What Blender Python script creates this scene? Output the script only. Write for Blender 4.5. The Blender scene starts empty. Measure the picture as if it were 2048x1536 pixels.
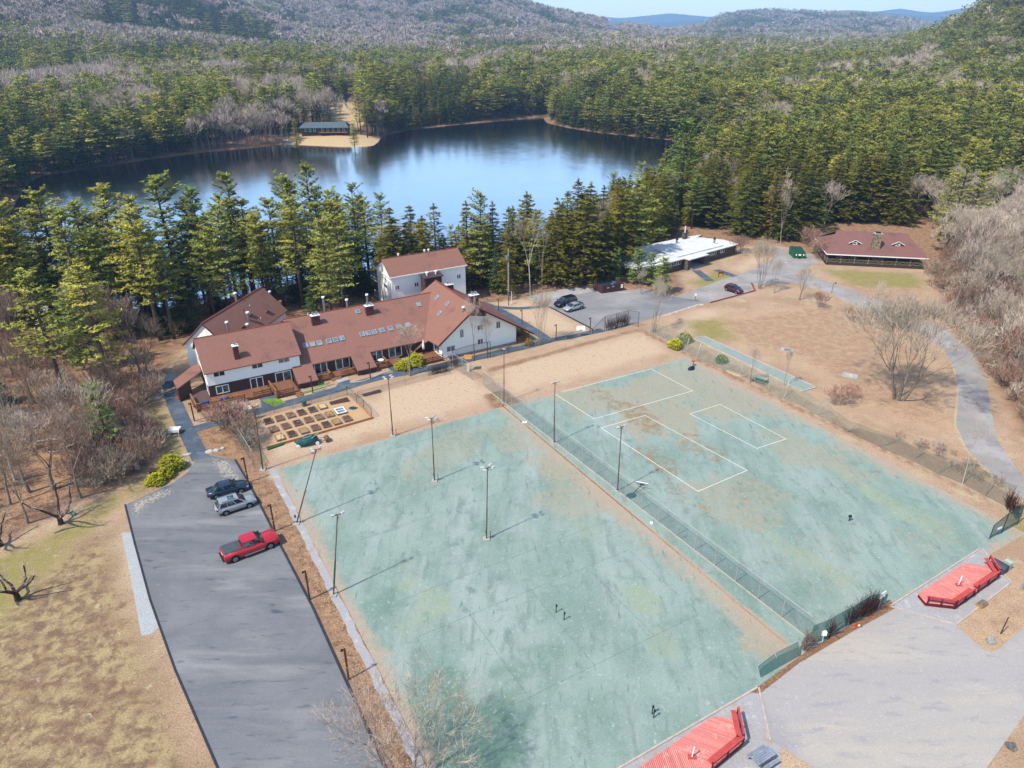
import bpy, math, random
import numpy as np
from mathutils import Vector, Matrix, noise as mnoise

scene = bpy.context.scene
COL = scene.collection
rnd = random.Random(7)
R = math.radians

# ------------------------------------------------------------------ camera, sky, sun, exposure
CAM_H, CAM_PITCH, FOCAL_PX = 51.0, R(26.6), 1430.0
cam_data = bpy.data.cameras.new("camera")
cam_data.sensor_width = 36.0
cam_data.lens = 36.0 * FOCAL_PX / 2048.0
cam_data.clip_start = 0.5
cam_data.clip_end = 40000
cam = bpy.data.objects.new("camera", cam_data)
COL.objects.link(cam)
cam.location = (0, 0, CAM_H)
cam.rotation_euler = (math.pi / 2 - CAM_PITCH, 0, 0)
scene.camera = cam

SUN_EL, SUN_AZ = R(53.0), R(38.0)          # light travels towards (cos az, sin az)
world = bpy.data.worlds.new("World")
scene.world = world
world.use_nodes = True
wn = world.node_tree
wn.nodes.clear()
sky = wn.nodes.new("ShaderNodeTexSky")
sky.sky_type = 'NISHITA'
sky.sun_disc = False
sky.sun_elevation = SUN_EL
# the sun stands towards (-cos az, -sin az)
sky.sun_rotation = math.atan2(-math.cos(SUN_AZ), -math.sin(SUN_AZ))
sky.altitude = 300
sky.air_density = 1.0
sky.dust_density = 0.6
sky.ozone_density = 1.6
bg = wn.nodes.new("ShaderNodeBackground")
bg.inputs[1].default_value = 0.15
wo = wn.nodes.new("ShaderNodeOutputWorld")
wn.links.new(sky.outputs[0], bg.inputs[0])
wn.links.new(bg.outputs[0], wo.inputs[0])

sun_data = bpy.data.lights.new("sun", 'SUN')
sun_data.energy = 3.2
sun_data.angle = R(1.8)
sun_data.color = (1.0, 0.955, 0.88)
sun = bpy.data.objects.new("sun", sun_data)
COL.objects.link(sun)
sd = Vector((math.cos(SUN_AZ) * math.cos(SUN_EL), math.sin(SUN_AZ) * math.cos(SUN_EL), -math.sin(SUN_EL)))
sun.rotation_euler = sd.to_track_quat('-Z', 'Y').to_euler()
sun.location = (-60, -60, 120)

vs = scene.view_settings
vs.view_transform = 'Standard'
vs.look = 'None'
vs.exposure = 0.98
vs.gamma = 1.0
vs.use_curve_mapping = False
scene.render.engine = 'CYCLES'
scene.cycles.use_denoising = True
scene.cycles.max_bounces = 5
scene.cycles.diffuse_bounces = 2
scene.cycles.glossy_bounces = 2
scene.cycles.transmission_bounces = 3
scene.cycles.transparent_max_bounces = 10
scene.cycles.volume_bounces = 0
scene.cycles.caustics_reflective = False
scene.cycles.caustics_refractive = False

# ------------------------------------------------------------------ survey helpers
CT, ST = math.cos(CAM_PITCH), math.sin(CAM_PITCH)


def sight(x, y):
    """Line of sight through a measured picture position (2048 x 1536)."""
    u = (x - 1024) / FOCAL_PX
    v = (768 - y) / FOCAL_PX
    return Vector((u, CT + v * ST, -ST + v * CT))


def at(x, y, z=0.0):
    d = sight(x, y)
    t = (z - CAM_H) / d.z
    return Vector((d.x * t, d.y * t, z))


def pix(p):
    dz = p[2] - CAM_H
    dep = p[1] * CT - dz * ST
    up = p[1] * ST + dz * CT
    return (1024 + FOCAL_PX * p[0] / dep, 768 - FOCAL_PX * up / dep)


def top_of(bx, by, ty, z=0.0):
    """Height of something upright whose foot shows at (bx, by) and top at row ty."""
    b = at(bx, by, z)
    lo, hi = z, 90.0
    for _ in range(40):
        m = (lo + hi) / 2
        if pix((b.x, b.y, m))[1] > ty:
            lo = m
        else:
            hi = m
    return lo - z


def meet(x, y, p0, n):
    d = sight(x, y)
    o = Vector((0, 0, CAM_H))
    return o + d * ((p0 - o).dot(n) / d.dot(n))


# ------------------------------------------------------------------ materials
def lin(c):
    return tuple((v / 255 / 12.92) if v / 255 <= 0.04045 else ((v / 255 + 0.055) / 1.055) ** 2.4 for v in c)


def A(r, g, b, k=1.9):
    c = lin((r, g, b))          # divided by the daylight's own tint
    return (c[0] / k / 0.985, c[1] / k, c[2] / k / 1.10, 1.0)


class NT:
    def __init__(self, name):
        self.m = bpy.data.materials.new(name)
        self.m.use_nodes = True
        self.t = self.m.node_tree
        self.t.nodes.clear()
        self.out = self.n("ShaderNodeOutputMaterial")

    def n(self, typ, **kw):
        nd = self.t.nodes.new(typ)
        for k, v in kw.items():
            setattr(nd, k, v)
        return nd

    def l(self, a, b):
        self.t.links.new(a, b)

    def val(self, sock, v):
        if hasattr(v, "is_linked") or hasattr(v, "links"):
            self.l(v, sock)
        else:
            sock.default_value = v

    def math(self, op, a, b=None, clamp=False):
        nd = self.n("ShaderNodeMath", operation=op, use_clamp=clamp)
        self.val(nd.inputs[0], a)
        if b is not None:
            self.val(nd.inputs[1], b)
        return nd.outputs[0]

    def mix(self, f, a, b, blend='MIX'):
        nd = self.n("ShaderNodeMix", data_type='RGBA', blend_type=blend)
        self.val(nd.inputs[0], f)
        self.val(nd.inputs[6], a)
        self.val(nd.inputs[7], b)
        return nd.outputs[2]

    def noise(self, vec, scale, detail=4, rough=0.6, dist=0.0):
        nd = self.n("ShaderNodeTexNoise")
        self.l(vec, nd.inputs["Vector"])
        nd.inputs["Scale"].default_value = scale
        nd.inputs["Detail"].default_value = detail
        nd.inputs["Roughness"].default_value = rough
        nd.inputs["Distortion"].default_value = dist
        return nd.outputs[0]

    def ramp(self, v, lo, hi):
        nd = self.n("ShaderNodeMapRange", interpolation_type='SMOOTHSTEP')
        self.l(v, nd.inputs[0])
        nd.inputs[1].default_value = lo
        nd.inputs[2].default_value = hi
        return nd.outputs[0]

    def pos(self, scale=(1, 1, 1), rot=(0, 0, 0)):
        g = self.n("ShaderNodeNewGeometry")
        mp = self.n("ShaderNodeMapping")
        mp.inputs["Scale"].default_value = scale
        mp.inputs["Rotation"].default_value = rot
        self.l(g.outputs["Position"], mp.inputs[0])
        return mp.outputs[0]

    def obj(self, scale=(1, 1, 1)):
        g = self.n("ShaderNodeTexCoord")
        mp = self.n("ShaderNodeMapping")
        mp.inputs["Scale"].default_value = scale
        self.l(g.outputs["Object"], mp.inputs[0])
        return mp.outputs[0]

    def attr(self, name):
        nd = self.n("ShaderNodeAttribute", attribute_name=name)
        return nd.outputs["Fac"]

    def bsdf(self, color, rough=0.9, spec=0.3, metal=0.0, alpha=None, normal=None, coat=0.0):
        b = self.n("ShaderNodeBsdfPrincipled")
        self.val(b.inputs["Base Color"], color)
        self.val(b.inputs["Roughness"], rough)
        b.inputs["Specular IOR Level"].default_value = spec
        b.inputs["Metallic"].default_value = metal
        b.inputs["Coat Weight"].default_value = coat
        b.inputs["Coat Roughness"].default_value = 0.05
        if alpha is not None:
            self.val(b.inputs["Alpha"], alpha)
        if normal is not None:
            self.l(normal, b.inputs["Normal"])
        self.l(b.outputs[0], self.out.inputs[0])
        return b

    def bump(self, h, strength=0.5, dist=0.1):
        b = self.n("ShaderNodeBump")
        b.inputs["Strength"].default_value = strength
        b.inputs["Distance"].default_value = dist
        self.l(h, b.inputs["Height"])
        return b.outputs[0]


def plain(name, color, rough=0.7, spec=0.3, metal=0.0, vary=0.12, scale=2.0, coat=0.0, streak=False):
    """A painted or natural surface with a little uneven wear."""
    t = NT(name)
    v = t.obj((1, 1, 0.25) if streak else (1, 1, 1))
    n1 = t.noise(v, scale, 5, 0.65)
    n2 = t.noise(v, scale * 9, 3, 0.6)
    f = t.math('ADD', t.math('MULTIPLY', n1, 0.6), t.math('MULTIPLY', n2, 0.4))
    dark = tuple(c * (1 - vary * 2.2) for c in color[:3]) + (1,)
    lite = tuple(min(1, c * (1 + vary)) for c in color[:3]) + (1,)
    t.bsdf(t.mix(t.ramp(f, 0.3, 0.7), dark, lite), rough, spec, metal, coat=coat)
    return t.m


def ground_mat(name, base, layers, grain=(0.75, 1.2, 6.0), rough=0.95, bump=0.0, stretch=None):
    """Base colour with noisy layers on top: (colour, scale, lo, hi[, attribute name, attribute noise])."""
    t = NT(name)
    p = t.pos()
    ps = t.pos(*stretch) if stretch else p
    c = base
    for i, ly in enumerate(layers):
        col, sc, lo, hi = ly[:4]
        nz = t.noise(ps if (len(ly) > 6 and ly[6]) else p, sc, 6, 0.62, 0.3)
        if len(ly) > 4 and ly[4]:
            a = t.attr(ly[4])
            am = ly[5]
            nz = t.math('ADD', a, t.math('MULTIPLY', t.math('SUBTRACT', nz, 0.5), am))
        f = t.ramp(nz, lo, hi)
        c = t.mix(f, c, col)
    g1 = t.noise(p, grain[2], 4, 0.7)
    mr = t.n("ShaderNodeMapRange")
    t.l(g1, mr.inputs[0])
    mr.inputs[1].default_value = 0.3
    mr.inputs[2].default_value = 0.7
    mr.inputs[3].default_value = grain[0]
    mr.inputs[4].default_value = grain[1]
    c = t.mix(1.0, c, mr.outputs[0], 'MULTIPLY')
    nrm = t.bump(g1, 0.6, bump) if bump else None
    t.bsdf(c, rough, 0.15, normal=nrm)
    return t.m


# ------------------------------------------------------------------ mesh helpers
class MB:
    """Collects boxes, polygons and tubes; build() links them as ONE mesh object."""

    def __init__(self):
        self.v, self.f = [], []

    def add(self, vs, fs):
        o = len(self.v)
        self.v.extend([tuple(p) for p in vs])
        self.f.extend([tuple(i + o for i in f) for f in fs])
        return self

    def box(self, x0, x1, y0, y1, z0, z1, m=None):
        vs = [(x0, y0, z0), (x1, y0, z0), (x1, y1, z0), (x0, y1, z0), (x0, y0, z1), (x1, y0, z1), (x1, y1, z1), (x0, y1, z1)]
        if m is not None:
            vs = [tuple(m @ Vector(p)) for p in vs]
        return self.add(vs, [(0, 3, 2, 1), (4, 5, 6, 7), (0, 1, 5, 4), (1, 2, 6, 5), (2, 3, 7, 6), (3, 0, 4, 7)])

    def hexa(self, b, t):
        """Any prism between the polygons b (below) and t (above)."""
        n = len(b)
        fs = [tuple(range(n - 1, -1, -1)), tuple(range(n, 2 * n))]
        fs += [(i, (i + 1) % n, n + (i + 1) % n, n + i) for i in range(n)]
        return self.add(list(b) + list(t), fs)

    def slab(self, pts, th):
        """A plate: outline pts is its top face, th its thickness straight down."""
        pts = ccw(pts)
        return self.hexa([(p[0], p[1], p[2] - th) for p in pts], pts)

    def wall(self, pts, d):
        """A plate in a vertical plane pushed by the vector d."""
        d = Vector(d)
        return self.hexa(pts, [tuple(Vector(p) + d) for p in pts])

    def bar(self, a, b, w, h=None):
        """A rectangular bar from a to b."""
        a, b = Vector(a), Vector(b)
        h = w if h is None else h
        d = (b - a)
        L = d.length
        if L < 1e-6:
            return self
        q = d.to_track_quat('X', 'Z')
        m = Matrix.Translation(a) @ q.to_matrix().to_4x4()
        return self.box(0, L, -w / 2, w / 2, -h / 2, h / 2, m)

    def tube(self, pts, rads, n=6, cap=True):
        pts = [Vector(p) for p in pts]
        rings = []
        for i, p in enumerate(pts):
            d = (pts[min(i + 1, len(pts) - 1)] - pts[max(i - 1, 0)])
            if d.length < 1e-9:
                d = Vector((0, 0, 1))
            d.normalize()
            up = Vector((0, 0, 1)) if abs(d.z) < 0.95 else Vector((1, 0, 0))
            x = d.cross(up).normalized()
            y = d.cross(x)
            r = rads[i] if isinstance(rads, (list, tuple)) else rads
            rings.append([p + x * math.cos(2 * math.pi * k / n) * r + y * math.sin(2 * math.pi * k / n) * r for k in range(n)])
        vs = [q for ring in rings for q in ring]
        fs = []
        for i in range(len(rings) - 1):
            for k in range(n):
                a, b = i * n + k, i * n + (k + 1) % n
                fs.append((a, b, b + n, a + n))
        if cap:
            fs.append(tuple(range(n - 1, -1, -1)))
            fs.append(tuple(range(len(vs) - n, len(vs))))
        return self.add(vs, fs)

    def build(self, name, mat, parent=None, smooth=False):
        me = bpy.data.meshes.new(name)
        me.from_pydata(self.v, [], self.f)
        me.materials.append(mat)
        if smooth:
            me.polygons.foreach_set("use_smooth", [True] * len(me.polygons))
        me.update()
        o = bpy.data.objects.new(name, me)
        COL.objects.link(o)
        o.parent = parent
        return o


def ccw(pts):
    s = sum(pts[i][0] * pts[(i + 1) % len(pts)][1] - pts[(i + 1) % len(pts)][0] * pts[i][1] for i in range(len(pts)))
    return list(pts) if s > 0 else list(reversed(pts))


def tag(o, label=None, cat=None, group=None, kind=None):
    if label:
        o["label"] = label
    if cat:
        o["category"] = cat
    if group:
        o["group"] = group
    if kind:
        o["kind"] = kind
    return o


def empty(name, loc=(0, 0, 0), rz=0.0, label=None, cat=None, group=None):
    o = bpy.data.objects.new(name, None)
    COL.objects.link(o)
    o.location = loc
    o.rotation_euler = (0, 0, rz)
    o.empty_display_size = 0.3
    return tag(o, label, cat, group)


def copy_tree(o, parent=None, name=None):
    c = o.copy()
    COL.objects.link(c)
    c.parent = parent
    for ch in o.children:
        copy_tree(ch, c)
    return c


def one(name, mb, mat, label, cat, group=None, loc=None, rz=0, smooth=False):
    """A thing that is one mesh."""
    o = mb.build(name, mat, None, smooth)
    if loc is not None:
        o.location = loc
        o.rotation_euler = (0, 0, rz)
    return tag(o, label, cat, group)


def icorock(seed, sx, sy, sz, amp=0.25, sub=2, flat=True):
    import bmesh
    bm = bmesh.new()
    bmesh.ops.create_icosphere(bm, subdivisions=sub, radius=1.0)
    off = Vector((seed * 13.1, seed * 7.7, seed * 3.3))
    for v in bm.verts:
        k = 1 + amp * mnoise.noise(v.co * 1.6 + off) + amp * 0.5 * mnoise.noise(v.co * 4 + off)
        v.co = Vector((v.co.x * sx * k, v.co.y * sy * k, max(v.co.z * sz * k, -0.25 * sz) if flat else v.co.z * sz * k))
    mb = MB()
    mb.add([v.co[:] for v in bm.verts], [tuple(v.index for v in f.verts) for f in bm.faces])
    bm.free()
    return mb


# ------------------------------------------------------------------ polygons
def sdf(X, Y, poly):
    """Signed distance of the points to a closed outline: negative inside."""
    P = np.array([(p[0], p[1]) for p in poly], float)
    Q = np.roll(P, -1, axis=0)
    d2 = np.full(X.shape, 1e18)
    inside = np.zeros(X.shape, bool)
    for (ax, ay), (bx, by) in zip(P, Q):
        ex, ey = bx - ax, by - ay
        wx, wy = X - ax, Y - ay
        t = np.clip((wx * ex + wy * ey) / (ex * ex + ey * ey + 1e-12), 0, 1)
        d2 = np.minimum(d2, (wx - ex * t) ** 2 + (wy - ey * t) ** 2)
        c = ((ay > Y) != (by > Y)) & (X < (bx - ax) * (Y - ay) / (by - ay + 1e-12) + ax)
        inside ^= c
    d = np.sqrt(d2)
    return np.where(inside, -d, d)


def smooth_path(pts, n=8):
    """Catmull-Rom through the points."""
    P = [Vector(p) for p in pts]
    out = []
    for i in range(len(P) - 1):
        p0, p1, p2, p3 = P[max(i - 1, 0)], P[i], P[i + 1], P[min(i + 2, len(P) - 1)]
        for k in range(n):
            t = k / n
            out.append(0.5 * ((2 * p1) + (p2 - p0) * t + (2 * p0 - 5 * p1 + 4 * p2 - p3) * t * t + (3 * p1 - p0 - 3 * p2 + p3) * t ** 3))
    out.append(P[-1])
    return out


def vnoise(X, Y, s, seed=0):
    """Smooth value noise on arrays, 0..1."""
    rs = np.random.RandomState(seed)
    T = rs.rand(256, 256)
    x, y = X / s + 1000.3, Y / s + 1000.7
    xi, yi = np.floor(x).astype(int), np.floor(y).astype(int)
    fx, fy = x - xi, y - yi
    fx, fy = fx * fx * (3 - 2 * fx), fy * fy * (3 - 2 * fy)
    g = lambda a, b: T[a & 255, b & 255]
    return (g(xi, yi) * (1 - fx) + g(xi + 1, yi) * fx) * (1 - fy) + (g(xi, yi + 1) * (1 - fx) + g(xi + 1, yi + 1) * fx) * fy
# ------------------------------------------------------------------ terrain
FR = R(30)
FU, FV = Vector((math.cos(FR), math.sin(FR), 0)), Vector((-math.sin(FR), math.cos(FR), 0))

LAKE_Z = -8.0
lake_px = [(60, 365), (85, 350), (140, 343), (200, 335), (300, 318), (420, 303), (500, 296), (560, 289), (600, 290), (680, 294), (745, 293),
           (757, 284), (762, 274), (785, 267), (830, 258), (900, 250), (1000, 240), (1060, 235), (1098, 232), (1100, 245), (1140, 256),
           (1200, 266), (1260, 272), (1330, 279), (1400, 285), (1465, 293), (1500, 305), (1470, 335), (1400, 370), (1320, 400),
           (1220, 450), (1120, 515), (1040, 560), (960, 580), (860, 575), (720, 575), (560, 590), (450, 615), (370, 632), (250, 640), (120, 640),
           (60, 610), (20, 560), (0, 490), (15, 430), (40, 390)]
LAKE = [at(x, y, LAKE_Z) for x, y in lake_px]

# far ridges: distance, depth of the slope, crest rows by picture column
RIDGES = [
    (1750, 480, [(-800, -120), (-400, -100), (0, -75), (200, -50), (400, 0), (500, 36), (600, 82), (700, 108), (800, 135)]),
    (2900, 800, [(-400, -60), (0, -50), (400, -35), (700, -28), (950, -15), (1024, 4), (1100, 30), (1180, 48), (1250, 60), (1330, 70), (1420, 85)]),
    (4300, 900, [(1230, 90), (1330, 68), (1400, 55), (1440, 38), (1500, 30), (1600, 30), (1700, 34), (1800, 42), (1840, 50), (1900, 66), (2000, 80)]),
    (1150, 330, [(1600, 160), (1700, 128), (1760, 112), (1800, 96), (1850, 72), (1900, 48), (1950, 14), (2048, -30), (2300, -110), (2700, -160)]),
    (8200, 700, [(900, 70), (1100, 38), (1154, 35), (1220, 42), (1290, 47), (1350, 42), (1420, 42), (1500, 33), (1580, 28), (1624, 24), (1700, 22), (1770, 26), (1850, 30), (1960, 34), (2100, 44), (2400, 60)]),
    (10400, 700, [(700, 60), (1150, 32), (1240, 36), (1290, 30), (1334, 26), (1380, 32), (1440, 36), (1550, 30), (1684, 20), (1740, 24), (1794, 16), (1860, 24), (1914, 14), (1980, 24), (2100, 26), (2400, 50)]),
]


def height(X, Y):
    X, Y = np.asarray(X, float), np.asarray(Y, float)
    d = sdf(X, Y, LAKE)
    far = np.clip((Y - 240) / 90, 0, 1)
    wide = 23 + far * 27
    s = np.clip(d / wide, 0, 1)
    rise = (8.0 - far * 3.6) * (s * (2 - s))
    z = np.where(d > 0, LAKE_Z + rise, LAKE_Z + np.maximum(d * 0.35, -2.5))
    rr = np.hypot(X, Y)
    u = np.clip((rr - 480) / 500, 0, 1)
    z = z + u * ((vnoise(X, Y, 260, 3) - 0.35) * 18 + (vnoise(X, Y, 120, 5) - 0.5) * 8)
    depth_ratio = X / np.maximum(Y, 1.0)
    px = 1024 + FOCAL_PX * depth_ratio * (1 / CT) * 0.0
    # picture column of a far ground point (its depth is close to Y*cos + h*sin)
    px = 1024 + FOCAL_PX * X / np.maximum(Y * CT + (CAM_H + 0) * ST, 1.0)
    for D, sig, tab in RIDGES:
        cx = [t[0] for t in tab]
        hs = []
        for (x, y) in tab:
            dd = sight(x, y)
            el = dd.z / math.hypot(dd.x, dd.y)
            hs.append(max(0.0, CAM_H + D * el - (14 if D < 6000 else 0)))
        hx = np.interp(px, cx, hs)
        hx = hx + (vnoise(X, Y, D * 0.06, 11) - 0.5) * hx * 0.12 + (vnoise(X, Y, D * 0.11, 12) - 0.5) * (16 if D < 6000 else 0) * np.clip(hx / 40, 0, 1)
        t = (rr - D) / sig
        sh = np.exp(-np.where(t < 0, t * t, t * t * 0.5))
        z = np.maximum(z, z * (1 - sh) + hx * sh)
    return z


def hz(x, y):
    return float(height(np.array([x]), np.array([y]))[0])


LAWN = [at(x, y) for x, y in [(-500, 1180), (0, 1085), (110, 1035), (200, 985), (285, 945), (325, 915), (318, 850), (262, 835), (320, 790), (330, 760),
        (350, 700), (600, 650), (1000, 603), (1100, 588), (1190, 578), (1240, 572), (1290, 590), (1385, 597), (1368, 588), (1362, 548), (1400, 532),
        (1490, 490), (1560, 490), (1640, 520), (1850, 530), (1875, 560), (1885, 640), (1990, 760), (2060, 900), (2100, 1000), (2700, 1250),
        (3200, 1700), (2600, 2600), (-1500, 2600), (-1500, 1300)]]
STRIP = [at(x, y) for x, y in [(455, 925), (510, 930), (560, 975), (655, 1140), (760, 1300), (870, 1510), (960, 1700), (840, 1700), (770, 1536), (700, 1385), (560, 1090)]]
LITTER2 = [[at(x, y) for x, y in p] for p in (
    [(400, 850), (460, 830), (500, 860), (540, 940), (470, 925), (405, 905), (385, 870)],
    [(1500, 1385), (1600, 1305), (1780, 1190), (1830, 1190), (1790, 1216), (1530, 1400)],
    [(960, 790), (1010, 780), (1625, 1255), (1600, 1290), (1000, 835)],
    [(975, 737), (1275, 657), (1276, 662), (978, 745)],
    [(1280, 655), (1370, 702), (1990, 1004), (1986, 1010), (1366, 708), (1278, 662)],
)]
GREEN = [[at(x, y) for x, y in p] for p in (
    [(255, 830), (330, 790), (395, 930), (330, 975), (250, 1000), (200, 1060), (120, 1130), (0, 1250), (-200, 1350), (-200, 1180), (100, 1060), (200, 1000), (310, 930)],
    [(1630, 535), (1840, 545), (1860, 580), (1700, 575)],
    [(1370, 565), (1430, 535), (1500, 560), (1420, 590)],
    [(1990, 1030), (2080, 1010), (2080, 1080), (2010, 1080)],
    [(1360, 640), (1450, 630), (1480, 680), (1400, 690)],
    [(900, 660), (1040, 690), (1100, 670), (1000, 640)],
)]
STRAW = [[at(x, y) for x, y in p] for p in (
    [(520, 880), (700, 850), (760, 780), (930, 730), (1000, 800), (550, 925)],
    [(1000, 730), (1290, 665), (1350, 705), (1010, 800)],
    [(1330, 640), (1440, 610), (1460, 660), (1420, 670), (1350, 660)],
    [(1440, 540), (1520, 505), (1545, 520), (1490, 548)],
    [(960, 600), (1070, 600), (1190, 665), (1110, 672)],
    [(150, 1120), (250, 1000), (330, 1300), (200, 1536), (0, 1536), (60, 1300)],
    [(1560, 1500), (1640, 1540), (1560, 1600), (1480, 1560)],
)]
PINK = [[at(x, y) for x, y in p] for p in (
    [(1420, 640), (1700, 600), (1880, 720), (1910, 880), (1700, 800), (1600, 720), (1480, 690)],
    [(1640, 560), (1840, 560), (1900, 680), (1760, 620)],
    [(1900, 1230), (2048, 1150), (2100, 1250), (2000, 1310)],
)]


DULL = [[at(x, y) for x, y in [(-300, 1230), (0, 1180), (140, 1080), (235, 1050), (250, 1100), (300, 1280), (440, 1560), (0, 1700), (-600, 1700)]]]


def soft(X, Y, poly, w):
    return np.clip(0.5 - sdf(X, Y, poly) / w, 0, 1)


def grid_object(name, xs, ys, mat, zfun, attrs, parent_world=None):
    nx, ny = len(xs), len(ys)
    X, Y = np.meshgrid(xs, ys)
    if parent_world is not None:
        o, a, b = parent_world
        WX, WY = o.x + X * a.x + Y * b.x, o.y + X * a.y + Y * b.y
    else:
        WX, WY = X, Y
    Z = zfun(WX.ravel(), WY.ravel()).reshape(X.shape)
    co = np.stack([WX, WY, Z], -1).reshape(-1, 3).astype(np.float32)
    me = bpy.data.meshes.new(name)
    i = np.arange((ny - 1) * (nx - 1))
    r, c = i // (nx - 1), i % (nx - 1)
    a = r * nx + c
    quads = np.stack([a, a + 1, a + nx + 1, a + nx], -1).astype(np.int32)
    me.vertices.add(len(co))
    me.vertices.foreach_set("co", co.ravel())
    me.loops.add(quads.size)
    me.loops.foreach_set("vertex_index", quads.ravel())
    me.polygons.add(len(quads))
    me.polygons.foreach_set("loop_start", (np.arange(len(quads)) * 4).astype(np.int32))
    me.polygons.foreach_set("use_smooth", np.ones(len(quads), bool))
    me.update(calc_edges=True)
    for k, fn in attrs.items():
        at_ = me.attributes.new(k, 'FLOAT', 'POINT')
        at_.data.foreach_set("value", fn(WX.ravel(), WY.ravel()).astype(np.float32))
    me.materials.append(mat)
    ob = bpy.data.objects.new(name, me)
    COL.objects.link(ob)
    return ob


ground_material = ground_mat("dry_grass", A(216, 182, 156), [
    (A(198, 164, 136), 0.09, 0.40, 0.66),
    (A(224, 202, 168), 0.30, 0.48, 0.74),
    (A(234, 204, 176), 0.12, 0.25, 1.0, 'straw', 1.0),
    (A(222, 188, 154), 0.16, 0.10, 0.9, 'pink', 1.3),
    (A(192, 156, 130), 0.7, 0.45, 1.35, 'pink', 2.0),
    (A(178, 150, 118), 0.14, 0.10, 0.95, 'dull', 1.2),
    (A(204, 180, 134), 0.22, 0.60, 1.15, 'dull', 2.2),
    (A(148, 118, 98), 0.9, 0.70, 1.30, 'dull', 2.4),
    (A(182, 166, 112), 0.22, 0.25, 1.1, 'green', 1.3),
    (A(166, 158, 92), 0.60, 0.65, 1.35, 'green', 1.8),
    (A(180, 136, 108), 1.6, 0.56, 0.76),
    (A(232, 214, 184), 1.1, 0.60, 0.78),
    (A(172, 136, 112), 0.35, 0.25, 0.85, 'litter', 1.0),
    (A(200, 158, 124), 1.7, 0.75, 1.35, 'litter', 2.2),
    (A(128, 96, 78), 0.8, 0.80, 1.30, 'litter', 2.0),
    (A(222, 178, 136), 5.0, 0.95, 1.3, 'litter', 2.2),
    (A(150, 104, 82), 0.45, 0.70, 0.82),
    (A(176, 134, 108), 5.5, 0.56, 0.70),
    (A(148, 112, 88), 2.6, 0.58, 0.76),
    (A(226, 206, 176), 3.4, 0.58, 0.76),
], grain=(0.62, 1.34, 7.0), bump=0.10)

gx = np.arange(-110, 141, 1.0)
gy = np.arange(18, 212, 1.0)


def a_litter(X, Y):
    v = 1 - soft(X, Y, LAWN, 5)
    for p in [STRIP] + LITTER2:
        v = np.maximum(v, soft(X, Y, p, 1.6))
    return v


mx = lambda polys, w: (lambda X, Y: np.max([soft(X, Y, p, w) for p in polys], axis=0))
ground = grid_object("ground", gx, gy, ground_material, height, {
    'litter': a_litter, 'green': mx(GREEN, 5), 'straw': mx(STRAW, 5), 'pink': mx(PINK, 6), 'dull': mx(DULL, 7)})
tag(ground, kind='structure')

terrain_material = ground_mat("forest_floor", A(150, 120, 104), [
    (A(170, 130, 96), 0.03, 0.45, 0.62),
    (A(96, 84, 60), 0.05, 0.50, 0.66),
    (A(84, 90, 66), 0.006, 0.40, 0.90, 'wooded', 1.6),
    (A(226, 196, 152), 0.04, 0.4, 0.6, 'clearing', 0.2),
], grain=(0.7, 1.25, 1.5))
CLEAR = [[at(x, y, -4) for x, y in p] for p in (
    [(655, 215), (715, 210), (730, 245), (700, 262), (640, 250)],
    [(560, 288), (600, 262), (740, 262), (790, 262), (765, 272), (745, 290), (600, 290)],
    [(815, 172), (850, 172), (860, 195), (835, 195)],
    [(1212, 78), (1238, 78), (1240, 105), (1212, 105)],
)]
tx = np.sinh(np.linspace(-6.2, 6.2, 440)) * 25
ty = np.sinh(np.linspace(-2.2, 6.85, 460)) * 25 + 60


def terrain_z(X, Y):
    z = height(X, Y)
    inner = (X > -105) & (X < 135) & (Y > 23) & (Y < 206)
    return np.where(inner, z - 3.5, z)


terrain = grid_object("terrain", tx, ty, terrain_material, terrain_z, {
    'wooded': lambda X, Y: np.clip((np.hypot(X, Y) - 900) / 900, 0, 1), 'clearing': mx(CLEAR, 10)})
tag(terrain, kind='structure')

# ------------------------------------------------------------------ lake
t = NT("lake_water")
p = t.pos((1, 0.55, 1))
h1 = t.noise(p, 0.9, 4, 0.65)
h2 = t.noise(p, 0.12, 3, 0.5)
hh = t.math('ADD', t.math('MULTIPLY', h1, 0.35), t.math('MULTIPLY', h2, 0.9))
wind = t.ramp(t.noise(t.pos((1, 0.35, 1)), 0.012, 3, 0.55), 0.42, 0.62)
nd = t.n("ShaderNodeBump")
nd.inputs["Distance"].default_value = 0.30
t.l(t.math('ADD', t.math('MULTIPLY', wind, 0.30), 0.22), nd.inputs["Strength"])
t.l(hh, nd.inputs["Height"])
b = t.bsdf((0.62, 0.68, 0.74, 1), 0.12, 0.5, 1.0, normal=nd.outputs[0])
b.inputs["IOR"].default_value = 1.4
b.inputs["Base Color"].default_value = (0.62, 0.67, 0.73, 1)
water = MB()
water.add([(-900, 90, LAKE_Z), (400, 90, LAKE_Z), (400, 620, LAKE_Z), (-900, 620, LAKE_Z)], [(0, 1, 2, 3)])
lake = tag(water.build("lake", t.m), kind='structure')


# ------------------------------------------------------------------ flat sheets
from mathutils.geometry import tessellate_polygon


def sheet(name, pts, z, mat, kind='structure', parent=None):
    pts = [Vector((p[0], p[1], z)) for p in pts]
    pts = ccw(pts)
    tri = tessellate_polygon([pts])
    mb = MB()
    fs = []
    for a, b_, c in tri:
        n = (pts[b_] - pts[a]).cross(pts[c] - pts[a]).z
        fs.append((a, b_, c) if n > 0 else (a, c, b_))
    mb.add(pts, fs)
    o = mb.build(name, mat, parent)
    if kind:
        tag(o, kind=kind)
    return o


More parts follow.
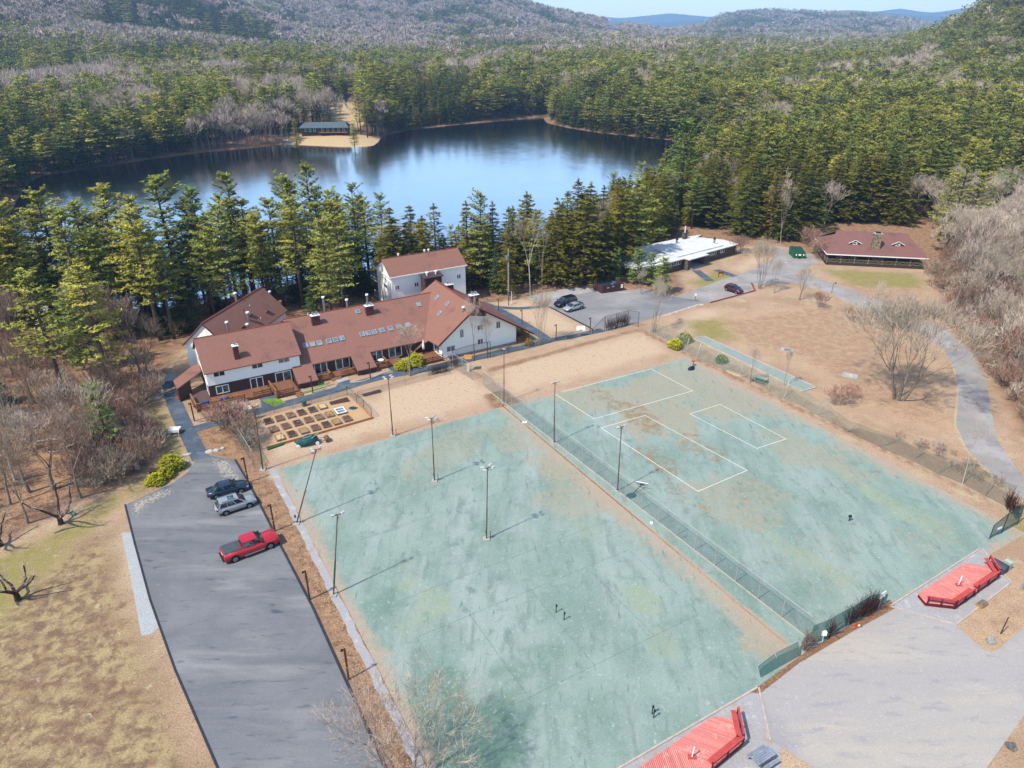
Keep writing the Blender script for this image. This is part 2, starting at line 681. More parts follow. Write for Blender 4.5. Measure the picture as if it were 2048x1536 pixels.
def ribbon(path, w, taper=None):
    path = [Vector(p) for p in path]
    L, Rr = [], []
    for i, p in enumerate(path):
        d = path[min(i + 1, len(path) - 1)] - path[max(i - 1, 0)]
        d.z = 0
        d.normalize()
        n = Vector((-d.y, d.x, 0))
        ww = w if taper is None else taper[0] + (taper[1] - taper[0]) * i / (len(path) - 1)
        L.append(p + n * ww / 2)
        Rr.append(p - n * ww / 2)
    return L, Rr


def strip_sheet(name, path, w, z, mat, kind='structure', parent=None, th=0.0):
    L, Rr = ribbon(path, w)
    mb = MB()
    if th:
        for i in range(len(L) - 1):
            q = [L[i], L[i + 1], Rr[i + 1], Rr[i]]
            mb.hexa([(a.x, a.y, z - th) for a in reversed(q)], [(a.x, a.y, z) for a in reversed(q)])
    else:
        vs = [(a.x, a.y, z) for pr in zip(L, Rr) for a in pr]
        mb.add(vs, [(2 * i, 2 * i + 1, 2 * i + 3, 2 * i + 2) for i in range(len(L) - 1)])
    o = mb.build(name, mat, parent)
    if kind:
        tag(o, kind=kind)
    return o


P = lambda pts, z=0.0: [at(x, y, z) for x, y in pts]

lot_mat = ground_mat("sealed_asphalt", A(136, 138, 145), [
    (A(152, 153, 160), 0.10, 0.36, 0.66),
    (A(122, 125, 134), 0.16, 0.46, 0.74, None, 0, True),
    (A(176, 174, 178), 0.22, 0.50, 0.74, None, 0, True),
    (A(100, 106, 122), 1.4, 0.56, 0.74, None, 0, True),
    (A(206, 194, 178), 3.4, 0.62, 0.86, 'sand', 1.5),
    (A(196, 182, 166), 2.2, 0.72, 0.80),
], grain=(0.84, 1.14, 10), stretch=((0.28, 1.3, 1), (0, 0, R(-22))))
farlot_mat = ground_mat("old_asphalt", A(162, 161, 165), [
    (A(184, 180, 182), 0.10, 0.42, 0.66),
    (A(122, 126, 140), 0.16, 0.50, 0.72, None, 0, True),
    (A(218, 206, 190), 0.30, 0.58, 0.74, None, 0, True),
    (A(132, 134, 142), 1.6, 0.58, 0.72),
], grain=(0.84, 1.13, 9), stretch=((0.3, 1.0, 1), (0, 0, R(-20))))
drive_mat = ground_mat("bleached_asphalt", A(180, 173, 170), [
    (A(198, 192, 192), 0.14, 0.42, 0.66),
    (A(160, 156, 164), 0.20, 0.50, 0.72),
    (A(150, 148, 156), 1.4, 0.56, 0.72),
    (A(212, 202, 192), 0.6, 0.60, 0.76),
], grain=(0.86, 1.12, 9))
biglot_mat = ground_mat("worn_asphalt", A(198, 191, 190), [
    (A(214, 204, 194), 0.09, 0.44, 0.68, None, 0, True),
    (A(178, 173, 180), 0.08, 0.50, 0.74),
    (A(226, 212, 192), 0.35, 0.60, 0.82, None, 0, True),
    (A(182, 177, 182), 1.2, 0.52, 0.72, None, 0, True),
    (A(214, 208, 210), 3.0, 0.56, 0.70),
    (A(238, 228, 212), 5.0, 0.72, 0.76),
], grain=(0.86, 1.12, 10), stretch=((0.30, 1.1, 1), (0, 0, R(-38))))
path_mat = ground_mat("path_asphalt", A(98, 112, 130), [
    (A(126, 136, 150), 0.5, 0.46, 0.7),
    (A(82, 96, 114), 0.9, 0.5, 0.7),
    (A(150, 142, 132), 1.2, 0.66, 0.78),
], grain=(0.85, 1.15, 8))
gravel_mat = ground_mat("crushed_stone", A(200, 196, 200), [
    (A(226, 222, 222), 0.8, 0.5, 0.7),
    (A(206, 176, 150), 0.5, 0.56, 0.72),
    (A(176, 172, 180), 6.0, 0.5, 0.7),
], grain=(0.72, 1.2, 12), bump=0.03)
bluegravel_mat = ground_mat("blue_stone_gravel", A(206, 208, 210), [
    (A(214, 220, 228), 1.2, 0.5, 0.7),
    (A(150, 160, 178), 7.0, 0.52, 0.7),
], grain=(0.72, 1.2, 12), bump=0.03)
concrete_mat = ground_mat("concrete", A(206, 202, 200), [(A(182, 176, 172), 0.6, 0.5, 0.7), (A(222, 218, 214), 2.5, 0.55, 0.7)], grain=(0.9, 1.06, 10))
curb_mat = ground_mat("curb_stone", A(196, 188, 182), [(A(160, 148, 140), 1.2, 0.5, 0.7)], grain=(0.85, 1.1, 12))

LOT = P([(250, 1010), (300, 987), (345, 967), (375, 945), (392, 920), (402, 905), (440, 915), (470, 920), (498, 968), (520, 1010), (560, 1090),
      (625, 1215), (695, 1370), (770, 1536), (850, 1700), (480, 1700), (435, 1536), (392, 1440), (350, 1340), (300, 1200), (270, 1090)])


def fine_sheet(name, poly, z, mat, step, attrs):
    """A flat sheet cut from a grid so that attributes can vary over it."""
    import bmesh
    bm = bmesh.new()
    poly = ccw([V3(p.x, p.y, z) for p in poly])
    bm.faces.new([bm.verts.new(p) for p in poly])
    x0, x1 = min(p[0] for p in poly), max(p[0] for p in poly)
    y0, y1 = min(p[1] for p in poly), max(p[1] for p in poly)
    for ax, lo_, hi_ in ((0, x0, x1), (1, y0, y1)):
        c = lo_ + step
        while c < hi_:
            co = V3(c, 0, 0) if ax == 0 else V3(0, c, 0)
            no = V3(1, 0, 0) if ax == 0 else V3(0, 1, 0)
            bmesh.ops.bisect_plane(bm, geom=bm.verts[:] + bm.edges[:] + bm.faces[:], plane_co=co, plane_no=no)
            c += step
    me = bpy.data.meshes.new(name)
    bm.to_mesh(me)
    bm.free()
    n = len(me.vertices)
    co = np.zeros(n * 3, np.float32)
    me.vertices.foreach_get("co", co)
    co = co.reshape(-1, 3)
    for k, fn in attrs.items():
        a_ = me.attributes.new(k, 'FLOAT', 'POINT')
        a_.data.foreach_set("value", fn(co[:, 0].astype(float), co[:, 1].astype(float)).astype(np.float32))
    me.materials.append(mat)
    o = bpy.data.objects.new(name, me)
    COL.objects.link(o)
    return tag(o, kind='structure')


V3 = lambda x, y, z: Vector((x, y, z))
SANDY = [P(q) for q in ([(400, 905), (470, 918), (500, 975), (480, 1000), (430, 950)], [(250, 1005), (345, 965), (360, 985), (300, 1015), (275, 1050), (262, 1050)],
                        [(305, 1120), (330, 1160), (345, 1230), (325, 1230), (300, 1170)], [(660, 1330), (700, 1385), (690, 1392), (668, 1365)], [(690, 1440), (770, 1536), (740, 1500)],
                        [(590, 1200), (625, 1250), (615, 1252), (590, 1215)])]
fine_sheet("parking_lot", LOT, 0.024, lot_mat, 1.0, {'sand': lambda X, Y: np.max([soft(X, Y, p, 2.2) for p in SANDY], axis=0) * 0.8})
sheet("far_parking_lot", P([(1076, 604), (1140, 592), (1193, 582), (1204, 588), (1246, 582), (1290, 577), (1330, 588), (1346, 594), (1385, 598), (1421, 606),
      (1380, 613), (1330, 628), (1262, 650), (1200, 664), (1180, 655), (1130, 628)]), 0.020, farlot_mat)
drive_in = [(1421, 606), (1490, 590), (1503, 583), (1508, 573), (1540, 566), (1590, 566), (1650, 582), (1700, 606), (1780, 641), (1840, 667), (1885, 697), (1910, 740),
            (1917, 790), (1912, 850), (1935, 900), (1990, 955), (2060, 1010), (2200, 1110)]
drive_out = [(2260, 1090), (2080, 985), (2035, 940), (1995, 880), (1982, 820), (1972, 760), (1945, 708), (1900, 666), (1840, 636), (1760, 601), (1680, 571),
             (1627, 554), (1612, 543), (1618, 533), (1640, 526), (1625, 508), (1560, 497), (1532, 493), (1548, 506), (1547, 519), (1500, 541), (1440, 561), (1400, 576), (1366, 588), (1349, 594), (1385, 599)]
sheet("driveway", P(drive_in + drive_out), 0.028, drive_mat)
BIGLOT = [(1517, 1378), (1540, 1481), (1561, 1494), (1629, 1536), (1800, 1650), (1900, 1600), (1973, 1536), (2048, 1431), (2300, 1200), (2200, 1120),
          (2048, 1255), (1996, 1299), (1980, 1305), (1965, 1299), (1912, 1250), (1782, 1215)]
sheet("entrance_lot", P(BIGLOT), 0.024, biglot_mat)

strip_sheet("pale_verge", smooth_path(P([(1540, 566), (1590, 566), (1650, 582), (1700, 606), (1780, 641), (1840, 667), (1885, 697), (1910, 740), (1917, 790), (1912, 850), (1935, 900), (1990, 955)]), 4), 0.5, 0.014, ground_mat("sandy_verge", A(222, 198, 166), [(A(196, 166, 136), 1.2, 0.5, 0.7)], grain=(0.7, 1.25, 9)))
paths_px = [
    ([(338, 762), (347, 800), (366, 845), (385, 885), (402, 918)], 2.2, 0.032),
    ([(376, 862), (420, 850), (470, 838), (540, 816), (620, 795), (690, 775), (760, 755), (860, 737), (950, 716), (1050, 694), (1098, 681)], 1.9, 0.036),
    ([(962, 605), (1000, 622), (1050, 650), (1098, 681)], 2.0, 0.040),
    ([(990, 614), (1040, 617), (1090, 612)], 1.4, 0.044),
    ([(1098, 681), (1150, 672), (1205, 660)], 1.6, 0.048),
    ([(1420, 562), (1392, 541)], 2.0, 0.050),
    ([(1432, 540), (1470, 553)], 1.8, 0.052),
    ([(676, 780), (688, 768), (684, 757)], 1.9, 0.040),
    ([(540, 812), (537, 798), (529, 790)], 2.4, 0.040),
    ([(820, 745), (800, 738), (790, 730)], 3.0, 0.040),
]
for pts, w, z in paths_px:
    strip_sheet("footpath", smooth_path(P(pts), 5), w, z, path_mat)
strip_sheet("concrete_kerb", smooth_path(P([(569, 794), (600, 786), (640, 776), (668, 768)]), 4), 0.30, 0.12, curb_mat, th=0.12)
strip_sheet("concrete_kerb", smooth_path(P([(700, 766), (730, 762), (760, 749), (782, 742)]), 4), 0.30, 0.12, curb_mat, th=0.12)
strip_sheet("gravel_path", smooth_path(P([(1064, 600), (1130, 585), (1192, 577)]), 4), 4.0, 0.012, gravel_mat)
strip_sheet("concrete_step", P([(674, 764), (697, 757)]), 1.1, 0.10, concrete_mat, th=0.1)

# timber edging of the parking lot
dark_timber = plain("dark_timber", A(70, 70, 84), 0.85, 0.2, vary=0.2)
red_timber = plain("red_stained_timber", A(176, 84, 84), 0.85, 0.2, vary=0.2)
pale_timber = plain("bleached_timber", A(226, 208, 200), 0.85, 0.2, vary=0.12)


def kerb(pts, w, h, mat, name, label, cat, group=None):
    o = strip_sheet(name, P(pts), w, h, mat, kind=None, th=h)
    tag(o, label, cat, group)
    return o


kerb([(470, 920), (498, 968), (520, 1010), (560, 1090), (625, 1215), (695, 1370), (770, 1536), (850, 1700)], 0.18, 0.14, dark_timber, "timber_edging",
     "long dark timber edging between the parking lot and the leafy strip beside the tennis court", "edging")
kerb([(250, 1010), (270, 1090), (300, 1200), (350, 1340), (435, 1536), (480, 1700)], 0.16, 0.1, dark_timber, "timber_edging",
     "thin dark edging between the parking lot and the gravel strip of the lawn", "edging")
kerb([(1421, 606), (1510, 582), (1503, 567)], 0.28, 0.2, red_timber, "timber_edging", "red stained timber edging where the maroon car is parked", "edging")
kerb([(1078, 606), (1110, 620), (1180, 656), (1186, 661)], 0.25, 0.14, dark_timber, "timber_edging", "dark timber edging of the far lot below the minivan and hatchback", "edging")

# ------------------------------------------------------------------ tennis courts
LC0 = at(552, 937)                       # far corner of the first court
u_mid = (at(1006, 811) - LC0).dot(FU)
v_low = (at(1515, 1375) - LC0).dot(FV)
u_right = (at(1368, 711) - LC0).dot(FU)
v_top = 0.0


def court_pt(p):
    q = at(p[0], p[1]) - LC0
    return q.dot(FU), q.dot(FV)


def blobs(lst, noise=0.5, seed=1):
    L = [(court_pt(b_[:2]), b_[2], b_[3], R(b_[4]), b_[5]) for b_ in lst]

    def fn(X, Y):
        U = (X - LC0.x) * FU.x + (Y - LC0.y) * FU.y
        V = (X - LC0.x) * FV.x + (Y - LC0.y) * FV.y
        out = np.zeros(X.shape)
        wob = (vnoise(X, Y, 2.6, seed) - 0.5) * noise + (vnoise(X, Y, 0.9, seed + 1) - 0.5) * noise * 0.5
        for (cu, cv), ru, rv, a, s in L:
            du, dv = U - cu, V - cv
            x, y = du * math.cos(a) + dv * math.sin(a), -du * math.sin(a) + dv * math.cos(a)
            q = np.sqrt((x / ru) ** 2 + (y / rv) ** 2) + wob
            out = np.maximum(out, s * np.clip((1.15 - q) / 0.45, 0, 1))
        return out
    return fn


def edge_tan(u0, u1, v0, v1, ws):
    """Leaf and soil drift along the sides: widths (u0 side, u1 side, v0 side, v1 side)."""
    def fn(X, Y):
        U = (X - LC0.x) * FU.x + (Y - LC0.y) * FU.y
        V = (X - LC0.x) * FV.x + (Y - LC0.y) * FV.y
        k = 0.55 + 1.1 * vnoise(X, Y, 5.0, 9)
        f = lambda d, w: np.clip(1.05 - d / (w * k), 0, 1) if w > 0 else 0 * d
        return np.maximum.reduce([f(U - u0, ws[0]), f(u1 - U, ws[1]), f(V - v0, ws[2]), f(v1 - V, ws[3])])
    return fn


court_mat = ground_mat("green_clay", A(170, 190, 182), [
    (A(148, 172, 162), 0.11, 0.36, 0.64),
    (A(184, 198, 194), 0.16, 0.44, 0.70, None, 0, True),
    (A(146, 166, 158), 0.9, 0.48, 0.72, None, 0, True),
    (A(138, 160, 150), 0.55, 0.52, 0.76),
    (A(124, 154, 140), 0.5, 0.25, 1.1, 'dark', 1.2),
    (A(176, 188, 164), 1.0, 0.25, 1.45, 'moss', 1.6),
    (A(188, 180, 160), 1.3, 0.10, 1.0, 'tan', 1.5),
    (A(204, 182, 162), 0.9, 0.35, 1.10, 'tan2', 1.2),
    (A(168, 142, 110), 0.9, 0.50, 1.10, 'rust', 1.6),
    (A(190, 206, 206), 2.4, 0.56, 0.72),
    (A(128, 156, 148), 2.0, 0.58, 0.72, None, 0, True),
], grain=(0.84, 1.14, 6), stretch=((1, 0.22, 1), (0, 0, R(62))))

us = np.arange(0, u_mid + 0.01, 0.5)
vsn = np.arange(v_low - 0.2, 0.01, 0.5)
left_court = grid_object("clay_court", us, vsn, court_mat, lambda X, Y: np.full(X.shape, 0.016), {
    'tan2': edge_tan(0, u_mid, v_low, 0, (2.2, 3.4, 0.2, 1.2)),
    'tan': blobs([(1150, 940, 3.5, 6, 20, 0.8), (1220, 990, 3, 7, 0, 0.9), (1560, 1260, 4, 5, 10, 0.8), (900, 900, 8, 4, 30, 0.5), (1040, 870, 5, 4, 0, 0.6), (1130, 1000, 4, 5, 10, 0.6)], 0.7, 4),
    'rust': blobs([(1290, 1040, 2, 5, 0, 0.25)], 0.7, 5),
    'moss': blobs([(860, 1195, 2.0, 2.6, 0, 1.0), (815, 1170, 1.6, 1.2, 0, 0.9), (1290, 1200, 2.2, 3.0, 10, 1.0), (1180, 1060, 2.0, 3, 0, 0.7), (830, 1250, 2.5, 2.0, 0, 0.7), (1330, 1290, 1.8, 2.6, 0, 0.8),
                   (1440, 1180, 3, 2, 0, 0.7), (960, 1400, 3.6, 2.6, 0, 0.5), (800, 1110, 1.2, 3.6, 0, 0.5)], 0.55, 6),
    'dark': blobs([(900, 1100, 9, 5, 0, 0.45), (950, 1480, 6, 4, 10, 1.0), (880, 1420, 4, 4, 0, 0.9), (780, 1200, 3, 3, 0, 0.6), (1050, 1320, 4, 2.4, 0, 0.6), (720, 1090, 6, 2.5, 0, 0.4), (1000, 1440, 5, 3, 0, 0.7), (1170, 1400, 4, 2, 0, 0.4)], 0.6, 7)},
    parent_world=(LC0, FU, FV))
tag(left_court, kind='structure')
us = np.arange(u_mid, u_right + 0.26, 0.5)
vsn2 = np.arange(v_low - 0.2, 0.01, 0.5)
right_court = grid_object("clay_court", us, vsn2, court_mat, lambda X, Y: np.full(X.shape, 0.0165), {
    'tan2': edge_tan(u_mid, u_right, v_low, 0, (0.6, 4.0, 1.2, 2.6)),
    'tan': blobs([(1350, 770, 14, 7, 0, 0.75), (1450, 800, 9, 8, 0, 0.75), (1300, 830, 6, 9, 0, 0.8), (1500, 990, 5, 6, 0, 0.5), (1600, 900, 4, 9, 10, 0.6), (1450, 1010, 4, 6, 0, 0.6), (1620, 1120, 6, 5, 0, 0.28), (1850, 1080, 5, 3, 0, 0.35),
                  (1180, 800, 5, 7, 0, 0.7)], 0.8, 14),
    'rust': blobs([(1270, 830, 3, 6, 0, 0.8), (1400, 900, 3.5, 5, 0, 0.7), (1200, 790, 2, 3, 0, 0.7), (1500, 975, 3, 4, 0, 0.6), (1300, 915, 2.5, 5, 0, 0.75), (1360, 1000, 2, 4, 0, 0.6)], 0.9, 15),
    'moss': blobs([(1780, 1010, 1.4, 7.5, -8, 1.0), (1870, 1050, 1.6, 4, 0, 0.8), (1640, 1130, 1.3, 5, 5, 0.9), (1560, 1090, 1.2, 4, 0, 0.8), (1700, 1170, 2, 3, 0, 0.6)], 0.5, 16),
    'dark': blobs([(1560, 1200, 4, 3, 0, 0.5), (1700, 1040, 3, 3, 0, 0.3), (1480, 1130, 4, 3, 0, 0.3)], 0.6, 17)},
    parent_world=(LC0, FU, FV))
tag(right_court, kind='structure')

# gravel aprons above the court ends
sheet("gravel_apron", P([(1240, 1536), (1517, 1374), (1540, 1481), (1561, 1494), (1560, 1536), (1500, 1640), (1000, 1700)]), 0.020, gravel_mat)
sheet("gravel_apron", P([(1780, 1213), (1962, 1096), (2022, 1165), (1912, 1250)]), 0.021, gravel_mat)
sheet("gravel_strip", P([(243, 1066), (262, 1064), (275, 1110), (292, 1170), (318, 1255), (303, 1268), (283, 1272), (268, 1190), (252, 1110)]), 0.012, bluegravel_mat)
strip_sheet("gravel_edging", [LC0 + FU * (-0.5 + 0.07 * math.sin(i * 2.7) + 0.05 * math.sin(i * 0.9)) + FV * (0.3 - i * 1.0) for i in range(0, int(-v_low) + 6)], 0.8, 0.013, gravel_mat)
sheet("leafy_verge", P([(1500, 1385), (1611, 1305), (1780, 1200), (1792, 1216), (1720, 1255), (1600, 1325), (1520, 1388)]), 0.030,
      ground_mat("leaf_litter", A(156, 118, 94), [(A(206, 158, 118), 3.6, 0.5, 0.7), (A(116, 86, 78), 1.2, 0.5, 0.7), (A(128, 118, 84), 2.2, 0.6, 0.75)], grain=(0.6, 1.4, 9), bump=0.06))
strip_sheet("straw_path", P([(500, 812), (470, 838)]), 0.4, 0.05, curb_mat)

# painted tape lines of the small courts laid out on the far clay
line_mat = plain("white_tape", A(246, 240, 232, 1.25), 0.8, 0.2, vary=0.05)
for poly, closed in (([(1128, 783), (1302, 738), (1385, 782), (1188, 838), (1111, 789)], False),
                     ([(1290, 831), (1494, 941), (1396, 983), (1202, 856)], True),
                     ([(1440, 809), (1572, 878), (1514, 897), (1380, 828)], True)):
    pts = P(poly)
    if closed:
        pts = pts + [pts[0]]
    for i in range(len(pts) - 1):
        a, b_ = pts[i], pts[i + 1]
        d = (b_ - a).normalized() * 0.05
        strip_sheet("court_line", [a - d, b_ + d], 0.065, 0.024 + 0.0015 * (i % 2), line_mat)
strip_sheet("court_line", P([(1123, 785), (1129, 779)]), 0.14, 0.030, pale_timber)

# faint old boundary tapes of the first court
old_line = plain("buried_tape", A(128, 160, 156), 0.9, 0.1, vary=0.25, scale=1.2)
W0 = u_mid
for k in range(3):
    v0 = -3.0 - k * 16.2
    for dv in (0, -10.97):
        strip_sheet("court_line", [LC0 + FU * 4.4 + FV * (v0 + dv), LC0 + FU * (W0 - 4.4) + FV * (v0 + dv)], 0.04, 0.0225, old_line)
    for du in (4.4, 10.0, W0 / 2, W0 - 10.0, W0 - 4.4):
        if k != 1:
            strip_sheet("court_line", [LC0 + FU * du + FV * v0, LC0 + FU * du + FV * (v0 - 10.97)], 0.04, 0.0240, old_line)

# shuffleboard lane with pale edging
lane = P([(1388, 678), (1408, 673), (1632, 775), (1605, 783)])
sheet("shuffleboard_lane", lane, 0.06, ground_mat("lane_clay", A(170, 184, 178), [(A(190, 198, 192), 0.4, 0.5, 0.7), (A(144, 160, 152), 0.8, 0.55, 0.7)], grain=(0.88, 1.1, 8)))
for i in range(4):
    kerb([[(1388, 678), (1408, 673), (1632, 775), (1605, 783)][j % 4] for j in (i, i + 1)], 0.22, 0.14, pale_timber, "timber_edging",
         ["pale timber across the end of the green lane by the leaning fence posts", "long pale timber edging along the meadow side of the green lane",
          "pale timber across the end of the green lane closest to the bare maple", "long pale timber edging along the fence side of the green lane"][i], "edging")
for q in ((1240, 1536, 1517, 1374), (1517, 1374, 1540, 1481), (1780, 1213, 1962, 1096), (1780, 1213, 1912, 1250), (1962, 1096, 2022, 1165), (1912, 1250, 2022, 1165)):
    pass
for (a, b_, lab) in (((1180, 1571), (1517, 1374), "pale timber between the first clay court and the gravel around the lower red deck"),
                     ((1517, 1374), (1540, 1481), "pale timber between the gravel of the lower red deck and the entrance lot"),
                     ((1780, 1213), (1962, 1096), "pale timber between the far clay court and the gravel around the red deck"),
                     ((1780, 1213), (1912, 1250), "pale timber between the red deck gravel and the entrance lot"),
                     ((1962, 1096), (2022, 1165), "pale timber behind the red deck and its black box"),
                     ((1912, 1250), (2022, 1165), "rusty timber on the grass side of the red deck gravel")):
    kerb([a, b_], 0.16, 0.1, pale_timber, "timber_edging", lab, "edging")
# ------------------------------------------------------------------ tree materials
def leaf_mat(name, cols, bright_var=0.55, trans=0.15):
    t = NT(name)
    oi = t.n("ShaderNodeObjectInfo")
    rv = oi.outputs["Random"]
    ramp = t.n("ShaderNodeValToRGB")
    el = ramp.color_ramp.elements
    el[0].position, el[0].color = 0.0, cols[0]
    el[1].position, el[1].color = 1.0, cols[-1]
    for i, c in enumerate(cols[1:-1]):
        e = el.new((i + 1) / (len(cols) - 1))
        e.color = c
    t.l(rv, ramp.inputs[0])
    tone = t.attr("tone")
    mr = t.n("ShaderNodeMapRange")
    t.l(tone, mr.inputs[0])
    mr.inputs[3].default_value = 1 - bright_var
    mr.inputs[4].default_value = 1 + bright_var
    c = t.mix(1.0, ramp.outputs[0], mr.outputs[0], 'MULTIPLY')
    d = t.n("ShaderNodeBsdfDiffuse")
    t.l(c, d.inputs[0])
    tr = t.n("ShaderNodeBsdfTranslucent")
    t.l(c, tr.inputs[0])
    mx_ = t.n("ShaderNodeMixShader")
    mx_.inputs[0].default_value = trans
    t.l(d.outputs[0], mx_.inputs[1])
    t.l(tr.outputs[0], mx_.inputs[2])
    t.l(mx_.outputs[0], t.out.inputs[0])
    return t.m


K = 1.0
pine_leaf = leaf_mat("white_pine_needles", [A(124, 132, 64, K), A(144, 144, 68, K), A(164, 156, 74, K), A(128, 138, 74, K), A(152, 148, 74, K), A(110, 128, 68, K)])
pine_green = leaf_mat("young_pine_needles", [A(112, 130, 76, K), A(132, 146, 80, K), A(124, 136, 70, K)])
hem_leaf = leaf_mat("hemlock_needles", [A(92, 98, 42, K), A(116, 110, 44, K), A(82, 94, 44, K), A(130, 116, 48, K)])
dark_leaf = leaf_mat("dark_hemlock_needles", [A(66, 84, 52, K), A(84, 96, 52, K), A(72, 92, 62, K)])
browntwig_mat = leaf_mat("brown_twigs", [A(128, 108, 98, K), A(144, 122, 108, K), A(118, 100, 88, K), A(138, 112, 104, K)], 0.4, 0.0)
gold_leaf = leaf_mat("golden_shrub_leaves", [A(158, 156, 44, K), A(180, 172, 50, K)])
rust_leaf = leaf_mat("rusty_cedar_needles", [A(140, 112, 48, K), A(150, 122, 54, K)])
twig_mat = leaf_mat("bare_twigs", [A(164, 146, 136, K), A(186, 170, 158, K), A(152, 140, 126, K), A(174, 156, 148, K)], 0.4, 0.0)
redtwig_mat = leaf_mat("reddish_twigs", [A(158, 124, 112, K), A(142, 114, 100, K), A(150, 134, 118, K)], 0.4, 0.0)
bark_mat = plain("grey_bark", A(164, 150, 138, 1.6), 0.95, 0.1, vary=0.3, scale=3)
pinebark_mat = plain("pine_bark", A(116, 102, 100, 1.6), 0.95, 0.1, vary=0.3, scale=3)
birch_mat = plain("pale_bark", A(224, 214, 206, 1.5), 0.85, 0.2, vary=0.2, scale=4)


class TriCloud:
    def __init__(self):
        self.v, self.tone = [], []

    def tri(self, a, b, c, tone):
        self.v += [a, b, c]
        self.tone += [tone] * 3

    def mesh(self, name, mat):
        me = bpy.data.meshes.new(name)
        n = len(self.v) // 3
        me.vertices.add(3 * n)
        me.vertices.foreach_set("co", np.array(self.v, np.float32).ravel())
        me.loops.add(3 * n)
        me.loops.foreach_set("vertex_index", np.arange(3 * n, dtype=np.int32))
        me.polygons.add(n)
        me.polygons.foreach_set("loop_start", (np.arange(n) * 3).astype(np.int32))
        me.update(calc_edges=True)
        a = me.attributes.new("tone", 'FLOAT', 'POINT')
        a.data.foreach_set("value", np.array(self.tone, np.float32))
        me.materials.append(mat)
        return me


def tuft(tc, c, size, n, tone, rs, up=0.35, flat=0.5):
    """A spray of needles: n blades from the middle outwards."""
    for _ in range(n):
        a = rs.uniform(0, 6.283)
        el = rs.uniform(-0.35, 1.0) * up * 1.6
        d = Vector((math.cos(a), math.sin(a), el)).normalized()
        s = size * rs.uniform(0.7, 1.3)
        side = Vector((-d.y, d.x, rs.uniform(-0.6, 0.6) * flat)).normalized() * s * rs.uniform(0.28, 0.48)
        o = Vector((rs.uniform(-.3, .3), rs.uniform(-.3, .3), rs.uniform(-.2, .2))) * size
        tip = c + o + d * s
        tc.tri(c + o - side * 0.7 - d * s * 0.2, c + o + side * 0.7 - d * s * 0.1, tip, min(1, max(0, tone + rs.uniform(-0.22, 0.22))))


def pine_meshes(seed, H, Rm, base=0.32, whorls=15, detail=1.0, leaf=None, lean=0.3):
    """White pine: open whorls of level boughs with plumes of needles, ragged top."""
    rs = random.Random(seed)
    tc, wood = TriCloud(), MB()
    top = Vector((rs.uniform(-lean, lean), rs.uniform(-lean, lean), H))
    path = [Vector((0, 0, -1.0)), Vector((0, 0, H * 0.3)), Vector((top.x * 0.5, top.y * 0.5, H * 0.7)), top]
    r0 = H * 0.014
    wood.tube(path, [r0 * 1.15, r0, r0 * 0.6, 0.04], 6 if detail >= 1 else 4)

    def trunk(t_):
        z = H * t_
        return Vector((top.x * t_ * t_, top.y * t_ * t_, z))
    asym = rs.uniform(0, 6.28)
    for w in range(whorls):
        t_ = base + (1 - base) * (w + rs.uniform(-0.35, 0.35)) / (whorls - 0.4)
        t_ = min(max(t_, base * 0.85), 0.985)
        f = (1 - t_) / (1 - base)
        env = (0.25 + 1.0 * f ** 0.75) * (1 if f < 0.75 else 1.0 - (f - 0.75) * 1.3)
        nb = rs.randint(3, 6) if detail >= .5 else rs.randint(3, 5)
        a0 = rs.uniform(0, 6.28)
        for k in range(nb):
            if rs.random() < 0.13:
                continue
            a = a0 + k * 6.283 / nb + rs.uniform(-0.35, 0.35)
            L = Rm * env * rs.uniform(0.55, 1.18) * (1 + 0.2 * math.cos(a - asym))
            rise = rs.uniform(0.05, 0.22) + (0.75 * (1 - f) ** 2)
            b0 = trunk(t_)
            d = Vector((math.cos(a), math.sin(a), rise))
            droop = rs.uniform(0.02, 0.10) * L * (0.4 + f)
            pt = lambda s: b0 + d * (L * s) - Vector((0, 0, droop * s * s))
            if detail >= 1:
                wood.tube([pt(0), pt(0.5), pt(0.95)], [0.05 + 0.011 * L, 0.05, 0.02], 3, cap=False)
            bt = rs.uniform(0.25, 0.85)
            m = max(2, int((5 + L * 3.6) * detail)) if detail >= 1 else max(2, int((4 + L * 3.2) * detail))
            for j in range(m):
                s = 0.28 + 0.74 * (j + rs.random()) / m
                wd = 0.26 * L * (1 - abs(s - 0.6)) + 0.2
                off = Vector((-math.sin(a), math.cos(a), 0)) * rs.uniform(-1, 1) * wd
                c = pt(s) + off + Vector((0, 0, rs.uniform(0.0, 0.35)))
                tuft(tc, c, (0.44 if detail >= 1 else 0.62 / max(detail, .3) ** .55) * rs.uniform(0.8, 1.2), 6 if detail >= 1 else 4, bt, rs, 0.42)
    for j in range(4):
        tuft(tc, trunk(0.97 + 0.01 * j), 0.7, 6, 0.7, rs, 0.9)
    return wood, tc.mesh("pine_crown", leaf or pine_leaf)


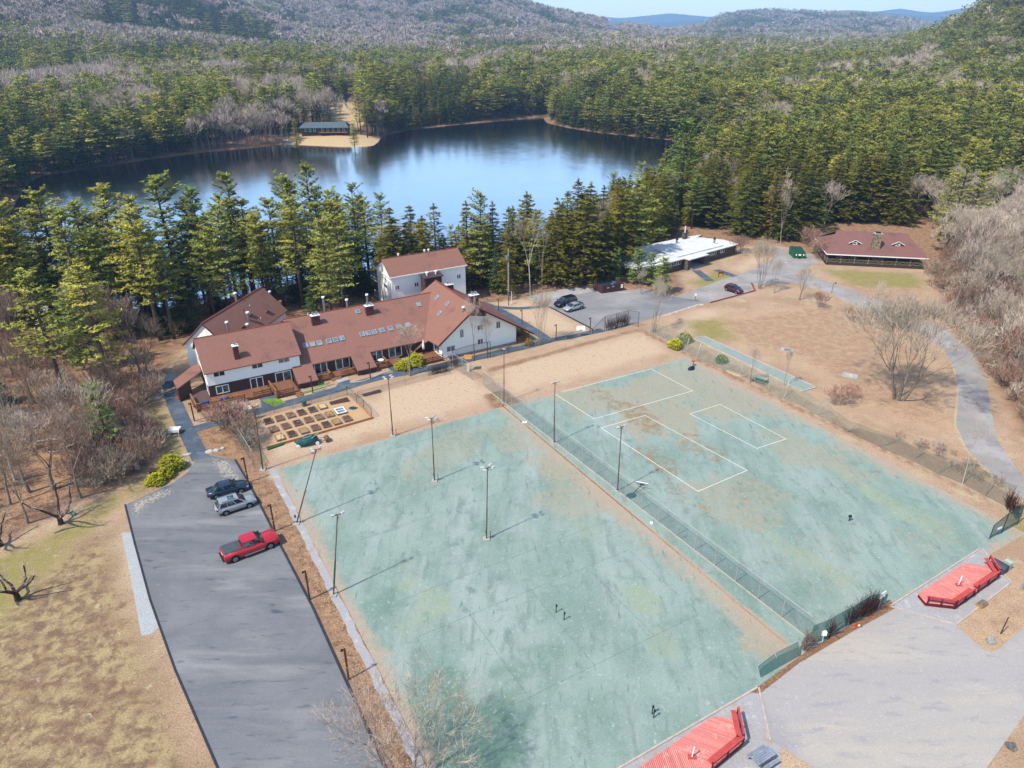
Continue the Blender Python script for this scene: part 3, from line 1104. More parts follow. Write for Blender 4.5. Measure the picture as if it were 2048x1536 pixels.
def hemlock_meshes(seed, H, Rm, base=0.08, whorls=22, detail=1.0, leaf=None, dens=1.0):
    """Hemlock or cedar: dense cone with fine drooping sprays and small bays of shade."""
    rs = random.Random(seed)
    tc, wood = TriCloud(), MB()
    r0 = H * 0.014
    wood.tube([Vector((0, 0, -1.0)), Vector((0, 0, H * 0.5)), Vector((0, 0, H))], [r0 * 1.2, r0 * 0.7, 0.03], 6 if detail >= 1 else 4)
    lobes = [(rs.uniform(0, 6.28), rs.uniform(0.1, 0.24), rs.uniform(2, 5)) for _ in range(3)]
    for w in range(whorls):
        t_ = base + (1 - base) * (w + rs.uniform(-0.4, 0.4)) / whorls
        t_ = min(max(t_, 0.02), 0.98)
        f = (1 - t_) / (1 - base)
        env = (f ** 0.72) * (1 if f < 0.8 else 1 - (f - 0.8) * 0.9)
        nb = max(4, int((4 + 6 * f) * min(1, detail) * rs.uniform(0.8, 1.1)))
        a0 = rs.uniform(0, 6.28)
        for k in range(nb):
            a = a0 + k * 6.283 / nb + rs.uniform(-0.25, 0.25)
            lob = 1 + sum(am * math.sin(n_ * a + ph + t_ * 9) for ph, am, n_ in lobes)
            L = max(0.35, Rm * env * rs.uniform(0.72, 1.12) * lob)
            d = Vector((math.cos(a), math.sin(a), 0.28 * (1 - f) + 0.02))
            droop = rs.uniform(0.10, 0.24) * L
            b0 = Vector((0, 0, H * t_))
            pt = lambda s: b0 + d * (L * s) - Vector((0, 0, droop * s * s))
            if detail >= 1 and k % 2 == 0:
                wood.tube([pt(0), pt(0.9)], [0.05, 0.015], 3, cap=False)
            bt = rs.uniform(0.2, 0.8)
            m = max(2, int((3.5 + L * 3.2) * detail * dens)) if detail >= 1 else max(2, int((3.5 + L * 3.4) * detail * dens))
            for j in range(m):
                s = 0.35 + 0.68 * (j + rs.random()) / m
                off = Vector((-math.sin(a), math.cos(a), 0)) * rs.uniform(-1, 1) * (0.30 * L * (1.1 - s) + 0.25)
                c = pt(s) + off + Vector((0, 0, rs.uniform(-0.1, 0.2)))
                tuft(tc, c, (0.38 if detail >= 1 else 0.55 / max(detail, .3) ** .55) * rs.uniform(0.8, 1.25), 5 if detail >= 1 else 4, bt + 0.25 * (s - 0.6), rs, 0.10, 0.9)
    for j in range(3):
        tuft(tc, Vector((0, 0, H * (0.97 + 0.015 * j))), 0.5, 5, 0.7, rs, 0.9)
    return wood, tc.mesh("hemlock_crown", leaf or hem_leaf)


def ribbon_tri(tc, a, b, w, tone, rs):
    d = (b - a)
    if d.length < 1e-4:
        return
    n = d.cross(Vector((rs.uniform(-1, 1), rs.uniform(-1, 1), rs.uniform(-1, 1)))).normalized() * w
    tc.tri(a - n, a + n, b, tone)


def bare_meshes(seed, H, Rm, stems=1, depth=4, detail=1.0, mat=None, spread=0.55, low=0.2, twig_w=0.018, twigs=5, fork=3):
    """Leafless tree: trunk and limbs as tubes, haze of fine twigs."""
    rs = random.Random(seed)
    tc, wood = TriCloud(), MB()

    def twig_spray(p, d, L, n):
        tone = rs.uniform(0.2, 0.8)
        for _ in range(n):
            dd = (d + Vector((rs.uniform(-1, 1), rs.uniform(-1, 1), rs.uniform(-0.5, 1))) * 0.75).normalized()
            s = p + d * L * rs.uniform(-0.5, 0.3)
            e = s + dd * L * rs.uniform(0.7, 1.3)
            ribbon_tri(tc, s, e, twig_w, tone, rs)
            if detail >= 1:
                for _ in range(2):
                    m_ = s.lerp(e, rs.uniform(0.3, 0.8))
                    d3 = (dd + Vector((rs.uniform(-1, 1), rs.uniform(-1, 1), rs.uniform(-0.6, 1))) * 0.8).normalized()
                    ribbon_tri(tc, m_, m_ + d3 * L * rs.uniform(0.35, 0.7), twig_w * 0.8, tone, rs)

    def grow(p, d, L, r, lev):
        n = 3
        pts, rad = [p], [r]
        dd = d.copy()
        for i in range(n):
            dd = (dd + Vector((rs.uniform(-1, 1), rs.uniform(-1, 1), rs.uniform(-0.5, 0.9))) * 0.16).normalized()
            pts.append(pts[-1] + dd * L / n)
            rad.append(r * (1 - 0.5 * (i + 1) / n))
        wood.tube(pts, rad, 5 if lev == 0 else (4 if lev == 1 else 3), cap=False)
        if lev >= depth:
            twig_spray(pts[-1], dd, L * 0.9, twigs)
            return
        k = fork + (1 if rs.random() < 0.4 else 0)
        a0 = rs.uniform(0, 6.28)
        for j in range(k):
            a = a0 + j * 6.283 / k + rs.uniform(-0.4, 0.4)
            side = dd.cross(Vector((math.cos(a), math.sin(a), 0.3)))
            if side.length < 1e-3:
                continue
            side.normalize()
            nd_ = (dd + side * spread * rs.uniform(0.7, 1.35) + Vector((0, 0, 0.12))).normalized()
            s = pts[-1] if j == 0 else pts[-1].lerp(pts[-2], rs.uniform(0, 0.9))
            grow(s, nd_, L * rs.uniform(0.60, 0.80), rad[-1] * (0.85 if j == 0 else 0.62), lev + 1)
        if lev >= 1:
            twig_spray(pts[-1], dd, L * 0.5, max(1, int(twigs * 0.5)))
    for s in range(stems):
        a = s * 6.283 / stems + rs.uniform(-0.4, 0.4)
        o = Vector((math.cos(a), math.sin(a), 0)) * (0.0 if stems == 1 else 0.35)
        tilt = 0.04 if stems == 1 else rs.uniform(0.12, 0.38)
        d = Vector((math.cos(a) * tilt, math.sin(a) * tilt, 1)).normalized()
        L0 = H * (low if stems == 1 else low * 1.2)
        grow(o + Vector((0, 0, -0.5)), d, L0, H * (0.017 if stems == 1 else 0.009), 0)
    # scale to the wanted size
    zs = max(v[2] for v in wood.v)
    rs_ = sorted(math.hypot(v[0], v[1]) for v in tc.v)[int(len(tc.v) * 0.93)]
    kz, kr = H / (zs * 1.03), Rm / rs_
    kt = (kz + kr) / 2
    wood.v = [(x * kr, y * kr, z * kz) for x, y, z in wood.v]
    tc.v = [Vector((v[0] * kr, v[1] * kr, v[2] * kz)) for v in tc.v]
    return wood, tc.mesh("bare_crown", mat or twig_mat)


def proto(kind, wood, crown_me, bark):
    wm = bpy.data.meshes.new(kind + "_trunk")
    wm.from_pydata(wood.v, [], wood.f)
    wm.materials.append(bark)
    wm.polygons.foreach_set("use_smooth", [True] * len(wm.polygons))
    return (wm, crown_me)


PROTO = {
    'pine': [proto('pine', *pine_meshes(i + 1, 22, [4.2, 4.8, 4.0, 4.6, 5.2][i], [0.22, 0.30, 0.18, 0.38, 0.26][i], [18, 17, 18, 14, 17][i]), pinebark_mat) for i in range(5)],
    'ypine': [proto('pine', *pine_meshes(i + 31, 14, [3.8, 4.4][i], 0.08, 14, leaf=pine_green), pinebark_mat) for i in range(2)],
    'hem': [proto('hem', *hemlock_meshes(i + 11, 18, [4.2, 4.8, 3.8, 4.4][i], [0.06, 0.1, 0.05, 0.12][i]), pinebark_mat) for i in range(4)],
    'dark': [proto('dark', *hemlock_meshes(i + 21, 16, [4.2, 3.6][i], 0.05, leaf=dark_leaf), pinebark_mat) for i in range(2)],
    'bare': [proto('bare', *bare_meshes(i + 41, 15, [4.6, 5.4, 4.0, 5.0][i], 1, 4, low=[0.26, 0.2, 0.3, 0.22][i], spread=[0.42, 0.55, 0.35, 0.5][i]), bark_mat) for i in range(4)],
    'wood': [proto('wood', *bare_meshes(i + 81, 15, [4.6, 5.4, 4.4][i], 1, 4, low=[0.26, 0.3, 0.22][i], spread=[0.45, 0.4, 0.5][i], mat=browntwig_mat), bark_mat) for i in range(3)],
    'multi': [proto('multi', *bare_meshes(i + 51, 11, [3.2, 3.8][i], [5, 6][i], 3, low=0.32, spread=0.3, fork=3), bark_mat) for i in range(2)],
    'birch': [proto('birch', *bare_meshes(i + 61, 15, [3.4, 4.2][i], 1, 3, low=0.42, spread=0.38), birch_mat) for i in range(2)],
    'maple': [proto('maple', *bare_meshes(97, 16, 8.6, 5, 4, low=0.22, spread=0.42, fork=3, twigs=5, twig_w=0.02), bark_mat), proto('maple', *bare_meshes(92, 13, 7.5, 5, 4, low=0.20, spread=0.45, fork=3, twigs=4, twig_w=0.011), bark_mat)],
    'brush': [proto('brush', *bare_meshes(i + 71, 3.4, 2.4, 7, 2, low=0.34, spread=0.45, twigs=6, mat=redtwig_mat, twig_w=0.022), bark_mat) for i in range(3)],
}
PH = {'pine': 22, 'ypine': 14, 'hem': 18, 'dark': 16, 'bare': 15, 'multi': 11, 'birch': 15, 'brush': 3.4, 'maple': 16, 'wood': 15}
NAMES = {'pine': 'white_pine', 'ypine': 'young_pine', 'hem': 'hemlock_tree', 'dark': 'dark_hemlock_tree', 'bare': 'bare_tree', 'multi': 'multi_stem_tree', 'birch': 'pale_bark_tree', 'brush': 'bare_shrub', 'maple': 'bare_maple', 'wood': 'bare_tree'}
CATS = {'pine': 'pine tree', 'ypine': 'pine tree', 'hem': 'hemlock tree', 'dark': 'hemlock tree', 'bare': 'bare tree', 'multi': 'bare tree', 'birch': 'bare tree', 'brush': 'shrub', 'maple': 'bare tree', 'wood': 'bare tree'}


def tree(kind, loc, h, rz, wide, label, group=None, var=None, name=None, tilt=0.0):
    v = PROTO[kind][(var if var is not None else rnd.randrange(99)) % len(PROTO[kind])]
    s = h / PH[kind]
    e = empty(name or NAMES[kind], loc, rz, label, CATS[kind], group)
    e.scale = (s * wide, s * wide, s)
    if tilt:
        e.rotation_euler = (tilt, 0, rz)
    for nm, me in (("trunk", v[0]), ("crown", v[1])):
        o = bpy.data.objects.new(nm, me)
        COL.objects.link(o)
        o.parent = e
    return e


# trees one can name, foot in the picture, height in metres
NAMED = [
    ('maple', (1795, 797), 16.5, 1.0, 0, "big spreading bare maple alone on the brown meadow inside the bend of the driveway"),
    ('maple', (812, 1590), 12.5, 1.0, 1, "wide bare maple with pale twigs between the parking lot and the clay court"),
    ('multi', (1308, 664), 10.5, 1.0, 0, "bare many-stemmed tree at the fence corner beside the far parking lot"),
    ('multi', (1080, 690), 9.5, 0.75, 1, "bare upright tree beside the footpath at the gable end of the lodge"),
    ('bare', (820, 752), 9.0, 0.9, 0, "bare tree beside the yellow-green shrubs in front of the lodge windows"),
    ('bare', (948, 716), 10.5, 0.75, 2, "bare upright tree in front of the white gable wall, red buds low on its limbs"),
    ('bare', (976, 708), 7.5, 0.6, 1, "thin bare tree in front of the white gable wall beside the tall fence post"),
    ('multi', (1520, 577), 10.5, 0.95, 1, "tall bare multi-stem tree with reddish top on the meadow tip behind the maroon car"),
    ('multi', (1549, 586), 7.5, 0.75, 0, "low bare multi-stem tree between two taller ones on the meadow tip by the driveway"),
    ('bare', (1598, 600), 7.6, 0.9, 1, "open bare tree with forking limbs on the meadow edge in front of the green dumpster"),
    ('multi', (1283, 588), 5.4, 0.9, 0, "bare pinkish bush-like tree in front of the dense green pines by the far lot"),
    ('birch', (1060, 590), 17.0, 0.95, 0, "tall bare tree with pale trunk behind the split rail fence"),
    ('birch', (1084, 578), 13.0, 0.55, 1, "broken pale trunk with few limbs behind the split rail fence"),
    ('bare', (1645, 478), 15.0, 0.8, 0, "grey bare tree standing against the dark hemlocks behind the log cabin"),
    ('birch', (1561, 487), 12.5, 0.5, 1, "slim pale birch leaning behind the end of the drive by the green dumpster"),
    ('pine', (1355, 440), 27.0, 1.05, 1, "very tall white pine rising over the lakeshore above the flat white roof"),
    ('pine', (962, 578), 20.5, 0.9, 0, "white pine against the lake beside the white three-storey house"),
    ('pine', (905, 520), 13.0, 0.9, 3, "white pine with flat open crown showing above the white house roof against the lake"),
    ('pine', (845, 530), 17.0, 0.95, 2, "layered white pine behind the ridge of the white three-storey house"),
    ('pine', (770, 545), 20.0, 0.9, 3, "open-topped white pine with forked crown behind the gable of the white house"),
    ('hem', (1110, 572), 19.0, 1.0, 1, "pointed dark hemlock on the lake side of the far parking lot"),
    ('hem', (1165, 566), 20.5, 1.25, 0, "broad tall hemlock mass behind the brown dumpster enclosure, thin ragged top"),
    ('hem', (1235, 540), 21.0, 1.2, 3, "tall hemlock with dead twigs at its side above the dense young pines"),
    ('hem', (1295, 500), 20.0, 1.1, 2, "dark hemlock leaning over the lake end of the flat white roof"),
    ('ypine', (1232, 563), 7.0, 1.0, 0, "dense young green pine beside the brown dumpster enclosure"),
    ('ypine', (1275, 567), 7.5, 1.15, 1, "rounded dense green pine in the middle of the clump by the far lot"),
    ('ypine', (1322, 587), 7.6, 1.15, 0, "wide dense green pine at the flat-roofed house corner"),
    ('ypine', (1300, 570), 7.0, 1.1, 1, "dense green pine half hidden behind the clump in front of the flat white roof"),
    ('ypine', (222, 900), 9.5, 0.9, 1, "slim bright green young pine among the bare trees above the brown thicket"),
    ('ypine', (170, 740), 13.0, 0.9, 0, "bright yellow-green pine standing among bare trees at the wood edge"),
    ('hem', (1015, 588), 14.5, 0.8, 1, "narrow green cedar beside the pale utility pole"),
    ('dark', (995, 585), 11.0, 0.9, 0, "dark green cedar between the white house and the utility pole"),
    ('brush', (463, 862), 3.6, 1.25, 0, "tangled grey bare shrub below the timber deck, beside the garden fence"),
    ('brush', (490, 880), 3.0, 1.1, 1, "leafless shrub overgrowing the chain-link fence above the parking lot"),
    ('brush', (446, 845), 2.6, 1.1, 2, "low bare thicket between the footpath fork and the garden fence"),
    ('brush', (1478, 505), 3.6, 1.3, 2, "round brown leafless shrub at the corner of the flat-roofed house"),
    ('brush', (1640, 615), 2.8, 0.9, 1, "small leafless brown shrub on the meadow beside the driveway"),
    ('brush', (1705, 640), 2.4, 1.0, 0, "low leafless shrub near the driveway bend above the big maple"),
    ('brush', (1700, 795), 2.0, 0.9, 1, "low dry shrub at the foot of the sagging green fence"),
    ('brush', (1676, 808), 2.4, 1.5, 2, "wide bare pinkish bush hanging over the collapsed end of the green fence"),
    ('brush', (1640, 520), 4.2, 0.9, 2, "leafless shrub at the corner post of the log cabin porch"),
    ('bare', (1740, 650), 8.5, 0.6, 3, "thin bare sapling beside the driveway above the big maple"),
    ('bare', (1568, 770), 6.5, 0.5, 2, "thin bare sapling growing through the fence at the picnic bench"),
    ('bare', (1500, 765), 6.0, 0.5, 0, "thin bare sapling in front of the green lane"),
    ('birch', (1925, 968), 8.5, 0.7, 0, "slanting birch stems behind the chain-link fence at the driveway"),
    ('birch', (30, 960), 13.0, 1.1, 1, "pale dead tree with forking limbs at the edge of the brown wood"),
    ('bare', (105, 980), 12.0, 1.0, 1, "stout bare tree with leaning trunk at the wood edge above the lawn"),
    ('bare', (60, 985), 11.0, 0.9, 0, "bare tree leaning out over the leaf litter beside the lawn"),
    ('bare', (190, 920), 11.5, 1.1, 3, "bare tree with several stems above the brown brush by the lawn"),
    ('bare', (20, 1010), 12.0, 1.1, 2, "bare dark tree at the very edge of the picture above the pruned apple trees"),
]
for k, (x, y), h, wide, var, lab in NAMED:
    p_ = at(x, y)
    z = hz(p_.x, p_.y)
    if z < -0.3:
        p_ = at(x, y, z)
        z = hz(p_.x, p_.y)
    tree(k, (p_.x, p_.y, z), h, rnd.uniform(0, 6.28), wide, lab, None, var)
named_xy = [(at(x, y).x, at(x, y).y) for _, (x, y), *_ in NAMED]

# ------------------------------------------------------------------ woods: places for every other tree
LO_ = at(420.5, 801)
uvw = lambda u, v: LO_ + FU * u + FV * v
KEEP_OUT = [P([(-900, 1240), (0, 1095), (110, 1045), (200, 1000), (300, 945), (330, 900), (300, 850), (255, 835), (320, 780), (345, 715)]) + [uvw(-3, 11), uvw(15, 12), uvw(20, 15), uvw(34, 16), uvw(36, 16), uvw(36, 29.5), uvw(55, 29), uvw(56, 16)] +
            P([(1060, 596), (1190, 565), (1250, 560), (1290, 585), (1360, 585), (1250, 512), (1380, 462), (1430, 460),
     (1490, 480), (1560, 485), (1630, 490), (1620, 452), (1850, 452), (1875, 545), (1890, 640), (1990, 760), (2060, 860), (2200, 960), (3500, 1500), (3500, 3000), (-900, 3000)]),
     [uvw(-4, 10), uvw(16, 10), uvw(21, 30), uvw(4, 30)], [uvw(26, 15), uvw(37, 15), uvw(37, 30), uvw(33, 29)], CLEAR[1], CLEAR[0], CLEAR[2], CLEAR[3]]
rs = np.random.RandomState(5)


def scatter(x0, x1, y0, y1, step, rmin, rmax, half=52):
    gx_, gy_ = np.meshgrid(np.arange(x0, x1, step), np.arange(y0, y1, step))
    X = gx_.ravel() + rs.uniform(-.48, .48, gx_.size) * step
    Y = gy_.ravel() + rs.uniform(-.48, .48, gy_.size) * step
    r = np.hypot(X, Y)
    an = np.degrees(np.arctan2(X, Y))
    k = (r >= rmin) & (r < rmax) & (np.abs(an) < half)
    return X[k], Y[k]


def band(step, rmin, rmax):
    X, Y = scatter(-rmax * 0.8, rmax * 0.8, max(20, rmin * 0.55), rmax, step, rmin, rmax)
    d = sdf(X, Y, LAKE)
    ok = d > 2.0
    for q in KEEP_OUT:
        ok &= sdf(X, Y, q) > 1.0
    ok &= ~((Y < 118) & (X < -20) & (rs.rand(len(X)) < 0.45))
    ok &= ~((X > 60) & (Y < 150) & (rs.rand(len(X)) < 0.30))
    X, Y, d = X[ok], Y[ok], d[ok]
    return X, Y, d


def shore_row():
    """Trees leaning over the water all along the far shore."""
    xs, ys = [], []
    n = len(LAKE)
    for i in range(n):
        a, b_ = LAKE[i], LAKE[(i + 1) % n]
        if min(a.y, b_.y) < 300:
            continue
        L_ = (b_ - a).length
        nrm = V2(b_ - a)
        k = max(1, int(L_ / 3.2))
        for j in range(k):
            for off in (2.2, 5.5):
                q = a.lerp(b_, (j + rs.uniform(0, 1)) / k)
                for s in (1, -1):
                    c = q + nrm * (off + rs.uniform(-1, 1.5)) * s
                    xs.append(c.x)
                    ys.append(c.y)
    X, Y = np.array(xs), np.array(ys)
    d = sdf(X, Y, LAKE)
    ok = (d > 1.2) & (sdf(X, Y, CLEAR[1]) > 2)
    return X[ok], Y[ok], d[ok]


V2 = lambda d: Vector((-d.y, d.x, 0)).normalized()
sets = [band(5.0, 45, 270), band(6.8, 270, 620), band(8.2, 620, 1300), band(11.5, 1300, 2600), band(17.0, 2600, 5200), shore_row()]
scl = [1.0, 1.12, 1.25, 1.5, 2.0, 0.9]


def species(X, Y, d):
    """Which tree grows where, from the woods in the photograph."""
    n = len(X)
    r = np.hypot(X, Y)
    px = 1024 + FOCAL_PX * X / np.maximum(Y * CT + CAM_H * ST, 1.0)
    n1 = vnoise(X, Y, 70, 21)
    n2 = vnoise(X, Y, 34, 22)
    n3 = vnoise(X, Y, 190, 23)
    u = rs.rand(n)
    k = np.full(n, 'pine', dtype=object)
    far = r > 270
    # general mixed wood
    q = 0.5 + (n1 - 0.5) * 0.75 + (n2 - 0.5) * 0.45 + (u - 0.5) * 0.22
    k[far & (q < 0.43)] = 'hem'
    k[far & (q < 0.27)] = 'dark'
    k[far & (q > 0.62)] = 'bare'
    # wide bare slopes of the far hills, left half
    n4 = vnoise(X, Y, 420, 24)
    wide_bare = (r > 900) & (px < 1350) & (n3 * 0.5 + n1 * 0.25 + n4 * 0.25 > 0.56)
    k[wide_bare & (u < 0.82)] = 'bare'
    slope = (px > 1640) & (r > 800) & (r < 1700)
    k[slope] = 'pine'
    k[slope & (u < 0.45)] = 'dark'
    k[slope & (u > 0.90)] = 'bare'
    dark_hill = (r > 1150) & (px > 230) & (px < 720) & (r < 2100) & (n3 < 0.70)
    k[dark_hill & (u < 0.75)] = 'dark'
    k[(r > 1600) & (k == 'pine') & (u < 0.6)] = 'dark'
    k[(r > 1600) & (k == 'hem')] = 'dark'
    # belt behind the lake, left: bare patches and dark hemlocks
    b = far & (r < 1000) & (px < 700) & (q > 0.54)
    k[b & (u < 0.75)] = 'bare'
    b = far & (r < 900) & (px < 760) & (q < 0.45)
    k[b & (u < 0.7)] = 'dark'
    b = far & (px > 1100) & (r < 1500) & (u < 0.22) & (k != 'pine')
    k[b] = 'pine'
    # near woods
    near = ~far
    left = near & (px < 760)
    k[left & (u < 0.24)] = 'dark'
    inner = left & (Y < 118)
    k[inner] = 'wood'
    k[inner & (u < 0.03)] = 'ypine'
    k[inner & (u > 0.93)] = 'pine'
    right = near & (px >= 760)
    k[right] = 'hem'
    k[right & (u < 0.10)] = 'bare'
    k[right & (u > 0.93)] = 'pine'
    east = near & (px > 1790) & (Y > 0)
    k[east] = 'bare'
    k[east & (u < 0.08)] = 'pine'
    k[near & (px > 1560) & (px < 1800) & (Y > 176) & (u < 0.9)] = 'hem'
    back = near & (px > 1500) & (Y > 215)
    k[back & (u < 0.75)] = 'pine'
    k[(k == 'bare') & (rs.rand(n) < 0.07)] = 'birch'
    return k, px


def heights(k, n, s, X, Y):
    base = {'wood': 14.5, 'pine': 21, 'ypine': 12, 'hem': 17.5, 'dark': 15, 'bare': 14.5, 'birch': 14.5}
    h = np.array([base[a] for a in k]) * (0.72 + 0.5 * rs.rand(n)) * (0.90 + 0.2 * vnoise(X, Y, 40, 31)) * (1 + (s - 1) * 0.55)
    return h


allX, allY, allZ, allK, allH, allS, allPx, allLow = [], [], [], [], [], [], [], []
for (X, Y, d), s in zip(sets, scl):
    k, px_ = species(X, Y, d)
    h = heights(k, len(X), s, X, Y)
    near = np.hypot(X, Y) < 270
    h[near & (px_ < 760) & (k == 'pine')] *= 1.02
    h[near & (px_ < 760) & (k == 'dark')] *= 0.8
    h[near & (px_ >= 1480) & (k == 'hem')] *= 1.15
    h[near & (px_ >= 1000) & (px_ < 1480) & (Y > 168)] *= 0.78
    h[(~near) & np.isin(k, ['bare', 'birch'])] *= 1.22
    h[near & (px_ < 300) & (Y < 118)] *= 0.80
    h[near & (px_ > 1850)] *= 0.92
    shore = (d < 14)
    h[shore] *= 0.85
    z = height(X, Y)
    allX.append(X); allY.append(Y); allZ.append(z); allK.append(k); allH.append(h); allS.append(np.full(len(X), s)); allPx.append(px_)
X, Y, Z, Kd, H, S, PXc = [np.concatenate(a) for a in (allX, allY, allZ, allK, allH, allS, allPx)]
# thin out around the named ones
okk = np.ones(len(X), bool)
for (a, b_) in named_xy:
    okk &= np.hypot(X - a, Y - b_) > 3.6
# the open view between trunks to the lake, and nothing under the cameras
X, Y, Z, Kd, H, S, PXc = [a[okk] for a in (X, Y, Z, Kd, H, S, PXc)]
rr_ = np.hypot(X, Y)
app = H / rr_
Dd = sdf(X, Y, LAKE)
fam = {'wood': 'b', 'pine': 'p', 'ypine': 'p', 'hem': 'h', 'dark': 'h', 'bare': 'b', 'birch': 'b'}
F = np.array([fam[a] for a in Kd])
inview = (PXc > -120) & (PXc < 2170)
single = np.zeros(len(X), bool)
for f_, lim in (('p', 285), ('h', 280), ('b', 280)):
    idx = np.where((F == f_) & inview)[0]
    idx = idx[np.argsort(-app[idx])][:lim]
    single[idx] = True


WHAT = {'pine': "yellow-green white pine", 'hem': "olive hemlock", 'dark': "dark hemlock", 'bare': "leafless grey tree", 'wood': "leafless grey-brown tree",
        'birch': "pale-stemmed leafless tree", 'ypine': "young bright pine"}
PLUR = {'pine': "white pines", 'hem': "olive hemlocks", 'dark': "dark hemlocks", 'bare': "bare grey trees", 'wood': "bare brown trees", 'birch': "pale-stemmed trees", 'ypine': "young pines"}


def zone(k, px_, r, y, d, h):
    """Where a tree stands, told by the things around it, and its build."""
    size = "tall " if h > {'pine': 21, 'hem': 17.5, 'dark': 15}.get(k, 14) else "shorter "
    pick = lambda cuts, names: names[int(np.searchsorted(cuts, px_))]
    if r < 290:
        if px_ < 760 and y < 118:
            place = pick([60, 190], ["at the picture edge of the bare wood by the lawn", "in the bare wood above the apple trees", "in the bare wood beside the path and brown thicket"])
        elif px_ < 760:
            row = "at the water's edge " if d < 12 else ("halfway up the bank " if d < 26 else "on the bank top ")
            place = row + pick([120, 260, 400, 560], ["where the grove meets the picture edge", "above the bare wood", "beside the lodge's porch end", "behind the lodge's rear wing", "behind the long middle roof"])
        elif px_ > 1790:
            place = pick([1900, 1990], ["between the cabin and the driveway bend", "in the driveway wood beside the cabin lawn", "deep in the driveway wood at the picture edge"])
            place = ("far up " if y > 190 else ("" if y > 110 else "lower down, ")) + place
        else:
            row = "in the front row " if y < 190 else ("in the middle rows " if y < 225 else "in the back rows ")
            place = row + pick([980, 1180, 1380, 1560, 1680], ["behind the white house", "by the split rail fence", "behind the dumpster enclosure", "behind the stone house", "behind the green dumpster", "behind the log cabin"])
    else:
        row = "at the far shore " if d < 16 else ("just behind the far shore " if d < 45 else "deeper in the far wood ")
        place = row + pick([250, 450, 620, 800, 950, 1110, 1280, 1460, 1700], ["at the dark end of the lake", "left by the bare bank", "beside the canoes", "around the boathouse", "past the boathouse point", "at the lake's narrowest view",
                                                                  "on the jutting wooded bank", "on the bank across the bay", "over the hemlock tops", "beyond the log cabin"]).replace("left by", "by")
    return size + WHAT[k] + " " + place, PLUR[k] + " " + place


for i in np.where(single)[0]:
    lab, grp = zone(Kd[i], PXc[i], rr_[i], Y[i], Dd[i], H[i])
    tree(Kd[i], (X[i], Y[i], Z[i]), H[i], rnd.uniform(0, 6.28), rnd.uniform(0.9, 1.2) * (1.25 if Kd[i] == 'hem' else (0.88 if Kd[i] in ('bare', 'birch', 'wood') else 1.0)), lab, grp)

# ------------------------------------------------------------------ the rest of the forest: one mass of instanced trees
forest_col = bpy.data.collections.new("forest_kinds")
kinds, FK = [], {}


def add_kind(key, me_list, href):
    for me in me_list:
        ob = bpy.data.objects.new("forest_%s" % key, me)
        forest_col.objects.link(ob)
        kinds.append((ob.name, key, href))


def joined(wood, crown, bark):
    """Trunk and crown as one light mesh for the far wood."""
    a = bpy.data.meshes.new("forest_tree")
    n0 = len(wood.v)
    cv = np.zeros(len(crown.vertices) * 3, np.float32)
    crown.vertices.foreach_get("co", cv)
    cv = cv.reshape(-1, 3)
    tn = np.zeros(len(crown.vertices), np.float32)
    crown.attributes["tone"].data.foreach_get("value", tn)
    faces = list(wood.f) + [tuple(int(q) + n0 for q in (3 * j, 3 * j + 1, 3 * j + 2)) for j in range(len(crown.polygons))]
    a.from_pydata([tuple(v) for v in wood.v] + [tuple(map(float, v)) for v in cv], [], faces)
    a.materials.append(bark)
    a.materials.append(crown.materials[0])
    a.polygons.foreach_set("material_index", [0] * len(wood.f) + [1] * len(crown.polygons))
    t_ = a.attributes.new("tone", 'FLOAT', 'POINT')
    t_.data.foreach_set("value", np.concatenate([np.full(n0, 0.5, np.float32), tn]))
    return a


def lo(fn, bark, *a_, **k_):
    w, c = fn(*a_, **k_)
    return joined(w, c, bark)


mid = {
    'pine': [lo(pine_meshes, pinebark_mat, 101 + i, 22, 4.8 + 0.5 * i, 0.34, 11, detail=0.55) for i in range(4)],
    'hem': [lo(hemlock_meshes, pinebark_mat, 111 + i, 18, 4.2 + 0.4 * i, 0.06, 13, detail=0.55) for i in range(3)],
    'dark': [lo(hemlock_meshes, pinebark_mat, 121 + i, 16, 3.8, 0.05, 12, detail=0.55, leaf=dark_leaf) for i in range(2)],
    'bare': [lo(bare_meshes, bark_mat, 131 + i, 15, 4.2 + 0.4 * i, 1, 3, detail=0.5, low=0.3, spread=0.42, twig_w=0.075, twigs=8) for i in range(3)],
    'birch': [lo(bare_meshes, birch_mat, 141, 15, 3.6, 1, 3, detail=0.5, low=0.45, spread=0.36, twig_w=0.04, twigs=4)],
}
farm = {
    'pine': [lo(pine_meshes, pinebark_mat, 201 + i, 22, 5.6, 0.15, 8, detail=0.3) for i in range(4)],
    'hem': [lo(hemlock_meshes, pinebark_mat, 211 + i, 18, 4.8, 0.05, 8, detail=0.3) for i in range(2)],
    'dark': [lo(hemlock_meshes, pinebark_mat, 221 + i, 16, 4.6, 0.05, 8, detail=0.3, leaf=dark_leaf) for i in range(2)],
    'bare': [lo(bare_meshes, bark_mat, 231 + i, 15, 5.0, 1, 2, detail=0.3, low=0.3, spread=0.5, twig_w=0.24, twigs=11) for i in range(2)],
    'birch': [lo(bare_meshes, birch_mat, 241, 15, 4.0, 1, 2, detail=0.3, low=0.45, spread=0.4, twig_w=0.10, twigs=5)],
}
index = {}
entries = []
for lvl, dct in (('m', mid), ('f', farm)):
    for key, lst in dct.items():
        for j, me in enumerate(lst):
            nm = "tree_%s_%s_%02d" % (lvl, key, j)
            entries.append((nm, me, lvl, key))
entries.sort()
for n_, (nm, me, lvl, key) in enumerate(entries):
    ob = bpy.data.objects.new(nm, me)
    forest_col.objects.link(ob)
    index.setdefault((lvl, key), []).append(n_)

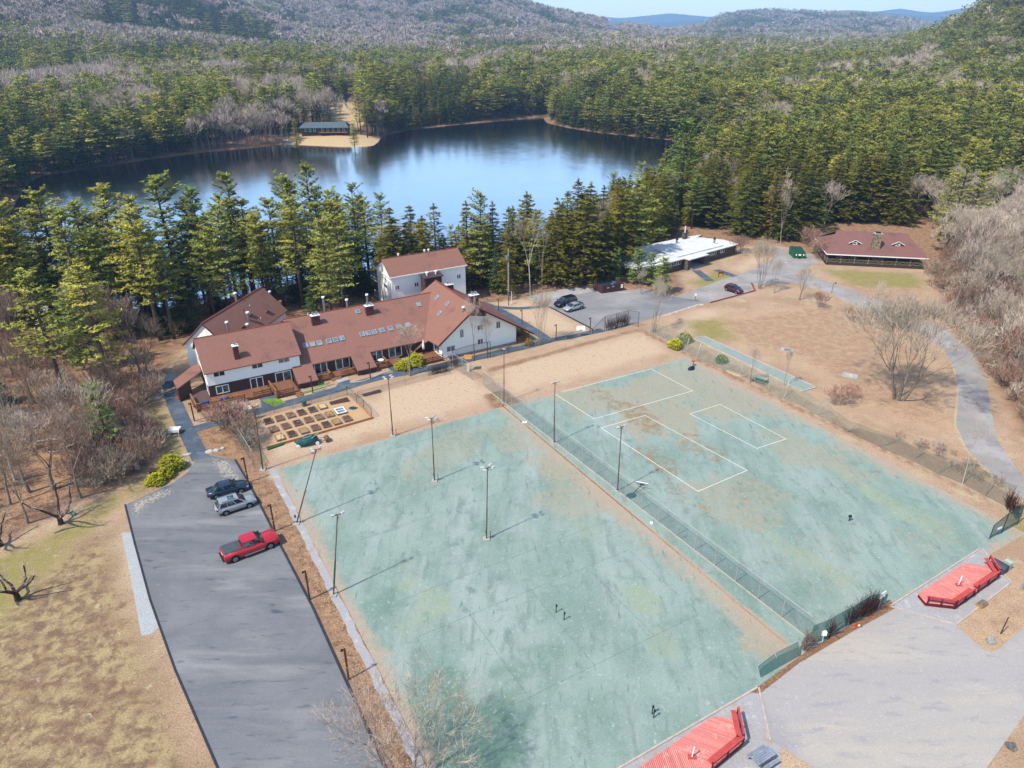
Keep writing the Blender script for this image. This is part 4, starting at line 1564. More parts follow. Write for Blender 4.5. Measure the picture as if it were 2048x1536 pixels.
rest = np.where(~single)[0]
pts = np.stack([X[rest], Y[rest], Z[rest]], -1).astype(np.float32)
ids = np.zeros(len(rest), np.int32)
scv = np.zeros((len(rest), 3), np.float32)
kk = rs.randint(0, 1 << 30, len(rest))
hw = rs.uniform(0.95, 1.4, len(rest))
for j, i in enumerate(rest):
    k_ = {'ypine': 'pine', 'wood': 'bare'}.get(Kd[i], Kd[i])
    lst = index[('m' if rr_[i] < 900 else 'f', k_)]
    ids[j] = lst[kk[j] % len(lst)]
    s = H[i] / PH[k_]
    scv[j] = (s * hw[j] * S[i] ** 0.4, s * hw[j] * S[i] ** 0.4, s)
fm = bpy.data.meshes.new("forest")
fm.vertices.add(len(pts))
fm.vertices.foreach_set("co", pts.ravel())
for nm, typ, dat in (("kind_id", 'INT', ids), ("turn", 'FLOAT', rs.uniform(0, 6.28, len(rest)).astype(np.float32))):
    a_ = fm.attributes.new(nm, typ, 'POINT')
    a_.data.foreach_set("value", dat)
a_ = fm.attributes.new("size", 'FLOAT_VECTOR', 'POINT')
a_.data.foreach_set("vector", scv.ravel())


def instancer(name, me, col):
    ng = bpy.data.node_groups.new(name, 'GeometryNodeTree')
    ng.interface.new_socket("Geometry", in_out='INPUT', socket_type='NodeSocketGeometry')
    ng.interface.new_socket("Geometry", in_out='OUTPUT', socket_type='NodeSocketGeometry')
    N = ng.nodes
    gi, go = N.new('NodeGroupInput'), N.new('NodeGroupOutput')
    iop = N.new('GeometryNodeInstanceOnPoints')
    ci = N.new('GeometryNodeCollectionInfo')
    ci.inputs['Collection'].default_value = col
    ci.inputs['Separate Children'].default_value = True
    ci.inputs['Reset Children'].default_value = True

    def named(nm, typ):
        a = N.new('GeometryNodeInputNamedAttribute')
        a.data_type = typ
        a.inputs['Name'].default_value = nm
        return a.outputs['Attribute']
    cx = N.new('ShaderNodeCombineXYZ')
    L = ng.links.new
    L(named('turn', 'FLOAT'), cx.inputs['Z'])
    L(gi.outputs[0], iop.inputs['Points'])
    L(ci.outputs[0], iop.inputs['Instance'])
    iop.inputs['Pick Instance'].default_value = True
    L(named('kind_id', 'INT'), iop.inputs['Instance Index'])
    L(cx.outputs[0], iop.inputs['Rotation'])
    L(named('size', 'FLOAT_VECTOR'), iop.inputs['Scale'])
    L(iop.outputs[0], go.inputs[0])
    ob = bpy.data.objects.new(name, me)
    COL.objects.link(ob)
    md = ob.modifiers.new(name, 'NODES')
    md.node_group = ng
    return ob


forest = tag(instancer("forest", fm, forest_col), kind='stuff')

# ------------------------------------------------------------------ brush under and beside the woods
brush_col = bpy.data.collections.new("brush_kinds")
for nm, me in (("brush_0", joined(*(lambda w, c: (w, c))(*bare_meshes(301, 2.6, 1.9, 6, 2, low=0.34, spread=0.5, twigs=5, mat=redtwig_mat, twig_w=0.022)), bark_mat)),
               ("brush_1", joined(*(lambda w, c: (w, c))(*bare_meshes(302, 2.2, 1.7, 5, 2, low=0.34, spread=0.5, twigs=5, mat=twig_mat, twig_w=0.02)), bark_mat)),
               ("brush_2", joined(*(lambda w, c: (w, c))(*bare_meshes(303, 1.3, 1.2, 5, 1, low=0.4, spread=0.6, twigs=6, mat=redtwig_mat, twig_w=0.018)), bark_mat)),
               ("brush_3", lo(hemlock_meshes, pinebark_mat, 311, 4.0, 1.7, 0.02, 8, detail=1.0, dens=0.8, leaf=dark_leaf))):
    brush_col.objects.link(bpy.data.objects.new(nm, me))
BR = [  # outline in the picture, spacing, share of each kind, size
    ([(140, 880), (200, 830), (255, 800), (300, 770), (325, 790), (262, 835), (318, 880), (322, 915), (285, 945), (230, 975), (150, 985)], 1.35, (0.55, 0.3, 0.15, 0.0), 1.15),
    ([(-150, 700), (0, 690), (320, 700), (300, 770), (140, 880), (0, 940), (-150, 960)], 4.2, (0.4, 0.4, 0.15, 0.05), 1.3),
    ([(1860, 560), (1905, 640), (2000, 760), (2060, 860), (2300, 1000), (2500, 900), (2300, 600), (1900, 520)], 2.3, (0.5, 0.4, 0.1, 0.0), 1.4),
    ([(1940, 700), (2010, 780), (2070, 870), (2200, 960), (2200, 860), (2050, 760)], 1.5, (0.4, 0.2, 0.4, 0.0), 1.0),
    ([(330, 690), (420, 640), (560, 600), (730, 590), (740, 560), (560, 590), (400, 610), (300, 660)], 3.2, (0.3, 0.2, 0.2, 0.3), 1.1),
    ([(1060, 560), (1180, 560), (1200, 545), (1080, 540)], 2.2, (0.1, 0.3, 0.2, 0.4), 1.0),
    ([(1500, 470), (1620, 470), (1640, 440), (1900, 440), (1880, 420), (1500, 420)], 3.5, (0.3, 0.3, 0.2, 0.2), 1.1),
    ([(1780, 872), (1990, 985), (2005, 975), (1900, 905), (1790, 850)], 1.9, (0.0, 0.4, 0.6, 0.0), 0.55),
    ([(440, 830), (475, 822), (520, 900), (500, 905), (470, 880)], 1.1, (0.2, 0.6, 0.2, 0.0), 0.85),
    ([(1600, 480), (1640, 470), (1650, 520), (1625, 505)], 1.6, (0.6, 0.3, 0.1, 0.0), 1.2),
]
bp, bi, bt_, bs = [], [], [], []
for poly, step, mixr, size in BR:
    W = P(poly)
    x0, x1 = min(w.x for w in W), max(w.x for w in W)
    y0, y1 = min(w.y for w in W), max(w.y for w in W)
    gx_, gy_ = np.meshgrid(np.arange(x0, x1, step), np.arange(y0, y1, step))
    xx = gx_.ravel() + rs.uniform(-.5, .5, gx_.size) * step
    yy = gy_.ravel() + rs.uniform(-.5, .5, gy_.size) * step
    ok = (sdf(xx, yy, W) < 0) & (rs.rand(len(xx)) < 0.85)
    xx, yy = xx[ok], yy[ok]
    zz = height(xx, yy)
    for x_, y_, z_ in zip(xx, yy, zz):
        bp.append((x_, y_, z_))
        bi.append(int(np.searchsorted(np.cumsum(mixr), rs.rand() * 0.9999)))
        bt_.append(rs.uniform(0, 6.28))
        s = size * rs.uniform(0.6, 1.3)
        bs.append((s, s, s * rs.uniform(0.8, 1.15)))
um = bpy.data.meshes.new("undergrowth")
um.vertices.add(len(bp))
um.vertices.foreach_set("co", np.array(bp, np.float32).ravel())
for nm, typ, dat in (("kind_id", 'INT', np.array(bi, np.int32)), ("turn", 'FLOAT', np.array(bt_, np.float32))):
    a_ = um.attributes.new(nm, typ, 'POINT')
    a_.data.foreach_set("value", dat)
a_ = um.attributes.new("size", 'FLOAT_VECTOR', 'POINT')
a_.data.foreach_set("vector", np.array(bs, np.float32).ravel())
undergrowth = tag(instancer("undergrowth", um, brush_col), kind='stuff')
print("TREES single", int(single.sum()), "mass", len(rest), "brush", len(bp), "tris", sum(len(me.polygons) for me in bpy.data.meshes))
# ------------------------------------------------------------------ building materials
def roof_material(name, col, dark, warm):
    t = NT(name)
    p = t.obj()
    n1 = t.noise(p, 0.35, 4, 0.6)
    n2 = t.noise(p, 2.2, 3, 0.7)
    n3 = t.noise(t.obj((1, 1, 1)), 11.0, 2, 0.7)
    c = t.mix(t.ramp(n1, 0.52, 0.78), col, dark)
    c = t.mix(t.ramp(n2, 0.55, 0.75), c, warm)
    mr = t.n("ShaderNodeMapRange")
    t.l(n3, mr.inputs[0])
    mr.inputs[1].default_value, mr.inputs[2].default_value = 0.3, 0.7
    mr.inputs[3].default_value, mr.inputs[4].default_value = 0.74, 1.22
    c = t.mix(1.0, c, mr.outputs[0], 'MULTIPLY')
    n4 = t.noise(t.obj((0.6, 2.2, 2.2)), 3.2, 3, 0.7)
    c = t.mix(t.math('MULTIPLY', t.ramp(n4, 0.48, 0.70), 0.55), c, dark)
    t.bsdf(c, 0.95, 0.1, normal=t.bump(n3, 0.5, 0.03))
    return t.m


roof_mat = roof_material("red_asphalt_shingles", A(164, 118, 106, 1.72), A(132, 100, 95, 1.72), A(176, 118, 98, 1.72))
cabin_roof_mat = roof_material("weathered_red_shingles", A(150, 108, 104, 1.75), A(122, 94, 96, 1.75), A(168, 108, 94, 1.75))
greenroof_mat = roof_material("grey_green_shingles", A(110, 126, 136), A(92, 108, 120), A(126, 140, 144))
ridge_mat = plain("roof_edge", A(166, 92, 82), 0.9, 0.1)
dkridge_mat = plain("dark_roof_edge", A(112, 58, 56), 0.9, 0.1)


def boards_mat(name, col, gap, width, vary=0.1, axis='X'):
    """Vertical siding boards with fine grooves."""
    t = NT(name)
    p = t.obj()
    sep = t.n("ShaderNodeSeparateXYZ")
    t.l(p, sep.inputs[0])
    s = t.math('ADD', sep.outputs[0], sep.outputs[1])
    fr = t.math('FRACT', t.math('MULTIPLY', s, 1 / width))
    g = t.ramp(fr, 0.0, 0.12)
    n = t.noise(t.obj((4, 4, 0.4)), 1.5, 4, 0.65)
    c = t.mix(t.ramp(n, 0.35, 0.7), col, tuple(min(1, v * (1 - vary * 2)) for v in col[:3]) + (1,))
    c = t.mix(g, gap, c)
    t.bsdf(c, 0.85, 0.2)
    return t.m


brown_wall = boards_mat("brown_board_siding", A(104, 78, 76), A(70, 52, 52), 0.30)
white_wall = boards_mat("white_board_siding", A(252, 252, 252, 1.14), A(226, 226, 230, 1.14), 0.40, 0.04)
white_trim = plain("white_trim", A(250, 250, 250, 1.3), 0.6, 0.3, vary=0.04)
cedar_mat = plain("cedar_deck", A(196, 142, 98), 0.85, 0.2, vary=0.2, streak=True)
redcedar_mat = plain("red_cedar_deck", A(170, 116, 92), 0.85, 0.2, vary=0.2)
plum_deck = plain("plum_deck", A(128, 98, 98), 0.85, 0.2, vary=0.15)
rail_mat = plain("orange_brown_rail", A(182, 128, 84), 0.8, 0.2, vary=0.2)
chim_mat = boards_mat("brown_chimney_siding", A(120, 74, 72), A(86, 54, 54), 0.22)
metal_mat = plain("galvanised_metal", A(196, 202, 212), 0.35, 0.5, 0.6, vary=0.1)
dark_metal = plain("dark_metal", A(60, 60, 64), 0.5, 0.4, 0.4)
stone_step = concrete_mat


def glass_material(name, tint, curtain=None):
    t = NT(name)
    n = t.noise(t.obj(), 1.2, 3, 0.6)
    c2 = curtain or tuple(v * 1.9 for v in tint[:3]) + (1,)
    t.bsdf(t.mix(t.ramp(n, 0.45, 0.62), tint, c2), 0.04, 0.8)
    return t.m


glass_mat = glass_material("dark_window_glass", A(44, 54, 74))
glass_green = glass_material("green_curtained_glass", A(52, 92, 88), A(120, 160, 150))
glass_blue = glass_material("bluish_glass", A(80, 100, 130), A(140, 160, 186))
blind_mat = glass_material("window_blind", A(150, 154, 168), A(120, 124, 140))
sky_glass = glass_material("skylight_glass", A(120, 140, 172), A(170, 184, 200))

LO = at(420.5, 801)                       # front corner of the lodge wing


def L2W(u, v, z=0.0):
    q = LO + FU * u + FV * v
    return Vector((q.x, q.y, z))


def uv_at(x, y, z=0.0):
    q = at(x, y, z) - LO
    return q.dot(FU), q.dot(FV)


lodge = empty("lodge", (LO.x, LO.y, 0), FR, "long reddish-brown roofed lodge with white and dark brown walls, many skylights and timber decks", "lodge")
V = Vector


def front_pt(x, y, v):
    """Point of the lodge's facade plane v seen at (x, y): (u, z)."""
    w = meet(x, y, L2W(0, v), FV)
    q = w - LO
    return q.dot(FU), w.z


def window(parent, u, v, z, w, h, glass, frame=None, panes=2, face=-1, axis='u', proud=0.05, fw=0.09, label=None, name="window"):
    """A framed window on a wall parallel to u (front faces -v) or to v (faces -u)."""
    f = frame or white_trim
    mb = MB()

    def bx(m, a0, a1, z0, z1, d0, d1):
        if axis == 'u':
            m.box(a0, a1, min(v + face * d0, v + face * d1), max(v + face * d0, v + face * d1), z0, z1)
        else:
            m.box(min(u + face * d0, u + face * d1), max(u + face * d0, u + face * d1), a0, a1, z0, z1)
    c = u if axis == 'u' else v
    a0, a1, z0, z1 = c - w / 2, c + w / 2, z, z + h
    bx(mb, a0, a1, z1 - fw, z1, 0, proud)
    bx(mb, a0, a1, z0, z0 + fw, 0, proud)
    bx(mb, a0, a0 + fw, z0 + fw, z1 - fw, 0, proud)
    bx(mb, a1 - fw, a1, z0 + fw, z1 - fw, 0, proud)
    for k in range(1, panes):
        m_ = a0 + (a1 - a0) * k / panes
        bx(mb, m_ - fw * .5, m_ + fw * .5, z0 + fw, z1 - fw, 0, proud * 0.9)
    o = mb.build(name, f, parent)
    if label:
        o["label"] = label
    for k in range(panes):
        g = MB()
        p0 = a0 + fw + (a1 - a0 - 2 * fw) * k / panes + (fw * .5 if k else 0)
        p1 = a0 + fw + (a1 - a0 - 2 * fw) * (k + 1) / panes - (fw * .5 if k < panes - 1 else 0)
        bx(g, p0, p1, z0 + fw, z1 - fw, 0, proud * 0.4)
        gl = glass if not isinstance(glass, (list, tuple)) else glass[k % len(glass)]
        g.build("pane", gl, o)
    return o


def railing(parent, pts, z, h=0.95, name="railing", mat=None, rails=3, closed=False):
    """Timber rail: posts and level boards through the points (u, v)."""
    m = mat or rail_mat
    mb = MB()
    for i in range(len(pts) - 1):
        a, b_ = V((*pts[i], z)), V((*pts[i + 1], z))
        n = max(1, round((b_ - a).length / 1.6))
        for k in range(n + (1 if i == len(pts) - 2 else 0)):
            q = a.lerp(b_, k / n)
            mb.box(q.x - .05, q.x + .05, q.y - .05, q.y + .05, z - 0.5, z + h)
        for k in range(rails):
            zz = z + h - 0.04 - k * 0.3
            mb.bar(a + V((0, 0, zz - z)), b_ + V((0, 0, zz - z)), 0.20 if k == 0 else 0.04, 0.05 if k == 0 else 0.14)
    return mb.build(name, m, parent)


def planked(parent, u0, u1, v0, v1, z, mat, name="deck", bw=0.34, along='u'):
    """A deck: a frame part whose planks are its own pieces."""
    mb = MB()
    mb.box(u0, u1, v0, v1, z - 0.32, z - 0.05)
    o = mb.build(name, mat, parent)
    n = max(1, int(round(((v1 - v0) if along == 'u' else (u1 - u0)) / bw)))
    base = None
    for k in range(n):
        if base is None:
            q = MB()
            if along == 'u':
                q.box(0, u1 - u0, 0.012, (v1 - v0) / n - 0.012, -0.048, 0)
            else:
                q.box(0.012, (u1 - u0) / n - 0.012, 0, v1 - v0, -0.048, 0)
            base = q.build("plank", mat, o)
            c = base
        else:
            c = base.copy()
            COL.objects.link(c)
            c.parent = o
        c.location = (u0, v0 + (v1 - v0) * k / n, z + 0.004 * (k % 2)) if along == 'u' else (u0 + (u1 - u0) * k / n, v0, z + 0.004 * (k % 2))
    return o


def slabroof(parent, pts, th, mat, name="roof"):
    return MB().slab(pts, th).build(name, mat, parent)


def strip(parent, a, b_, w, h, mat, name):
    return MB().bar(a, b_, w, h).build(name, mat, parent)


# ---- front wing
W0u, W1u, Wv, We, Wr = 0.15, 14.1, 10.4, 4.62, 8.25
mb = MB()
mb.box(W0u, W1u, 0.06, Wv - 0.06, -0.4, 2.36)
mb.build("lower_wall", brown_wall, lodge)
mb = MB()
mb.hexa([(W0u, 0, 2.36), (W1u, 0, 2.36), (W1u, Wv, 2.36), (W0u, Wv, 2.36)], [(W0u, 0, We - .12), (W1u, 0, We - .12), (W1u, Wv, We - .12), (W0u, Wv, We - .12)])
for ug in (W0u, W1u - 0.12):
    mb.wall([(ug, 0.02, We - .12), (ug, Wv - 0.02, We - .12), (ug, Wv / 2, Wr - 0.3)], (0.12, 0, 0))
mb.build("upper_wall", white_wall, lodge)
rs_ = (Wr - We) / (Wv / 2 + 0.35)
ov = 0.35
front_roof = slabroof(lodge, [(-0.15, -ov, We - .02), (14.42, -ov, We - .02), (14.42, Wv / 2, Wr), (-0.15, Wv / 2, Wr)], 0.16, roof_mat)
slabroof(lodge, [(-0.15, Wv / 2, Wr), (14.42, Wv / 2, Wr), (14.42, Wv + ov, We - .02), (-0.15, Wv + ov, We - .02)], 0.16, roof_mat)
strip(lodge, (-0.16, Wv / 2 + 0.05, Wr + 0.03), (14.43, Wv / 2 + 0.05, Wr + 0.03), 0.24, 0.07, ridge_mat, "ridge_cap")
wins = [(438, 747.3, 23.5, .92, glass_mat), (514.5, 731, 22.5, .92, glass_mat), (567.5, 720, 23, .92, blind_mat)]
for cx_, cy_, wp, h, gl in wins:
    u1, z1 = front_pt(cx_ - wp / 2, cy_ + wp * 0.11, 0)
    u2, z2 = front_pt(cx_ + wp / 2, cy_ - wp * 0.11, 0)
    window(lodge, (u1 + u2) / 2, 0, (z1 + z2) / 2 - h / 2, u2 - u1, h, gl)
for cx_, cy_, wp, h, gl in [(445.3, 778.3, 26, 1.35, glass_green), (514.3, 768, 26, 2.05, glass_mat), (567.5, 756.5, 32, 2.1, [glass_mat, glass_green])]:
    u1, z1 = front_pt(cx_ - wp / 2, cy_ + wp * 0.11, 0.06)
    u2, z2 = front_pt(cx_ + wp / 2, cy_ - wp * 0.11, 0.06)
    window(lodge, (u1 + u2) / 2, 0.06, max(0.1, (z1 + z2) / 2 - h / 2), u2 - u1, h, gl, name="window" if h < 1.5 else "sliding_door", fw=0.13)
# side wall windows (facing the wood)
for v_, z_ in ((6.6, 4.0), (1.3, 3.0)):
    window(lodge, W0u, v_, z_, 1.0, 0.8, glass_mat, axis='v')
window(lodge, W0u, 1.5, 0.6, 2.4, 1.9, [glass_mat, white_trim], axis='v', name="sliding_door")


def chimney(parent, x, y, ty, w, d, plane_p, plane_n, caps=2, mat=None, cap_mat=None, name="chimney"):
    """Boxed chimney: its near foot on the roof shows at (x, y), the box top at row ty."""
    w_ = meet(x, y, plane_p, plane_n)
    q = w_ - LO
    u, v, z0 = q.dot(FU), q.dot(FV), w_.z
    lo_, hi_ = z0, z0 + 8
    for _ in range(30):
        m = (lo_ + hi_) / 2
        if pix(L2W(u, v, m))[1] > ty:
            lo_ = m
        else:
            hi_ = m
    z1 = lo_
    o = MB().box(u - w / 2, u + w / 2, v, v + d, z0 - 0.6, z1).build(name, mat or chim_mat, parent)
    MB().box(u - w / 2 - .1, u + w / 2 + .1, v - .1, v + d + .1, z1, z1 + .09).build("chimney_cap", cap_mat or white_trim, o)
    for k in range(caps):
        uu = u + (k - (caps - 1) / 2) * 0.62
        vv = v + d / 2
        MB().tube([(uu, vv, z1 + .09), (uu, vv, z1 + .42), (uu, vv, z1 + .43), (uu, vv, z1 + .55)], [.15, .15, .25, .25], 8).build("flue", metal_mat, o)
    return o


def flue(parent, x, y, ty, r, plane_p, plane_n, name="flue_pipe", mat=None):
    w_ = meet(x, y, plane_p, plane_n)
    q = w_ - LO
    u, v, z0 = q.dot(FU), q.dot(FV), w_.z
    lo_, hi_ = z0, z0 + 8
    for _ in range(30):
        m = (lo_ + hi_) / 2
        if pix(L2W(u, v, m))[1] > ty:
            lo_ = m
        else:
            hi_ = m
    h = lo_ - z0
    o = MB().tube([(u, v, z0 - .3), (u, v, z0 + h - .35)], [r, r], 8).build(name, mat or metal_mat, parent)
    if r > 0.1:
        MB().tube([(u, v, z0 + h - .35), (u, v, z0 + h - .2)], [r * .8, r * .8], 8).build("pipe_collar", dark_metal, o)
        MB().tube([(u, v, z0 + h - .2), (u, v, z0 + h)], [r * 1.5, r * 1.3], 8).build("pipe_cap", white_trim, o)
    return o


def world_dir(u, v, z):
    return FU * u + FV * v + V((0, 0, z))


FW_P, FW_N = L2W(0, -ov, We), world_dir(0, -(Wr - We), Wv / 2 + ov).normalized()
chimney(lodge, 475.5, 719, 693, 0.75, 0.75, FW_P, FW_N, caps=1)

# ---- middle section: long saltbox roof
MZ = lambda v: 2.75 + 0.5 * v
Mv, Mr = 9.1, MZ(9.1)
MID_P, MID_N = L2W(0, 0, 2.75), world_dir(0, -0.5, 1).normalized()
mb = MB()
mb.box(W1u, 37.0, 0.1, 17.5, -0.4, 2.55)
mb.build("lower_wall", brown_wall, lodge)
mroof = slabroof(lodge, [(14.2, -0.42, MZ(-.42)), (35.6, -0.42, MZ(-.42)), (41.3, Mv, Mr), (14.2, Mv, Mr)], 0.15, roof_mat)
slabroof(lodge, [(14.2, Mv, Mr), (41.3, Mv, Mr), (41.3, 18.0, 3.0), (14.2, 18.0, 3.0)], 0.15, roof_mat)
strip(lodge, (14.2, Mv + 0.05, Mr + 0.03), (41.2, Mv + 0.05, Mr + 0.03), 0.26, 0.07, ridge_mat, "ridge_cap")
for i, (a, b_, t_) in enumerate(((12.65, 15.85, -0.36), (22.25, 25.55, -0.36))):
    vb = -3.35
    pts = [(a, vb, MZ(vb)), (b_, vb, MZ(vb)), (b_, -0.425, MZ(-.425)), (a, -0.425, MZ(-.425))]
    slabroof(lodge, pts, 0.15, roof_mat, "bay_roof")
    m2 = MB()
    m2.hexa([(a + .15, vb + .3, -.3), (b_ - .15, vb + .3, -.3), (b_ - .15, 0.08, -.3), (a + .15, 0.08, -.3)],
            [(a + .15, vb + .3, MZ(vb + .3) - .17), (b_ - .15, vb + .3, MZ(vb + .3) - .17), (b_ - .15, 0.08, MZ(0.08) - .17), (a + .15, 0.08, MZ(0.08) - .17)])
    m2.build("bay_wall", brown_wall, lodge)
for cx_, cy_, wp, h, gl in [(642, 739, 25.5, 1.95, [glass_mat, glass_green]), (685.5, 730, 28, 1.95, [glass_green, glass_mat]), (753, 713.5, 24, 1.9, [glass_mat, glass_blue]), (790.5, 706.5, 26, 1.95, [glass_green, glass_mat])]:
    u1, z1 = front_pt(cx_ - wp / 2, cy_ + wp * 0.11, 0.1)
    u2, z2 = front_pt(cx_ + wp / 2, cy_ - wp * 0.11, 0.1)
    window(lodge, (u1 + u2) / 2, 0.1, 0.42, u2 - u1, h, gl, name="sliding_door", fw=0.12, proud=0.07)


sky_frame = plain("grey_aluminium_frame", A(188, 192, 196), .5, .4)


def skylight(x, y, pn, pp, w, d, slope, axis='v', glass=None):
    """Raised frame on the roof; slope is the tilt of its face."""
    w_ = meet(x, y, pp, pn)
    q = w_ - LO
    e = V((q.dot(FU), q.dot(FV), w_.z))
    m = Matrix.Translation(e) @ (Matrix.Rotation(slope, 4, 'X') if axis == 'v' else Matrix.Rotation(-slope, 4, 'Y'))
    mb = MB()
    f = 0.10
    mb.box(-w / 2, w / 2, -d / 2, -d / 2 + f, 0, .16, m).box(-w / 2, w / 2, d / 2 - f, d / 2, 0, .16, m)
    mb.box(-w / 2, -w / 2 + f, -d / 2 + f, d / 2 - f, 0, .16, m).box(w / 2 - f, w / 2, -d / 2 + f, d / 2 - f, 0, .16, m)
    o = mb.build("skylight", sky_frame, lodge)
    MB().box(-w / 2 + f, w / 2 - f, -d / 2 + f, d / 2 - f, 0, .11, m).build("pane", glass or sky_glass, o)


msl = math.atan(0.5)
for x, y in [(611, 691.5), (625, 689), (639.2, 686.5), (657.8, 683), (671, 680), (684, 676.8), (724.5, 669), (736.5, 667), (748.8, 664.6), (764, 661), (781, 657.5), (798, 653.7), (816, 650.5)]:
    skylight(x, y, MID_N, MID_P, 0.86, 1.0, msl)
skylight(716, 623.5, MID_N, MID_P, 0.8, 0.9, msl)
skylight(837.5, 609.5, MID_N, MID_P, 0.8, 0.9, msl)
chimney(lodge, 633.5, 651, 632, 1.35, 0.8, MID_P, MID_N)
chimney(lodge, 741, 631, 612.5, 1.35, 0.8, MID_P, MID_N)
RP, RN = L2W(0, Mv + 1.2, 0), FV
for x, y, ty in ((649, 619, 593), (694.5, 612, 598), (735, 604, 588)):
    flue(lodge, x, y, ty, 0.20, RP, RN)
flue(lodge, 615.5, 627, 622, 0.06, L2W(0, Mv - .4, 0), FV, "vent_pipe", white_trim)

# ---- north wing with the big gable
NZ = lambda u: 8.85 - 0.83 * (43 - u)
NP, NN = L2W(43, 0, 8.85), world_dir(-0.83, 0, 1).normalized()
SR = (8.85 - 1.55) / 11.6
EZ = lambda u: 8.85 - SR * (u - 43)
nroof = MB()
nroof.slab([(42.97, -5.5, 8.85), (42.97, 10.9, 8.85), (38.2, 12.6, NZ(38.2)), (36.6, 15.5, NZ(36.6)), (36.4, 9.0, NZ(36.4)+.0), (35.45, -0.43, NZ(35.45)), (35.75, -1.3, NZ(35.75)), (36.05, -4.9, NZ(36.05))], 0.16)
nroof.build("roof", roof_mat, lodge)
slabroof(lodge, [(35.45, -0.43, NZ(35.45)), (35.75, -1.3, NZ(35.75)), (33.0, -0.1, NZ(33.0)), (33.4, 0.6, NZ(33.4))], 0.14, roof_mat, "low_eave")
slabroof(lodge, [(43.02, -5.5, 8.85), (54.6, -5.1, EZ(54.6)), (54.6, 12.6, EZ(54.6)), (43.02, 10.9, 8.85)], 0.16, roof_mat)
strip(lodge, (42.95, -5.5, 8.90), (42.95, 10.9, 8.90), 0.26, 0.08, ridge_mat, "ridge_cap")
for a, b_ in (((43, -5.5, 8.75), (36.05, -4.9, NZ(36.05) - .1)), ((43, -5.52, 8.75), (54.6, -5.12, EZ(54.6) - .1))):
    strip(lodge, a, b_, 0.08, 0.26, dkridge_mat, "rake_board")
gw = MB()
gw.wall([(37.0, -4.0, -.3), (51.6, -4.0, -.3), (51.6, -4.0, EZ(51.6) - .2), (43.0, -4.0, 8.55), (37.0, -4.0, NZ(37.0) - .2)], (0, 0.2, 0))
gw.box(37.0, 37.2, -3.8, -0.2, -.3, NZ(37.0) - .3)
gw.box(51.4, 51.6, -3.8, 12.5, -.3, EZ(51.6) - .3)
gw.build("gable_wall", white_wall, lodge)
MB().wall([(41.9, -4.06, NZ(41.9) - .26), (43.0, -4.06, 8.5), (45.6, -4.06, EZ(45.6) - .26), (45.6, -4.06, EZ(45.6) - 1.0), (42.6, -4.06, 6.9)], (0, 0.05, 0)).build("gable_panel", brown_wall, lodge)
MB().box(36.9, 51.7, -4.05, -3.99, -.3, .25).build("foundation", concrete_mat, lodge)
for cx_, cy_, wp, h, gl in [(901.5, 697, 17, 1.0, blind_mat), (923.4, 667, 7.5, 1.5, blind_mat), (960, 654.8, 11, .9, [glass_mat, blind_mat]), (960.6, 683, 11, 1.0, [glass_material("reddish_glass", A(110, 60, 66)), blind_mat]), (996.2, 649.7, 8.5, 1.3, glass_mat)]:
    u1, z1 = front_pt(cx_ - wp / 2, cy_ + wp * 0.09, -4)
    u2, z2 = front_pt(cx_ + wp / 2, cy_ - wp * 0.09, -4)
    window(lodge, (u1 + u2) / 2, -4.0, (z1 + z2) / 2 - h / 2, u2 - u1, h, gl, fw=0.07)
for x, y in [(874.5, 595.5), (895.5, 608), (880, 627)]:
    skylight(x, y, NN, NP, 0.9, 0.8, math.atan(0.83), 'u')
EP, EN = L2W(43, 0, 8.85), world_dir(SR, 0, 1).normalized()
chimney(lodge, 901, 583, 570, 1.3, 0.8, L2W(44.2, 0, 0), FU)
chimney(lodge, 950, 612, 591, 1.5, 0.8, L2W(44.5, 0, 0), FU)
flue(lodge, 927, 624, 613, 0.2, NP, NN)
# entry recess at the low eave: brown walls, door, closed parasol
MB().box(33.9, 36.9, 0.3, 0.42, -.3, 2.4).build("entry_wall", brown_wall, lodge)
window(lodge, 36.98, -2.0, 0.5, 1.9, 2.0, [glass_green, glass_mat], axis='v', name="sliding_door", fw=0.12)
# side porch of the gable wing
MB().box(53.9, 54.05, -4.6, -4.45, -.2, EZ(54) - .15).box(53.9, 54.05, 1.0, 1.15, -.2, EZ(54) - .15).build("porch_post", cedar_mat, lodge)
planked(lodge, 51.7, 54.2, -4.4, 6.0, 0.35, cedar_mat, "porch_deck", 0.5)
railing(lodge, [(51.8, -4.4), (54.1, -4.4), (54.1, -1.5)], 0.35, 0.85)

# ---- rear wing, set at its own angle
RA = R(77.5)
ra, rb = V((math.cos(RA), math.sin(RA), 0)), V((math.sin(RA), -math.cos(RA), 0))
RO = at(402.9, 646.6, 9.2)
RL = (at(520.6, 572.8, 9.2) - RO).dot(ra)
lm = Matrix.Rotation(-FR, 4, 'Z') @ Matrix.Translation(-LO)


def RW(a, b_, z):
    w = RO + ra * a + rb * b_
    return tuple(lm @ V((w.x, w.y, z)))


